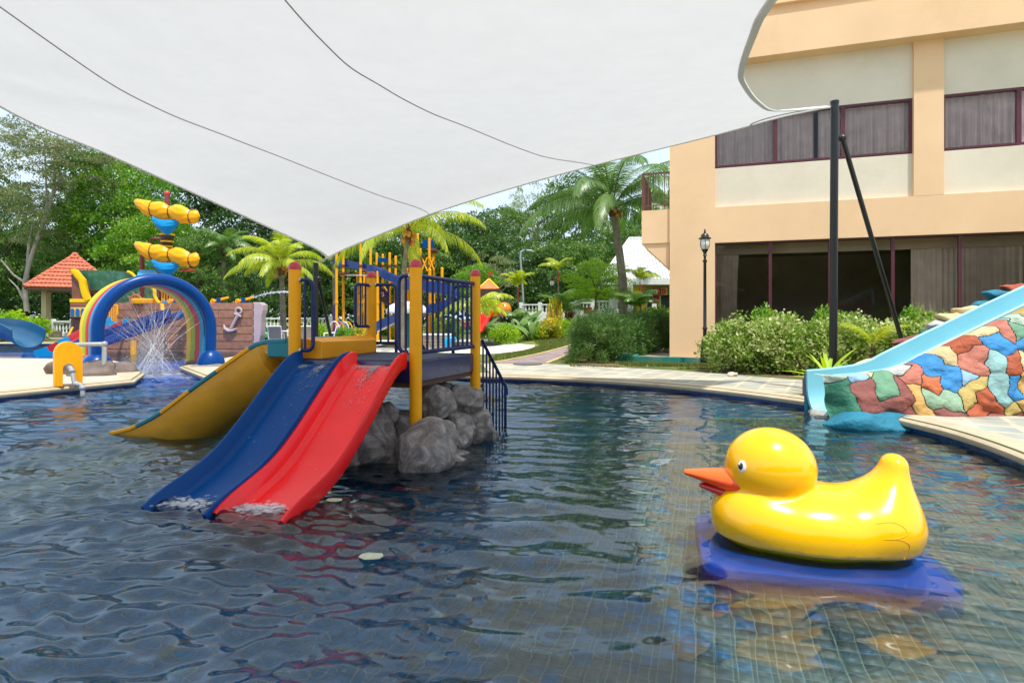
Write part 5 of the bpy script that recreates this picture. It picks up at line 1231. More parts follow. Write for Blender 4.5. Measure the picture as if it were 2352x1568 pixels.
# ------------------------------------------------------------------ tiled gazebo
gc = Vector((-28.3, 37.5, 0)); ga = Vector((-.56, .83, 0)).normalized(); gb = Vector((.83, .56, 0)).normalized()
gz = thing('gazebo', 'cream pillared gazebo with an orange tiled hip roof behind the ship', 'gazebo', (gc.x, gc.y, GZ))
ROOFT = M('terracotta_tile', (.52, .145, .075), .75, .2, 6, .2, 20); CRM = M('cream_pillar', (.58, .46, .27), .8, .08, 2)
HZr, AZr, hr_ = 3.28, 5.5, 2.3
cor = [gc-ga*hr_-gb*hr_, gc-ga*hr_+gb*hr_, gc+ga*hr_+gb*hr_, gc+ga*hr_-gb*hr_]; apex = gc+Vector((0, 0, AZr))
for k in range(4):
    a = cor[k]+Vector((0, 0, HZr)); b = cor[(k+1) % 4]+Vector((0, 0, HZr)); rows_ = 9
    m = MB(); nrm = (b-a).cross(apex-a).normalized(); nrm = nrm if nrm.z > 0 else -nrm
    for r_ in range(rows_):
        f0, f1x = r_/rows_, (r_+1)/rows_+.01; ncol = max(1, int(22*(1-r_/rows_)))
        p0, p1 = a.lerp(apex, f0), b.lerp(apex, f0); q0, q1 = a.lerp(apex, min(f1x, 1)), b.lerp(apex, min(f1x, 1)); seg = ncol*4; vs = []
        for i in range(seg+1):
            s = i/seg; hgt = .045*abs(math.sin(math.pi*s*ncol)); vs += [p0.lerp(p1, s)+nrm*(.07+hgt), q0.lerp(q1, s)+nrm*(.0+hgt), p0.lerp(p1, s)+nrm*.0]
        fs = [(3*i, 3*i+3, 3*i+4, 3*i+1) for i in range(seg)]+[(3*i+2, 3*i+5, 3*i+3, 3*i) for i in range(seg)]
        m.add(vs, fs)
    setp(m.build('roof_tiles', ROOFT, gz, smooth=False), kind='stuff')
    for i in range(12):
        c = a.lerp(apex, (i+.5)/12.2); d_ = (apex-a).normalized(); MB().tube([c-d_*.17+Vector((0, 0, .05)), c+d_*.17+Vector((0, 0, .03))], [.125, .095], 8).build('ridge_tile', ROOFT, gz, smooth=True)
MB().sphere(apex+Vector((0, 0, .06)), (.2, .2, .13), 10, 6).build('finial', ROOFT, gz, smooth=True)
m = MB(); m.prism([(p.x, p.y) for p in cor], HZr-.13, HZr-.01); m.build('eaves', M('eaves_brown', (.16, .07, .045), .7), gz)
for sa in (-1, 1):
    for sb in (-1, 1):
        c = gc+ga*sa*1.45+gb*sb*1.45; MB().obox((c.x, c.y), ga*.12, gb*.12, 0, GZ-.05, HZr-.14).build('pillar', CRM, gz, bevel=.01)
        MB().obox((c.x, c.y), ga*.22, gb*.22, 0, GZ-.04, GZ+.35).build('pillar_base', CRM, gz, bevel=.01)
m = MB(); m.prism([(p.x, p.y) for p in [gc+(q-gc)*.9 for q in cor]], GZ-.05, GZ+.06); m.build('floor', M('gazebo_floor', (.5, .42, .32), .8), gz)
c = gc-gb*.9+ga*.2; MB().obox((c.x, c.y), ga*.8, gb*.22, 0, GZ+.40, GZ+.48).build('bench_seat', CRM, gz); 
for s in (-.6, .6): q = c+ga*s; MB().obox((q.x, q.y), ga*.08, gb*.18, 0, GZ, GZ+.40).build('bench_leg', CRM, gz)
# ------------------------------------------------------------------ lamps
LAMPG = M('frosted_lantern', (.72, .69, .6), .3, .05)
def lamp(x, y, z0, hgt, label):
    t_ = thing('garden_lamp', label, 'lamp post', (x, y, z0), 'black garden lamp posts'); k = hgt/3.85
    def la(prof_, nm, n=14, par=None): return MB().lathe((x, y, z0), [(r*k*1.18, z*k) for r, z in prof_], n).build(nm, BLACK, par or t_, smooth=True)
    la([(.15, 0), (.15, .04), (.11, .07), (.105, .30), (.085, .62), (.075, .66), (.09, .69), (.06, .72), (.055, .80)], 'base')
    la([(.045, .78), (.042, 1.0), (.06, 1.02), (.06, 1.05), (.040, 1.08), (.034, 2.9), (.05, 2.92), (.05, 2.96), (.03, 2.98), (.028, 3.08), (.055, 3.1), (.03, 3.14), (.05, 3.2), (.085, 3.27)], 'pole')
    hd_ = MB().lathe((x, y, z0), [(r*k, z*k) for r, z in [(.085, 3.27), (.125, 3.34), (.142, 3.42), (.13, 3.52), (.10, 3.58)]], 16).build('lantern', LAMPG, t_, smooth=True)
    MB().lathe((x, y, z0), [(r*k, z*k) for r, z in [(.03, 3.3), (.05, 3.4), (.045, 3.5), (.02, 3.55)]], 10).build('bulb', M('frosted_bulb', (.75, .72, .65), .4), hd_, smooth=True)
    la([(.14, 3.56), (.145, 3.59), (.10, 3.62), (.085, 3.69), (.05, 3.72), (.02, 3.75), (.025, 3.78), (.008, 3.85)], 'roof')
    for i in range(6):
        w = 2*math.pi*i/6+.3; MB().tube([(x+r*k*1.02*math.cos(w), y+r*k*1.02*math.sin(w), z0+z*k) for r, z in [(.085, 3.27), (.127, 3.34), (.144, 3.42), (.132, 3.52), (.105, 3.58)]], .007*k, 5).build('cage_bar', BLACK, hd_)
q = G(1619, 838, GZ); lamp(q.x, q.y, GZ, 3.83, 'tall black lamp post standing before the peach corner pier')
q = G(1268, 781, GZ); lamp(q.x, q.y, GZ, 3.83*.98, 'smaller black lamp post on the lawn by the purple path')
# far curved street light
sp_ = W(1205, 720, 52); sl_ = thing('street_light', 'thin grey street light with curved arm before the far woods', 'street light', (sp_.x, sp_.y, .5))
MB().tube([(sp_.x, sp_.y, .5), tuple(W(1199, 640, 52)), tuple(W(1195, 590, 52)), tuple(W(1197, 578, 52)), tuple(W(1205, 574, 52)), tuple(W(1213, 575, 52))], .09, 8).build('pole', M('galvanised', (.33, .36, .38), .5), sl_, smooth=True)
MB().sphere(W(1216, 576, 52), (.35, .15, .1), 10, 6).build('lamp_head', M('galvanised', (.33, .36, .38)), sl_, smooth=True)

# ------------------------------------------------------------------ white balustrades
def balustrade(a, b, zfun, label, hgt=.95, pitch=.26, wall=.35):
    a = Vector((a[0], a[1], 0)); b = Vector((b[0], b[1], 0)); L_ = (b-a).length; d = (b-a).normalized(); nrm = Vector((-d.y, d.x, 0))
    t_ = thing('balustrade', label, 'balustrade', (a.x, a.y, zfun(a)), 'white balustrades')
    n = max(2, int(L_/2.6)); 
    za = lambda s: zfun(a+d*s)
    zr = lambda s: zfun(a)+(zfun(b)-zfun(a))*s/L_
    def beam(z0, z1, w, nm):
        m = MB(); m.hexa([a-nrm*w+Vector((0, 0, zr(0)+z0)), b-nrm*w+Vector((0, 0, zr(L_)+z0)), b+nrm*w+Vector((0, 0, zr(L_)+z0)), a+nrm*w+Vector((0, 0, zr(0)+z0)), a-nrm*w+Vector((0, 0, zr(0)+z1)), b-nrm*w+Vector((0, 0, zr(L_)+z1)), b+nrm*w+Vector((0, 0, zr(L_)+z1)), a+nrm*w+Vector((0, 0, zr(0)+z1))]); m.build(nm, WHITE, t_)
    beam(-.3, wall, .12, 'base_wall'); beam(hgt-.10, hgt, .11, 'handrail')
    hb = hgt-.10-wall; base = MB().lathe((0, 0, 0), [(.05, 0), (.05, .06*hb), (.03, .12*hb), (.065, .35*hb), (.05, .55*hb), (.03, .8*hb), (.05, .92*hb), (.05, hb)], 8)
    me = None
    k = int(L_/pitch)
    for i in range(k):
        s = (i+.5)*pitch; q = a+d*s
        if me is None:
            o = base.build('baluster', WHITE, t_, smooth=True); me = o.data
        else: o = put(me, 'baluster', WHITE, t_)
        o.location = (q.x, q.y, zr(s)+wall)
    for i in range(n+1):
        s = L_*i/n; q = a+d*s; MB().obox((q.x, q.y), d*.14, nrm*.14, 0, zr(s)-.3, zr(s)+hgt+.12).build('post', WHITE, t_, bevel=.01)
    return t_
balustrade((XP(1196, 44), 44), (XP(1285, 43.5), 43.5), lambda p: ZP(729, 43.8), 'white balustrade section left of the small lamp post', 1.02, .26, .42)
balustrade((XP(1288, 43.5), 43.5), (XP(1362, 43), 43), lambda p: ZP(726, 43.2), 'white balustrade section between the lamp and the round bright tree', 1.05, .26, .45)
balustrade((XP(1364, 43), 43), (XP(1445, 42.5), 42.5), lambda p: ZP(724, 42.8), 'white balustrade section ending at the white roofed kids house', 1.1, .26, .45)
balustrade((XP(75, 40.5), 40.5), (XP(168, 40), 40), lambda p: .25, 'white balustrade behind the gazebo pillars', 1.0, .26, .2)
balustrade((XP(592, 41), 41), (XP(762, 41), 41), lambda p: .45, 'white balustrade behind the white chairs', 1.0, .26, .2)

# ------------------------------------------------------------------ kids house
KY = 42.0
kh = thing('kids_house', 'yellow and red kids clubhouse with a white ribbed metal roof', 'house', tuple(W(1480, 728, KY)))
WM = M('white_metal_roof', (.50, .51, .53), .45, .07, 1.0, dirt=(.5, .5, .5), dirts=.8)
def KP(px, py, dy=0): q = W(px, py, KY); return Vector((q.x, q.y+dy, q.z))
r0, r1, r2_, r3 = KP(1380, 640), KP(1640, 640), KP(1640, 546), KP(1446, 546)
r2_ += Vector((0, 3.0, 0)); r3 += Vector((0, 3.0, 0)); r2_.z += .0
dd_ = 45/42
r2_ = W(1640, 547, 45); r3 = W(1446, 547, 45)
nr = 34; m = MB()
m.slab([r0, r1, r2_, r3], (0, 0, -.08)); rf = m.build('roof', WM, kh)
for i in range(nr+1):
    s = i/nr; a = r0.lerp(r1, s); dirv = Vector((0, r2_.y-r0.y, r2_.z-r0.z))
    # ribs climb straight up the slope and stop at the raked left edge
    t_end = 1.0; xl_ = r3.x
    if a.x < xl_: t_end = (a.x-r0.x)/(xl_-r0.x)
    if t_end < .03: continue
    MB().tube([a+Vector((0, 0, .01)), a+dirv*t_end+Vector((0, 0, .01))], .06, 6).build('rib', WM, rf)
MB().slab([r0+Vector((0, -.05, -.42)), r1+Vector((0, -.05, -.42)), r1+Vector((0, -.05, 0)), r0+Vector((0, -.05, 0))], (0, .06, 0)).build('fascia', WHITE, kh)
MB().tube([r0, r3], .09, 6).build('barge_board', WHITE, kh); MB().tube([r3, r2_], .09, 6).build('ridge_cap', WHITE, kh)
MB().slab([r0+Vector((0, .1, -.1)), r3+Vector((0, .1, -.1)), Vector((r3.x, r3.y+4, r0.z)), ], (.0, .0, -.05)).build('soffit', WHITE, kh)
YW = M('yellow_wall', (.72, .45, .03), .8, .06, 2); RW = M('red_wall', (.36, .02, .025), .7, .06, 2)
gz0 = .9
def kbox(px0, px1, py0, py1, y0_, y1_, nm, mat, par=kh):
    a = KP(px0, py1); b = KP(px1, py0); return MB().box(a.x, b.x, KY+y0_, KY+y1_, a.z, b.z).build(nm, mat, par)
kbox(1450, 1640, 655, 735, .9, 1.1, 'wall', YW); kbox(1507, 1521, 672, 735, .85, .895, 'red_panel', RW); kbox(1560, 1640, 672, 735, .85, .895, 'red_panel', RW)
kbox(1430, 1640, 648, 656, .6, 1.2, 'beam', M('grey_beam', (.4, .36, .33), .8))
DG = M('dark_pane', (.02, .03, .035), .08, .1, 2)
for (a, b, c_, d_) in ((1491, 1506, 668, 735), (1523, 1556, 665, 735)):
    f_ = kbox(a, b, c_, d_, .82, .90, 'door' if a > 1510 else 'window', WHITE); kbox(a+1.5, b-1.5, c_+8, d_-12, .80, .818, 'pane', DG, f_)
    kbox(a+1.5, b-1.5, c_+1, c_+6, .80, .818, 'pane', DG, f_)
for px in (1427, 1443): 
    a = KP(px, 700); o = -.2 if px > 1430 else 2.2; MB().box(a.x-(.30 if px > 1430 else .18), a.x+(.30 if px > 1430 else .18), KY+o, KY+o+.4, .6, r0.z-.40).build('column', WHITE, kh)
# letter boxes K I D
LETT = {'K': [((0, 0), (0, 1)), ((0, .45), (.7, 1)), ((.15, .55), (.75, 0))], 'I': [((.35, 0), (.35, 1))], 'D': [((0, 0), (0, 1)), ((0, 1), (.5, .9)), ((.5, .9), (.7, .5)), ((.7, .5), (.5, .1)), ((.5, .1), (0, 0))], 'Z': [((0, 1), (.7, 1)), ((.7, 1), (0, 0)), ((0, 0), (.7, 0))]}
for ch, px, py, bc, lc in (('K', 1495, 651+20, (.04, .22, .26), (.45, .03, .03)), ('I', 1511.5, 651+18, (.30, .02, .03), (.75, .62, .30)), ('D', 1529, 650+18, (.55, .17, .03), (.16, .02, .02)), ('Z', 1546, 650+18, (.10, .25, .05), (.7, .5, .05))):
    a = KP(px-7.5, py+9); b = KP(px+7.5, py-8); bx_ = MB().box(a.x, b.x, KY+.35, KY+.6, a.z, b.z).build('letter_box', M('letter_box_'+ch, bc, .6), kh, bevel=.02)
    m = MB(); W_ = (b.x-a.x)*.6; H_ = (b.z-a.z)*.62
    for (u0, v0), (u1, v1) in LETT[ch]: m.tube([(a.x+(b.x-a.x)*.24+u0*W_, KY+.34, a.z+(b.z-a.z)*.19+v0*H_), (a.x+(b.x-a.x)*.24+u1*W_, KY+.34, a.z+(b.z-a.z)*.19+v1*H_)], .045, 6)
    m.build('letter', M('letter_'+ch, lc, .5), bx_)
sg = thing('sign_stand', 'small white notice on a post in front of the kids house window', 'sign', tuple(KP(1498, 730)))
kb = KP(1498, 712); MB().box(kb.x-.17, kb.x+.17, KY-.6, KY-.55, kb.z-.05, kb.z+.45).build('board', WHITE, sg); MB().box(kb.x-.05, kb.x+.05, KY-.58, KY-.54, .7, kb.z-.05).build('post', WHITE, sg)
rb_ = thing('red_sign', 'small red notice board on two legs beside the palm trunk', 'sign', tuple(W(1349, 725, 41)))
q = W(1350, 714, 41); MB().box(q.x-.29, q.x+.29, 41, 41.06, q.z-.22, q.z+.25).build('board', REDCAP, rb_)
m = MB(); m.slab([(q.x-.1, 40.99, q.z+.1), (q.x, 40.99, q.z+.0), (q.x+.12, 40.99, q.z+.1), (q.x, 40.99, q.z+.06)], (0, -.01, 0)); m.build('print', WHITE, rb_)
for s in (-.25, .25): MB().box(q.x+s-.03, q.x+s+.03, 41.0, 41.05, q.z-.6, q.z-.22).build('leg', BLACK, rb_)

# ------------------------------------------------------------------ big climbing frame with blue slides
TY = 34.0
tw = thing('climbing_tower', 'tall yellow post climbing tower with blue spiral slides beyond the platform', 'play tower', (XP(860, TY), TY, GZ))
def TP(zx, zy, d=TY): return W(747.2+.1719*zx, 539+.1719*zy, d)
posts = [(150, 200, 33), (240, 90, 34), (427, 505, 35), (472, 60, 33.5), (520, 515, 36), (605, 30, 34.5), (687, 260, 37), (768, 275, 37.5), (700, 505, 33), (860, 255, 36), (940, 300, 36), (862, 635, 34), (940, 650, 34), (1105, 460, 35), (1235, 0, 35), (1155, 230, 34), (1270, 200, 36), (1390, 60, 34.5), (1450, 215, 36), (1400, 475, 33.5), (1560, 455, 33)]
BRP = M('brown_deck', (.13, .045, .03), .6, .1)
for zx, zy, d in posts:
    a = TP(zx, zy, d); po = MB().tube([(a.x, a.y, GZ), tuple(a)], .078, 12).build('post', YEL, tw, smooth=True)
    MB().sphere(a, .085, 10, 6).build('cap', YEL, po, smooth=True)
    for zz in (420, 900):
        if zy < zz-60: b = TP(zx, zz, d); MB().tube([b-Vector((0, 0, .08)), b+Vector((0, 0, .08))], .10, 12).build('collar', BRP if zz == 420 else YEL, po, smooth=True)
def tbox(zx0, zx1, zy0, zy1, d0, d1, nm, mat):
    a = TP(zx0, zy1, d0); b = TP(zx1, zy0, d0); return MB().box(a.x, b.x, d0, d1, a.z, b.z).build(nm, mat, tw)
tbox(130, 260, 500, 525, 33, 34.5, 'platform', BRP); tbox(455, 620, 455, 490, 33.5, 35, 'platform', BRP); tbox(1090, 1290, 270, 300, 34, 36, 'platform', BRP); tbox(1370, 1470, 180, 210, 34.5, 36, 'platform', BRP)
tbox(280, 560, 520, 535, 33.6, 33.7, 'rope_bridge', BRP); tbox(200, 600, 538, 546, 33.4, 33.45, 'bridge_rail', WHITE)
PURP = M('purple_paint', (.05, .02, .20), .4, .1)
for i in range(9):
    a = TP(620+i*28, 470+i*40, 34); b = TP(660+i*28, 560+i*42, 34); MB().tube([a, b+Vector((0, 0, -.3))], .03, 6).build('net_bar', PURP, tw)
a = TP(620, 560, 34.1); b = TP(900, 900, 34.1); MB().tube([a, b], .05, 6).build('stair_rail', PURP, tw)
for i in range(6):
    a = TP(690+i*36, 760+i*32, 34.2); MB().box(a.x-.16, a.x+.16, a.y-.3, a.y+.3, a.z-.08, a.z).build('stair_step', BRP, tw)
a = TP(670, 760, 34); b = TP(890, 935, 34); MB().slab([a, b, b+Vector((0, 0, -.3)), a+Vector((0, 0, -.3))], (0, .06, 0)).build('stair_stringer', BRP, tw)
for zx0, zy0, zx1, zy1 in ((1285, 300, 1365, 490), (1365, 300, 1285, 490), (1390, 300, 1450, 470), (1450, 300, 1390, 470), (440, 800, 520, 1080), (520, 800, 440, 1080), (760, 660, 860, 800), (1110, 300, 1155, 250), (780, 950, 850, 1090)):
    MB().tube([TP(zx0, zy0, 34.4), TP(zx1, zy1, 34.4)], .045, 6).build('cross_brace', YEL, tw)
for zy in (240, 262, 285): MB().tube([TP(1110, zy+25, 33.9), TP(1230, zy+25, 33.9)], .05, 6).build('ladder_rung', YEL, tw)
NSL = M('navy_slide', (.008, .04, .22), .25)
ex_ = Vector((.25, .97, 0)).normalized()
trough('spiral_slide', [TP(170, 345, 34.8), TP(330, 350, 34.6), TP(520, 385, 34.2), TP(700, 430, 33.6), TP(830, 500, 33.2), TP(960, 545, 33.0)], Vector((.2, .98, 0)), .45, .42, NSL, tw)
trough('spiral_slide', [TP(960, 560, 33.0), TP(1150, 595, 32.6), TP(1400, 620, 32.3), TP(1620, 650, 32.2), TP(1760, 700, 32.6)], Vector((.1, .99, 0)), .5, .62, NSL, tw)
trough('spiral_slide', [TP(1760, 730, 33.0), TP(1700, 850, 32.3), TP(1500, 920, 31.8), TP(1250, 990, 31.5), TP(960, 1070, 31.2), TP(760, 1150, 31.0), TP(600, 1215, 30.8)], Vector((.25, .97, 0)), .45, .42, NSL, tw)
tbox(700, 850, 310, 360, 36.8, 37.2, 'high_panel', BLUE); tbox(1300, 1450, 70, 180, 35, 35.2, 'high_panel', BLUE)
ns = thing('open_slide', 'bright blue open slide end lying behind the yellow start box', 'slide', tuple(TP(250, 1330, 28)))
trough('chute', [TP(640, 1225, 29.5), TP(500, 1240, 29), TP(360, 1250, 28.6), TP(250, 1265, 28.2), TP(130, 1290, 27.8)], Vector((.1, .99, 0)), .6, .42, M('cobalt_gelcoat', (.0, .07, .38), .25, coat=.5), ns)
for zx in (500, 200): a = TP(zx, 1290, 28.5); MB().tube([(a.x, a.y, GZ), (a.x, a.y, a.z-.2)], .05, 8).build('support', METAL, ns)

# mushroom fountain and its stone ring in the far pool
ms = TP(1090, 1000, 29); mu = thing('mushroom_fountain', 'white domed mushroom fountain on a teal stem in the far pool', 'fountain', (ms.x, ms.y, 0))
MB().lathe((ms.x, ms.y, 1.68), [(1.02, .0), (1.04, .06), (1.0, .22), (.85, .40), (.55, .55), (.2, .60), (.02, .61)], 28).build('dome', M('white_gelcoat', (.78, .80, .82), .3, .03), mu, smooth=True)
MB().lathe((ms.x, ms.y, -.4), [(.45, 0), (.3, .4), (.2, .8), (.2, 2.08)], 18).build('stem', TEAL, mu, smooth=True)
sw = thing('stone_planter', 'low stone clad wall with a teal rim at the edge of the far pool', 'wall', tuple(TP(1490, 1500, 24.6)))
STN = [M('stone_clad_%d' % k, c, .8, .2, 4, .3, 20) for k, c in enumerate(((.36, .26, .16), (.28, .24, .19), (.20, .20, .18), (.42, .31, .18)))]
a = TP(1300, 1345, 24.7); b = TP(1690, 1345, 24.7); MB().box(a.x, b.x, 24.75, 25.15, GZ, a.z).build('core', M('grey_grout', (.33, .3, .26), .9), sw)
r5 = random.Random(5)
for row in range(4):
    x_ = a.x
    while x_ < b.x-.05:
        w_ = min(r5.uniform(.18, .42), b.x-x_); z0 = GZ+row*(a.z-GZ)/4; MB().box(x_+.01, x_+w_-.01, 24.70, 24.745+r5.uniform(0, .004), z0+.012, z0+(a.z-GZ)/4-.012).build('stone', r5.choice(STN), sw); x_ += w_
MB().box(a.x-.05, b.x+.05, 24.68, 25.2, a.z+.002, a.z+.07).build('rim', WHITE, sw)
fb = thing('dolphin_spout', 'bright teal moulded spout beside the stone wall behind the railing', 'fountain', tuple(TP(1650, 1480, 24.2)))
MB().tube(spline([TP(1640, 1560, 24.2), TP(1625, 1480, 24.2), TP(1650, 1420, 24.2), TP(1700, 1400, 24.2), TP(1740, 1420, 24.2)], 5), [.10+.10*math.sin(i/20*3.14) for i in range(21)], 10).build('body', CYAN, fb, smooth=True)
# coloured splash pad hoops and the small castle to the right
cs = thing('toddler_castle', 'small castle tower with a yellow and orange pyramid roof beyond the shrubs', 'play tower', tuple(W(1125, 745, 36)))
ca = W(1124, 641, 36); m0 = W(1100, 664, 36); m1 = W(1146, 664, 36); cx2 = (m0.x+m1.x)/2; hw2 = (m1.x-m0.x)/2; ORG = M('orange_panel', (.72, .16, .015), .5, .08); YP = M('roof_yellow', (.86, .5, .02), .45, .05)
for k in range(4):
    c0 = (cx2+hw2*[-1, 1, 1, -1][k], 36+hw2*[-1, -1, 1, 1][k], m0.z); c1 = (cx2+hw2*[1, 1, -1, -1][k], 36+hw2*[-1, 1, 1, -1][k], m0.z); MB().add([c0, c1, (cx2, 36, ca.z)], [(0, 1, 2)]).build('roof_panel', ORG if k % 2 == 0 else YP, cs)
    for s in (0, ): MB().tube([c0, (cx2, 36, ca.z)], .06, 6).build('roof_edge', YP, cs)
    MB().box(c0[0]-.09, c0[0]+.09, c0[1]-.09, c0[1]+.09, GZ, m0.z).build('post', M('dark_brown_post', (.06, .03, .02), .7), cs)
MB().box(cx2-hw2, cx2+hw2, 36-hw2-.05, 36+hw2, m0.z-.55, m0.z-.02).build('valance', M('dark_brown_post', (.06, .03, .02)), cs)
MB().tube([(cx2, 36, ca.z-.1), (cx2, 36, ca.z+.5)], .03, 6).build('flag_pole', REDCAP, cs); MB().slab([(cx2, 36, ca.z+.25), (cx2+.3, 36, ca.z+.3), (cx2, 36, ca.z+.5)], (0, .02, 0)).build('flag', REDCAP, cs)
ot = thing('ball_tunnel', 'yellow and orange ball shaped crawl tunnel behind the broad leaf plants', 'play tunnel', tuple(W(1155, 728, 33)))
bc_ = W(1158, 711, 33); MB().sphere(bc_, (.42, .42, .42), 16, 10).build('ball', M('orange_ball', (.75, .23, .01), .3, .05, coat=.4), ot, smooth=True)
MB().tube([bc_+Vector((-1.1, .1, 0)), bc_+Vector((-.35, 0, 0))], [.36, .40], 16).build('tube', YG, ot, smooth=True)
MB().tube([(bc_.x, bc_.y, GZ), tuple(bc_)], .08, 8).build('stand', BLACK, ot)
rsld = thing('red_slide', 'small red slide partly hidden by plants right of the platform post', 'slide', tuple(W(1112, 745, 31)))
trough('chute', [W(1122, 715, 32), W(1112, 728, 31.5), W(1105, 742, 31), W(1098, 752, 30.6)], Vector((.8, .6, 0)), .3, .2, RED, rsld)
MB().tube([(W(1122, 715, 32).x, 32, GZ), tuple(W(1122, 718, 32))], .05, 8).build('support', METAL, rsld)
hp_ = thing('spray_hoops', 'white and coloured spray hoops on the splash pad behind the chairs', 'play hoops', tuple(W(778, 765, 32)))
for k, (px, c_) in enumerate(((768, WHITE), (776, REDCAP), (784, CYAN), (790, WHITE), (798, YEL), (1075, REDCAP), (1062, REDCAP))):
    q = W(px, 755, 32+k*.3); MB().tube([q+Vector((.28*math.cos(w), 0, .5*math.sin(w)-.1)) for w in [math.pi*i/12 for i in range(13)]], .035, 7).build('hoop', c_, hp_, smooth=True)
for k, (px, c_, lab) in enumerate(((789, PURP, 'dark purple totem post behind the blue slide'), (768, PURP, 'dark purple totem post left of the blue slide'), (826, JADE, 'green totem post right of the purple one'))):
    q = W(px, 700, 36); t_ = MB().tube([(q.x, q.y, GZ), tuple(q)], .10, 8).build('totem_post', c_, label=lab, cat='post', group='totem posts')

# ------------------------------------------------------------------ white sling chairs round a table
SLING = M('taupe_sling', (.25, .22, .19), .8, .1, 20)
def chair(x, y, rz, label):
    t_ = thing('sling_chair', label, 'chair', (x, y, GZ), 'white sling chairs'); c_, s_ = math.cos(rz), math.sin(rz)
    P = lambda u, v, z: (x+c_*u-s_*v, y+s_*u+c_*v, GZ+z)
    for s in (-.27, .27):
        MB().tube([P(s, -.28, 0), P(s, -.25, .62), P(s, .20, .64)], .022, 8).build('front_leg', WHITE, t_, smooth=True)
        MB().tube([P(s, .30, 0), P(s, .16, .42), P(s, .26, .80), P(s, .32, .95)], .022, 8).build('back_leg', WHITE, t_, smooth=True)
    MB().tube([P(-.27, .32, .95), P(.27, .32, .95)], .022, 8).build('top_rail', WHITE, t_)
    MB().slab([P(-.25, -.26, .43), P(.25, -.26, .43), P(.25, .17, .41), P(-.25, .17, .41)], (0, 0, .02)).build('seat', SLING, t_)
    MB().slab([P(-.25, .17, .43), P(.25, .17, .43), P(.25, .32, .93), P(-.25, .32, .93)], (0, .02, 0)).build('backrest', SLING, t_)
tx, ty = XP(655, 26), 26.0
for dx, dy, rz, lab in ((-1.0, .0, 1.35, 'white sling chair left of the garden table, turned sideways'), (-.1, -.75, 3.3, 'white sling chair with its back to the pool, behind the yellow post'), (1.05, -.4, 3.7, 'white sling chair right of the yellow post and left of the mast'), (1.9, .35, -1.3, 'white sling chair right of the black mast')): chair(tx+dx, ty+dy, rz, lab)
tb = thing('garden_table', 'white round garden table among the sling chairs', 'table', (tx+.2, ty+.1, GZ))
MB().lathe((tx+.2, ty+.1, GZ+.70), [(.5, 0), (.52, .02), (.5, .035)], 24).build('table_top', WHITE, tb); MB().lathe((tx+.2, ty+.1, GZ), [(.28, 0), (.28, .03), (.04, .05), (.04, .7)], 14).build('pedestal', WHITE, tb)
# ------------------------------------------------------------------ vegetation
LG = {'bright': leafM('leaf_bright', [(0.061, 0.175, 0.014), (0.131, 0.298, 0.021), (0.210, 0.385, 0.035), (0.350, 0.490, 0.070)], .35),
      'dark': leafM('leaf_dark', [(0.021, 0.070, 0.018), (0.049, 0.123, 0.025), (0.088, 0.175, 0.035), (0.175, 0.263, 0.070)], .25),
      'mid': leafM('leaf_mid', [(0.044, 0.114, 0.021), (0.088, 0.193, 0.028), (0.140, 0.245, 0.044), (0.228, 0.315, 0.088)], .3),
      'olive': leafM('leaf_olive', [(0.105, 0.131, 0.052), (0.175, 0.210, 0.079), (0.263, 0.298, 0.123), (0.350, 0.367, 0.175)], .35),
      'pale': leafM('leaf_pale', [(0.158, 0.228, 0.088), (0.263, 0.350, 0.140), (0.385, 0.455, 0.210), (0.525, 0.560, 0.315)], .4),
      'lime': leafM('leaf_lime', [(0.123, 0.280, 0.018), (0.245, 0.420, 0.026), (0.385, 0.560, 0.035), (0.525, 0.630, 0.052)], .4),
      'varieg': leafM('leaf_variegated', [(.10, .22, .02), (.24, .36, .05), (.46, .52, .17), (.70, .70, .42)], .3),
      'needle': leafM('leaf_needle', [(0.032, 0.088, 0.018), (0.061, 0.149, 0.025), (0.105, 0.210, 0.035), (0.228, 0.333, 0.088)], .25),
      'palm': leafM('leaf_palm', [(0.052, 0.131, 0.021), (0.096, 0.193, 0.035), (0.158, 0.263, 0.052), (0.280, 0.350, 0.105)], .35, .35),
      'palmy': leafM('leaf_palm_yellow', [(0.175, 0.298, 0.035), (0.315, 0.420, 0.044), (0.525, 0.560, 0.052), (0.750, 0.665, 0.088)], .4, .35),
      'croton': leafM('leaf_croton', [(0.175, 0.280, 0.018), (0.438, 0.490, 0.035), (0.735, 0.578, 0.052), (0.750, 0.280, 0.052)], .3),
      'red': leafM('leaf_red', [(0.175, 0.035, 0.052), (0.315, 0.052, 0.088), (0.455, 0.140, 0.158), (0.210, 0.175, 0.088)], .3),
      'pinkdry': leafM('leaf_dry', [(0.700, 0.315, 0.210), (0.750, 0.490, 0.350), (0.750, 0.630, 0.263), (0.750, 0.750, 0.350)], .3),
      'teal': leafM('leaf_grey_green', [(0.105, 0.228, 0.070), (0.175, 0.315, 0.123), (0.280, 0.420, 0.175), (0.490, 0.595, 0.280)], .3)}
BARK = M('grey_bark', (.17, .14, .11), .9, .3, 3, .6, 8); PBARK = M('pale_bark', (.36, .32, .27), .9, .25, 2, .5, 6); PALMB = M('palm_trunk', (.24, .20, .16), .9, .25, 4, .5, 10)
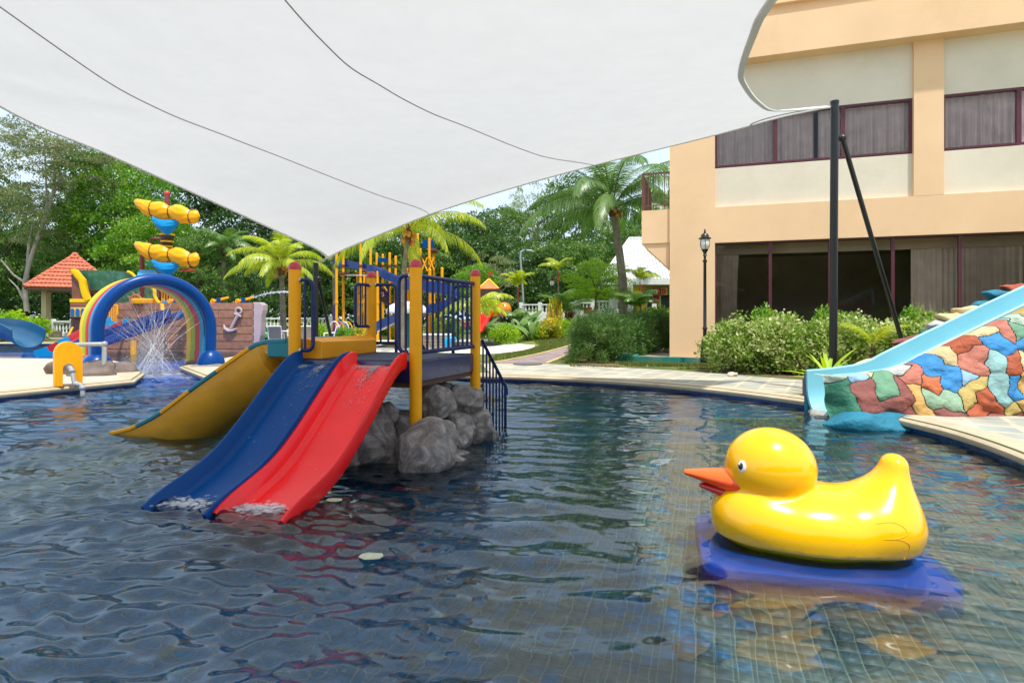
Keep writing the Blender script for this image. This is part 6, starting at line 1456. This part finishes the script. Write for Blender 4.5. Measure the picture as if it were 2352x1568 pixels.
def leaves(P, size, aspect=.55, out=None, seed=0, droop=0.0, var=None, curl=.15):
    rs = np.random.default_rng(seed); n = len(P); P = np.asarray(P, float)
    d = rs.normal(size=(n, 3)); d /= np.linalg.norm(d, axis=1)[:, None]
    if out is not None: d = d*.75+out; d /= np.linalg.norm(d, axis=1)[:, None]
    d[:, 2] -= droop; d /= np.linalg.norm(d, axis=1)[:, None]
    r = rs.normal(size=(n, 3)); r[:, 2] *= .5; s = np.cross(d, r); s /= np.linalg.norm(s, axis=1)[:, None]+1e-9; nn = np.cross(s, d)
    L_ = (size*rs.uniform(.6, 1.3, n))[:, None]
    a = P; b = P+d*L_*.5+s*L_*aspect*.5+nn*L_*curl*.4; c = P+d*L_; e = P+d*L_*.5-s*L_*aspect*.5+nn*L_*curl*.4
    V = np.stack([a, b, c, e], 1).reshape(-1, 3); F = np.arange(4*n).reshape(-1, 4)
    v = rs.random(n) if var is None else np.clip(var+rs.normal(0, .24, n), 0, 1)
    return V, F, np.repeat(v, 4)
def clumps(nc, rs, shape='round'):
    C = []
    while len(C) < nc:
        p = rs.uniform(-1, 1, 3); r = np.linalg.norm(p)
        if r > 1 or r < .35: continue
        if shape == 'tall' and rs.random() < .3: p[2] = abs(p[2])
        if p[2] < -.75: continue
        C.append(p)
    return np.array(C)
def crown_mesh(name, seed, nc, per, size, crad=.27, aspect=.55, droop=.1):
    rs = np.random.default_rng(seed); C = clumps(nc, rs); rad = rs.uniform(.6, 1.25, nc)*crad; P = []; O_ = []; vv = []
    for c, r_ in zip(C, rad):
        q = rs.normal(size=(per, 3)); q /= np.linalg.norm(q, axis=1)[:, None]; q[:, 2] = np.where(q[:, 2] < -.2, -q[:, 2]*.6, q[:, 2])
        rr_ = r_*rs.uniform(.55, 1.05, per)[:, None]; P.append(c+q*rr_*np.array([1.15, 1.15, .75])); O_.append(q*.7+np.array([0, 0, .25])); vv.append(np.full(per, np.clip(rs.normal(.45, .16), .05, .95)))
    P = np.concatenate(P); V, F, v = leaves(P, size, aspect, np.concatenate(O_), seed+1, droop, np.concatenate(vv))
    return np_mesh(name, V, F, v)
CROWN = {}
def crown(kind, i):
    k = (kind, i)
    if k not in CROWN:
        par = {'bright': (100, 170, .058, .25), 'dark': (120, 170, .055, .25), 'mid': (105, 170, .056, .25), 'olive': (66, 130, .042, .20), 'pale': (46, 100, .045, .19), 'lime': (80, 150, .055, .26)}[kind]
        CROWN[k] = crown_mesh('crown', hash(kind) % 1 + 100+i*13+len(kind)*7, *par); CROWN[k].materials.append(LG[kind])
    return CROWN[k]
TR_N = [0]
def tree(px, d, base_z, top_py, bot_py, halfw, kind, label, trunk=None, bark=BARK, group='trees of the woods behind the pool', lean=0, thin=1.0):
    TR_N[0] += 1; k = TR_N[0]; r_ = random.Random(k)
    x = XP(px, d); zt, zb = ZP(top_py, d), ZP(bot_py, d); cz = (zt+zb)/2; hz = (zt-zb)/2
    t_ = thing('tree', label, 'tree', (x, d, base_z), group)
    o = bpy.data.objects.new('crown', crown(kind, k % 2)); COL.objects.link(o); o.parent = t_; o.location = (0, 0, cz-base_z); o.scale = (halfw, halfw*.95, hz); o.rotation_euler = (0, 0, r_.uniform(0, 6.28))
    P = trunk or [(x+lean, d, base_z), (x+lean*.5+r_.uniform(-.2, .2), d, base_z+(cz-base_z)*.5), (x, d, cz)]
    P = spline([Vector(p) for p in P], 6); r0 = (.03*(zt-base_z)*.42+.05)*thin
    tr_ = MB().tube(P, list(np.linspace(r0, r0*.35, len(P))), 9).build('trunk', bark, t_, smooth=True)
    for i in range(6):
        w = r_.uniform(0, 6.28); s = P[int(len(P)*(.55+.07*i)) if int(len(P)*(.55+.07*i)) < len(P) else -1]; e_ = Vector((x+halfw*.75*math.cos(w), d+halfw*.7*math.sin(w), cz+hz*r_.uniform(-.1, .75)))
        MB().tube([s, s.lerp(e_, .5)+Vector((0, 0, .1*hz)), e_], [r0*.4, r0*.25, r0*.08], 6).build('limb', bark, tr_, smooth=True)
    return t_
# tall open tree with a pale leaning trunk at the left edge
tl = tree(105, 46, .2, 270, 520, 4.3, 'olive', 'tall open-crowned tree with a pale leaning trunk at the left edge', [W(62, 715, 46), W(58, 650, 46), W(74, 585, 46), W(100, 510, 46), W(122, 440, 46), W(128, 370, 46), W(140, 320, 46)], PBARK, thin=.75)
m_ = [W(62, 640, 46), W(66, 560, 46), W(78, 500, 46)]; MB().tube(m_, [.14, .10, .03], 7).build('limb', PBARK, tl, smooth=True)
MB().tube([W(58, 650, 46), W(30, 630, 46), W(5, 600, 46), W(-10, 590, 46)], [.10, .08, .06, .03], 7).build('limb', PBARK, tl, smooth=True)
MB().tube([W(60, 700, 46), W(40, 660, 46), W(20, 640, 46)], [.10, .07, .03], 7).build('limb', PBARK, tl, smooth=True)
for k_, (px_, py_, hw_, hh_) in enumerate(((55, 420, 3.0, 3.2), (60, 520, 2.6, 2.4), (190, 350, 2.4, 1.8), (40, 320, 1.7, 1.5))):
    o = bpy.data.objects.new('crown', crown('olive', k_ % 2)); COL.objects.link(o); o.parent = tl; o.location = W(px_, py_, 46)-Vector(tl.location); o.scale = (hw_, hw_, hh_); o.rotation_euler = (0, 0, k_*1.3)
TREES = [
 (265, 50, 345, 640, 4.6, 'bright', 'broad bright green tree rising behind the gazebo roof'),
 (185, 52, 430, 690, 3.6, 'mid', 'mid green tree between the leaning trunk and the broad bright tree'),
 (360, 47, 490, 720, 3.6, 'bright', 'bright green tree behind the ship mast'),
 (455, 46, 545, 730, 2.9, 'mid', 'leafy tree right of the furled sails, above the arch'),
 (430, 64, 350, 640, 6.5, 'dark', 'large dark tree behind the mast top, cut by the sail edge'),
 (600, 66, 420, 690, 6.5, 'dark', 'large dark tree over the yellow-green palm'),
 (-20, 54, 380, 720, 4.2, 'mid', 'tree cut by the left edge of the picture'),
 (60, 60, 520, 760, 5.5, 'dark', 'low dark tree filling the gap left of the gazebo pillars'),
 (190, 58, 560, 770, 5.0, 'dark', 'dark tree seen under the gazebo roof'),
 (545, 52, 600, 770, 3.6, 'dark', 'dark low tree behind the ship bow'),
 (720, 60, 520, 770, 5.5, 'dark', 'dark tree behind the left platform post'),
 (830, 62, 520, 760, 5.5, 'mid', 'mid green tree behind the yellow tower posts'),
 (960, 60, 500, 750, 5.0, 'mid', 'mid green tree behind the coconut palm of the tower'),
 (1075, 62, 480, 720, 4.6, 'dark', 'dark tree above the right platform post'),
 (1150, 66, 465, 700, 4.4, 'mid', 'mid green tree between the two coconut palms'),
 (1130, 50, 580, 730, 2.8, 'olive', 'pale small tree above the toddler castle roof'),
 (1095, 47, 610, 735, 2.2, 'bright', 'bright low tree just right of the platform post'),
 (1235, 72, 395, 620, 3.6, 'pale', 'tall thin pale tree against the sky between the palms'),
 (1190, 75, 440, 620, 3.0, 'pale', 'thin pale tree left of the tall pale one'),
 (1225, 60, 560, 740, 4.4, 'dark', 'dark tree behind the curved street light'),
 (1310, 58, 540, 740, 4.4, 'mid', 'mid green tree left of the right coconut palm'),
 (1320, 70, 420, 640, 5.0, 'mid', 'tree top behind the fronds of the right coconut palm'),
 (1440, 62, 500, 720, 4.8, 'mid', 'mid green tree behind the white metal roof'),
 (1520, 70, 440, 700, 5.0, 'bright', 'bright tree between the white roof and the balcony'),
]
for px, d, tp, bp_, hw, kd, lab in TREES: tree(px, d, .3, tp, bp_, hw, kd, lab)
tree(1372, 38, 1.0, 598, 706, 2.25, 'lime', 'round yellow-green small tree before the white balustrade', group='trees of the garden')
# the woods further back read as one mass
def wood(name, n, xr, yr, zfun, size, mat, seed, label):
    rs = np.random.default_rng(seed); x = rs.uniform(*xr, n); y = rs.uniform(*yr, n); top = zfun(x); z = top*rs.uniform(0, 1, n)**.6
    P = np.stack([x, y-2.5*(z/np.maximum(top, .1)), z], 1); var = .5+.35*vnoise(np.stack([x*.35, z*.45, y*0], -1))
    out = np.stack([0*x, np.full(n, -.5), np.full(n, .4)], 1); V, F, v = leaves(P, size, .6, out, seed, .1, var)
    return setp(put(np_mesh(name, V, F, v), name, mat), label, 'woods', None, 'stuff')
wood('distant_woods', 52000, (-95, 60), (74, 84), lambda x: 10.5+2.5*vnoise(np.stack([x*.12, x*0, x*0], -1))+1.2*vnoise(np.stack([x*.5, x*0+5, x*0], -1))-.9*np.exp(-((x-2)/5)**2)*4, .85, LG['dark'], 91, 'dark green wooded slope closing the view behind the pool garden')
wood('rear_woods', 20000, (-90, 110), (-66, -58), lambda x: 15+2.5*vnoise(np.stack([x*.15, x*0, x*0], -1)), 3.6, LG['mid'], 92, 'dark woods mirrored in the hotel window panes')

# palms -------------------------------------------------------------
def frond_mesh(name, L_, sag, nleaf, llen, lw, seed, kind, up0=.9, hang=.55, wave=.1):
    rs = np.random.default_rng(seed); n = 22; s = np.linspace(0, 1, n); ang = up0-(up0+sag)*s**1.25; ds = L_/(n-1)
    x = np.concatenate([[0], np.cumsum(np.cos(ang[:-1])*ds)]); z = np.concatenate([[0], np.cumsum(np.sin(ang[:-1])*ds)]); y = wave*np.sin(s*2.2+seed)*s*L_*.25
    V = []; F = []; var = []
    def addv(p, v): V.append(p); var.append(v); return len(V)-1
    rad = np.linspace(.035, .008, n)*(L_/4.5)
    for i in range(n):
        for k in range(4): w = math.pi/2*k; addv((x[i], y[i]+rad[i]*math.cos(w), z[i]+rad[i]*math.sin(w)), .92)
    for i in range(n-1):
        for k in range(4): F.append((i*4+k, i*4+(k+1) % 4, i*4+4+(k+1) % 4, i*4+4+k))
    for j in range(nleaf):
        f_ = .14+.85*(j+rs.uniform(0, .6))/nleaf; px = np.interp(f_, s, x); py = np.interp(f_, s, y); pz = np.interp(f_, s, z); a = np.interp(f_, s, ang)
        ll = llen*(math.sin(math.pi*min(1, f_*.86+.12))**.6)*rs.uniform(.85, 1.1); t = np.array([math.cos(a), 0, math.sin(a)])
        for sd in (-1, 1):
            side = np.array([0, sd, 0]); up = np.array([-math.sin(a), 0, math.cos(a)]); d0 = t*.55+side*.8+up*.25; d0 /= np.linalg.norm(d0)
            v = np.clip(rs.normal(.42, .18), 0, 1); p = np.array([px, py, pz]); w = lw*rs.uniform(.8, 1.2)
            wd = np.cross(d0, up); wd /= np.linalg.norm(wd)+1e-9; ids = []
            dirv = d0.copy()
            for q in range(4):
                ww = w*[.5, 1, .75, .06][q]; ids.append((addv(p-wd*ww*.5, v), addv(p+wd*ww*.5, v)))
                dirv = dirv+np.array([0, 0, -hang*rs.uniform(.7, 1.2)]); dirv /= np.linalg.norm(dirv); p = p+dirv*ll/3
            for q in range(3): F.append((ids[q][0], ids[q][1], ids[q+1][1], ids[q+1][0]))
    me = np_mesh(name, np.array(V), np.array(F), var); me.materials.append(LG[kind]); return me
FR = {}
def fronds(kind, L_, nleaf, llen, lw):
    key = (kind, round(L_, 1))
    if key not in FR: FR[key] = [frond_mesh('frond', L_, sg_, nleaf, llen, lw, 10*i+len(kind), kind, u, hg) for i, (sg_, u, hg) in enumerate(((.35, 1.25, .35), (.75, .95, .55), (1.05, .60, .7), (1.25, .25, .75)))]
    return FR[key]
def palm(path, L_, nfr, kind, label, r0=.16, nuts=0, seed=1, nleaf=64, llen=.75, lw=.045, shaft=None, tilt=None, group='palms', spread=1.0):
    P = spline([Vector(p) for p in path], 6); top = P[-1]; r_ = random.Random(seed)
    t_ = thing('palm_tree', label, 'palm', tuple(path[0]), group)
    rad = list(np.linspace(r0*1.25, r0*.8, len(P))); 
    MB().tube(P, rad, 12).build('trunk', PALMB, t_, smooth=True)
    nr_ = int((P[-1]-P[0]).length/.16)
    ring = MB()
    for i in range(nr_):
        f_ = (i+.5)/nr_*(len(P)-1); a = P[int(f_)].lerp(P[min(int(f_)+1, len(P)-1)], f_-int(f_)); rr_ = np.interp(f_, range(len(P)), rad); ring.tube([a-Vector((0, 0, .012)), a+Vector((0, 0, .012))], rr_*1.06, 10)
    setp(ring.build('trunk_rings', PALMB, t_, smooth=True), kind='stuff')
    if shaft: MB().tube([top-Vector((0, 0, .1)), top+Vector((0, 0, shaft))], [r0*1.0, r0*.6], 10).build('crownshaft', M('red_crownshaft', (.55, .06, .02), .4), t_, smooth=True); top = top+Vector((0, 0, shaft))
    else: MB().tube([top-Vector((0, 0, .5)), top-Vector((0, 0, .15)), top+Vector((0, 0, .25))], [r0*.9, r0*1.5, r0*.7], 10).build('crown_sheath', M('palm_fibre', (.12, .075, .045), .9, .3, 6, .6, 20), t_, smooth=True)
    fm = fronds(kind, L_, nleaf, llen, lw)
    for i in range(nfr):
        f_ = i/max(1, nfr-1); ti = min(3, int(f_*4)) if not tilt else tilt[i % len(tilt)]
        o = bpy.data.objects.new('frond', fm[ti]); COL.objects.link(o); o.parent = t_; o.location = top-Vector(t_.location)+Vector((0, 0, .15*(1-f_)))
        o.rotation_euler = (r_.uniform(-.2, .2), r_.uniform(-.12, .12), i*2.39996+r_.uniform(-.2, .2)+seed); k = r_.uniform(.85, 1.08); o.scale = (k, k, k)
    NUT = M('coconut_orange', (.55, .24, .03), .5, .2, 5)
    for i in range(nuts):
        w = r_.uniform(0, 6.28); MB().sphere(top+Vector((r0*2.0*math.cos(w), r0*2.0*math.sin(w), r_.uniform(-.55, -.1))), (.10, .10, .13), 10, 7).build('coconut', NUT, t_, smooth=True)
    return t_
palm([W(1431, 722, 36), W(1432, 670, 36), W(1424, 590, 36), W(1414, 520, 36), W(1408, 480, 36)], 7.0, 26, 'palm', 'tall coconut palm with orange nuts beside the hotel balcony', .24, 12, 2, 90, 1.15, .055)
palm([W(925, 800, 24), W(925, 720, 24), W(928, 620, 24), W(938, 530, 24)], 3.7, 20, 'palmy', 'coconut palm with yellowing fronds behind the front platform post', .10, 12, 5, 64, .72, .04)
palm([W(652, 780, 30), W(650, 720, 30), W(648, 660, 30), W(646, 612, 30)], 2.9, 20, 'palmy', 'yellow-green palm between the ship bow and the left post', .13, 8, 3, 56, .6, .04)
palm([W(507, 770, 46), W(508, 690, 46), W(512, 620, 46), W(516, 575, 46)], 3.2, 18, 'palm', 'dark palm standing behind the rainbow arch', .2, 0, 7, 48, .7, .05)
palm([W(770, 780, 40), W(770, 700, 40), W(768, 620, 40), W(768, 570, 40)], 4.0, 16, 'palm', 'palm half hidden by the low corner of the sail', .16, 0, 9, 50, .8, .05)
def lipstick(px, py0, py1, d, lab, L_=1.35, n=9, seed=1): palm([W(px, py0, d), W(px, (py0+py1)/2, d), W(px-1, py1, d)], L_, n, 'palmy', lab, .055, 0, seed, 30, .42, .05, .55, (0, 0, 1, 0, 1), 'red-stemmed palms')
lipstick(1191, 735, 680, 36, 'red-stemmed palm right of the toddler castle', 1.5, 9, 4); lipstick(1283, 720, 645, 34, 'red-stemmed palm just right of the small lamp post', 1.5, 8, 6); lipstick(1471, 722, 668, 35, 'red-stemmed palm before the white ribbed roof', 1.45, 9, 8)
palm([W(1458, 725, 34), W(1458, 718, 34), W(1458, 712, 34)], 2.0, 16, 'palm', 'bushy fan of palm leaves in front of the yellow wall', .06, 0, 12, 34, .55, .05, None, (0, 0, 1), 'bushy young palms')
palm([W(1192, 752, 32), W(1193, 746, 32), W(1193, 741, 32)], 1.3, 8, 'palm', 'young palm beside the ball tunnel', .05, 0, 14, 26, .4, .06, None, (0, 1), 'bushy young palms')
palm([W(1300, 745, 33), W(1300, 735, 33), W(1300, 728, 33)], 2.4, 8, 'palm', 'young palm with upright fans right of the small lamp', .07, 0, 15, 34, .6, .06, None, (0, 0, 1), 'bushy young palms')
palm([W(1098, 755, 27), W(1098, 735, 27), W(1097, 712, 27)], 1.9, 12, 'palmy', 'small yellow palm against the right platform post', .06, 0, 17, 34, .5, .045, None, (1, 2, 2), 'bushy young palms')

# shrubs -------------------------------------------------------------
def shrub_mesh(name, seed, nc, per, size, aspect, kind, crad=.33, droop=.0, upb=.5, dim=(.65, 1.4)):
    rs = np.random.default_rng(seed); C = []
    while len(C) < nc:
        p = rs.uniform(-1, 1, 3); p[2] = rs.uniform(.12, 1)
        if p[0]**2+p[1]**2+((p[2]-.45)/.62)**2 < 1.0: C.append(p)
    P = []; O_ = []; vv = []
    for c in C:
        q = rs.normal(size=(per, 3)); q /= np.linalg.norm(q, axis=1)[:, None]; r_ = crad*rs.uniform(.6, 1.2); P.append(c+q*(r_*rs.uniform(.3, 1.0, per))[:, None]*np.array([1, 1, .8])); O_.append(q*.5+np.array([0, 0, upb])); vv.append(np.full(per, np.clip(rs.normal(.48, .16), 0, 1)))
    P = np.concatenate(P); P[:, 2] = np.maximum(P[:, 2], .02); P = P*np.array([dim[0], dim[0], dim[1]]); V, F, v = leaves(P, size, aspect, np.concatenate(O_), seed, droop, np.concatenate(vv)); V = V/np.array([dim[0], dim[0], dim[1]])
    me = np_mesh(name, V, F, v); me.materials.append(LG[kind]); return me
SHR = {'varieg': [shrub_mesh('foliage', 201+i, 55, 100, .092, .55, 'varieg') for i in range(3)], 'needle': [shrub_mesh('foliage', 221+i, 70, 170, .15, .11, 'needle', .30, dim=(.7, 1.55)) for i in range(2)],
       'mid': [shrub_mesh('foliage', 241, 40, 110, .10, .5, 'mid', dim=(.8, 1.1))], 'lime': [shrub_mesh('foliage', 251, 40, 110, .10, .5, 'lime', dim=(.65, 1.0))], 'croton': [shrub_mesh('foliage', 261, 36, 80, .15, .4, 'croton', dim=(.65, 1.3))], 'bright': [shrub_mesh('foliage', 271, 40, 110, .10, .5, 'bright', dim=(.6, 1.2))]}
SN = [0]
def shrub(x, y, z, rx, hgt, kind, label, group):
    SN[0] += 1; r_ = random.Random(SN[0]); t_ = thing('shrub', label, 'shrub', (x, y, z), group)
    o = bpy.data.objects.new('foliage', SHR[kind][SN[0] % len(SHR[kind])]); COL.objects.link(o); o.parent = t_; o.scale = (rx, rx, hgt); o.rotation_euler = (0, 0, r_.uniform(0, 6.28))
    st = MB()
    for i in range(5): w = r_.uniform(0, 6.28); MB().tube([(x+.06*math.cos(w), y+.06*math.sin(w), z-.05), (x+rx*.3*math.cos(w), y+rx*.3*math.sin(w), z+hgt*.45), (x+rx*.6*math.cos(w), y+rx*.6*math.sin(w), z+hgt*.8)], [.018, .014, .006], 6).build('stem', BARK, t_, smooth=True)
    return t_
hl = ['variegated hedge shrub right beside the tall lamp post', 'variegated hedge shrub, second from the tall lamp post', 'variegated hedge shrub, third from the tall lamp post', 'variegated hedge shrub just left of the tall mast', 'variegated hedge shrub just right of the tall mast', 'variegated hedge shrub behind the small palm seedling', 'variegated hedge shrub at the foot of the mast brace', 'variegated hedge shrub above the rock slide bend', 'variegated hedge shrub furthest right above the aqua slide']
for k, px in enumerate((1672, 1733, 1795, 1858, 1925, 1990, 2055, 2125, 2190)):
    d = 14.3-.20*k; shrub(XP(px, d), d, GZ, .64+.05*(k % 3), 1.12+.08*((k*7) % 3), 'varieg', hl[k], 'variegated hedge in front of the hotel windows')
for k, px in enumerate((1760, 1900, 2100)): d = 14.9; shrub(XP(px, d), d, GZ, .6, 1.36, 'bright', ['bright green sprigs rising behind the hedge left of the mast', 'bright green sprigs rising behind the hedge at the mast', 'bright green sprigs rising behind the hedge right of the brace'][k], 'bright sprigs behind the hedge')
nl = ['dark needle-leaved bush nearest the purple path', 'dark needle-leaved bush beside the teal planter end', 'dark needle-leaved bush behind the nearest one', 'dark needle-leaved bush along the planter wall', 'dark needle-leaved bush next to the hotel corner', 'dark needle-leaved bush behind the planter wall by the palm foot']
for k, (px, d, rx, h_) in enumerate(((1352, 16.9, .62, 1.28), (1405, 17.3, .60, 1.3), (1385, 18.6, .75, 1.38), (1448, 19.2, .75, 1.36), (1500, 20.6, .75, 1.4), (1445, 21.5, .9, 1.45))): shrub(XP(px, d), d, GZ, rx, h_, 'needle', nl[k], 'dark needle-leaved bushes by the path')
for k, (px, d, rx, h_, kd, lab) in enumerate(((1520, 24, .7, 1.5, 'bright', 'bright shrub squeezed between the bushes and the hotel corner'), (1262, 31, .75, 1.25, 'croton', 'yellow and orange croton bush behind the small lamp post'), (1275, 32, .45, 2.3, 'croton', 'tall croton spire at the small lamp post'), (1240, 31, .6, .9, 'lime', 'low lime green hedge left of the croton'), (1298, 31.5, .7, 1.1, 'lime', 'low lime green hedge right of the croton'), (1160, 29, .7, .9, 'lime', 'lime shrub behind the broad leaf plants'),
      (700, 27, .5, .8, 'bright', 'small green shrub behind the garden chairs'), (735, 28, .5, .9, 'lime', 'small lime shrub by the short mast'), (790, 27.5, .5, .75, 'bright', 'small green shrub left of the back post'), (832, 28, .5, .85, 'croton', 'small yellow shrub left of the back platform post'), (875, 35, .55, 1.1, 'bright', 'small green shrub right of the back platform post'), (905, 34.5, .5, 1.0, 'lime', 'lime shrub seen through the back railing'), (1000, 35, .6, 1.1, 'bright', 'green shrub seen through the right railing'), (1040, 34, .6, 1.1, 'bright', 'green shrub behind the right railing end'),
      (30, 33, 1.6, 1.5, 'lime', 'low lime hedge at the far left behind the flume'), (75, 40, 1.2, 1.2, 'mid', 'dark hedge left of the gazebo'), (1500, 36, .9, .9, 'lime', 'lime shrub under the kids house windows'), (1535, 34, .8, 1.0, 'bright', 'green shrub under the kids house door'))):
    shrub(XP(px, d), d, GZ if d < 33.5 else float(max(GZ, hill(XP(px, d), d))), rx, h_, kd, lab, 'garden shrubs')
for k, (px, lab) in enumerate(((1310, 'purple-red cordyline left of the dark bush'), (1362, 'purple-red cordyline behind the dark bush'), (1218, 'purple-red cordyline by the white balustrade'))):
    d = 34; t_ = thing('cordyline', lab, 'plant', (XP(px, d), d, float(max(GZ, hill(XP(px, d), d)))), 'red cordylines')
    n = 60; rs = np.random.default_rng(k); a = rs.uniform(0, 6.28, n); P = np.stack([.02*np.cos(a), .02*np.sin(a), rs.uniform(.2, .75, n)], 1); out = np.stack([np.cos(a)*.7, np.sin(a)*.7, np.full(n, .9)], 1)
    V, F, v = leaves(P*np.array([1, 1, 1.2]), .5, .18, out*2, k, 0); o = put(np_mesh('foliage', V, F, v), 'foliage', LG['red']); o.parent = t_
    MB().tube([t_.location, t_.location+Vector((0, 0, .8))], .03, 6).build('stem', BARK, t_)
# broad paddle-leaved plants: each leaf a mesh of its own
def paddle(L_, w, seed, kind):
    rs = random.Random(seed); V = []; F = []; n = 9
    for i in range(n):
        s = i/(n-1); wd_ = w*(math.sin(math.pi*min(1, s*1.0))**.7) if s > .30 else .012
        if s > .30: wd_ = w*max(.02, math.sin(math.pi*(s-.30)/.70)**.75)
        x = L_*s*math.cos(1.25-.9*s*s); z = L_*(s*.95-.28*s*s)
        V += [(x, -wd_, z+wd_*.35), (x, 0, z), (x, wd_, z+wd_*.35)]
    for i in range(n-1): F += [(3*i, 3*i+1, 3*i+4, 3*i+3), (3*i+1, 3*i+2, 3*i+5, 3*i+4)]
    me = np_mesh('leaf', np.array(V), np.array(F), [rs.gauss(.5, .1)+.1*rs.random()]*len(V), smooth=True); me.materials.append(LG[kind]); return me
PAD = [paddle(.95+.1*i, .15+.02*i, i, 'teal') for i in range(4)]+[paddle(.8, .12, 9, 'lime')]
def paddle_plant(px, d, s, lab, n=13, seed=0, grp='broad-leaved plants behind the pale deck'):
    z = GZ; t_ = thing('broadleaf_plant', lab, 'plant', (XP(px, d), d, z), grp); r_ = random.Random(seed+int(px))
    for i in range(n):
        o = bpy.data.objects.new('leaf', PAD[r_.randrange(5)]); COL.objects.link(o); o.parent = t_; k = s*r_.uniform(.7, 1.15); o.scale = (k, k, k); o.location = (r_.gauss(0, .16), r_.gauss(0, .16), 0); o.rotation_euler = (0, r_.uniform(-.5, .15), r_.uniform(0, 6.28))
bl = ['broad-leaved plant touching the right platform post', 'broad-leaved plant, second from the platform post', 'broad-leaved plant, third from the platform post', 'broad-leaved plant below the ball tunnel', 'broad-leaved plant below the young palm', 'largest broad-leaved plant in the row', 'broad-leaved plant at the right end of the row', 'broad-leaved plant behind the right end of the row']
for k, px in enumerate((1112, 1130, 1150, 1168, 1185, 1203, 1222, 1212)): paddle_plant(px, 31.8-.15*k+(1.2 if k == 7 else 0), 1.05 if k < 5 else 1.35, bl[k], 15, k)
# spiky plant by the rock slide and a palm seedling in the hedge
STRAP = [paddle(.62, .03, 20+i, 'lime') for i in range(2)]
t_ = thing('strap_plant', 'bright strap-leaved plant at the base of the tall mast', 'plant', (XP(1900, 10.15), 10.15, GZ)); r_ = random.Random(2)
for i in range(22):
    o = bpy.data.objects.new('leaf', STRAP[i % 2]); COL.objects.link(o); o.parent = t_; k = r_.uniform(.85, 1.3); o.scale = (k, k, k); o.rotation_euler = (r_.uniform(-.2, .2), r_.uniform(-.45, .35), i*2.4); o.location = (0, 0, .05)
palm([(XP(2003, 12.6), 12.6, GZ), (XP(2003, 12.6), 12.6, .55), (XP(2003, 12.6), 12.6, .75)], 1.0, 5, 'palmy', 'young palm seedling rising out of the variegated hedge', .025, 0, 21, 26, .28, .02, None, (0, 0, 1), 'palm seedlings')
# litter at the hedge foot
rockobj('small_stone', (XP(1683, 13.2), 13.2, GZ+.03), (.12, .09, .06), 77, mat=M('pale_stone', (.55, .47, .36), .9, .2, 6, .3, 30), label='small pale stone on the soil in front of the hedge', cat='stone')
q = G(1780, 853, GZ); MB().tube([(q.x, q.y, GZ+.035), (q.x+.18, q.y+.02, GZ+.035), (q.x+.23, q.y+.025, GZ+.035)], [.035, .035, .014], 10).build('plastic_bottle', M('green_plastic', (.01, .22, .10), .2, .05), label='small green plastic bottle lying by the hedge', cat='bottle', smooth=True)
SOIL = M('bare_soil', (.20, .12, .065), .95, .3, 4, .6, 20, dirt=(.12, .07, .04), dirts=3)
poly_sheet('soil_bed', [(4.7, 14.5), (5.6, 13.55), (7.0, 12.1), (8.2, 11.1), (11.5, 10.2), (12.5, 14.2), (7, 16), (4.9, 16.8)], [], GZ+.009, SOIL)
poly_sheet('soil_bed', [(1.7, 16.3), (2.9, 15.6), (3.2, 17.5), (4.2, 21.5), (4.0, 23), (3.0, 21.5), (2.2, 18.5)], [], GZ+.018, SOIL)
for o in bpy.data.objects:
    if o.name.startswith('joint'): o['kind'] = 'stuff'
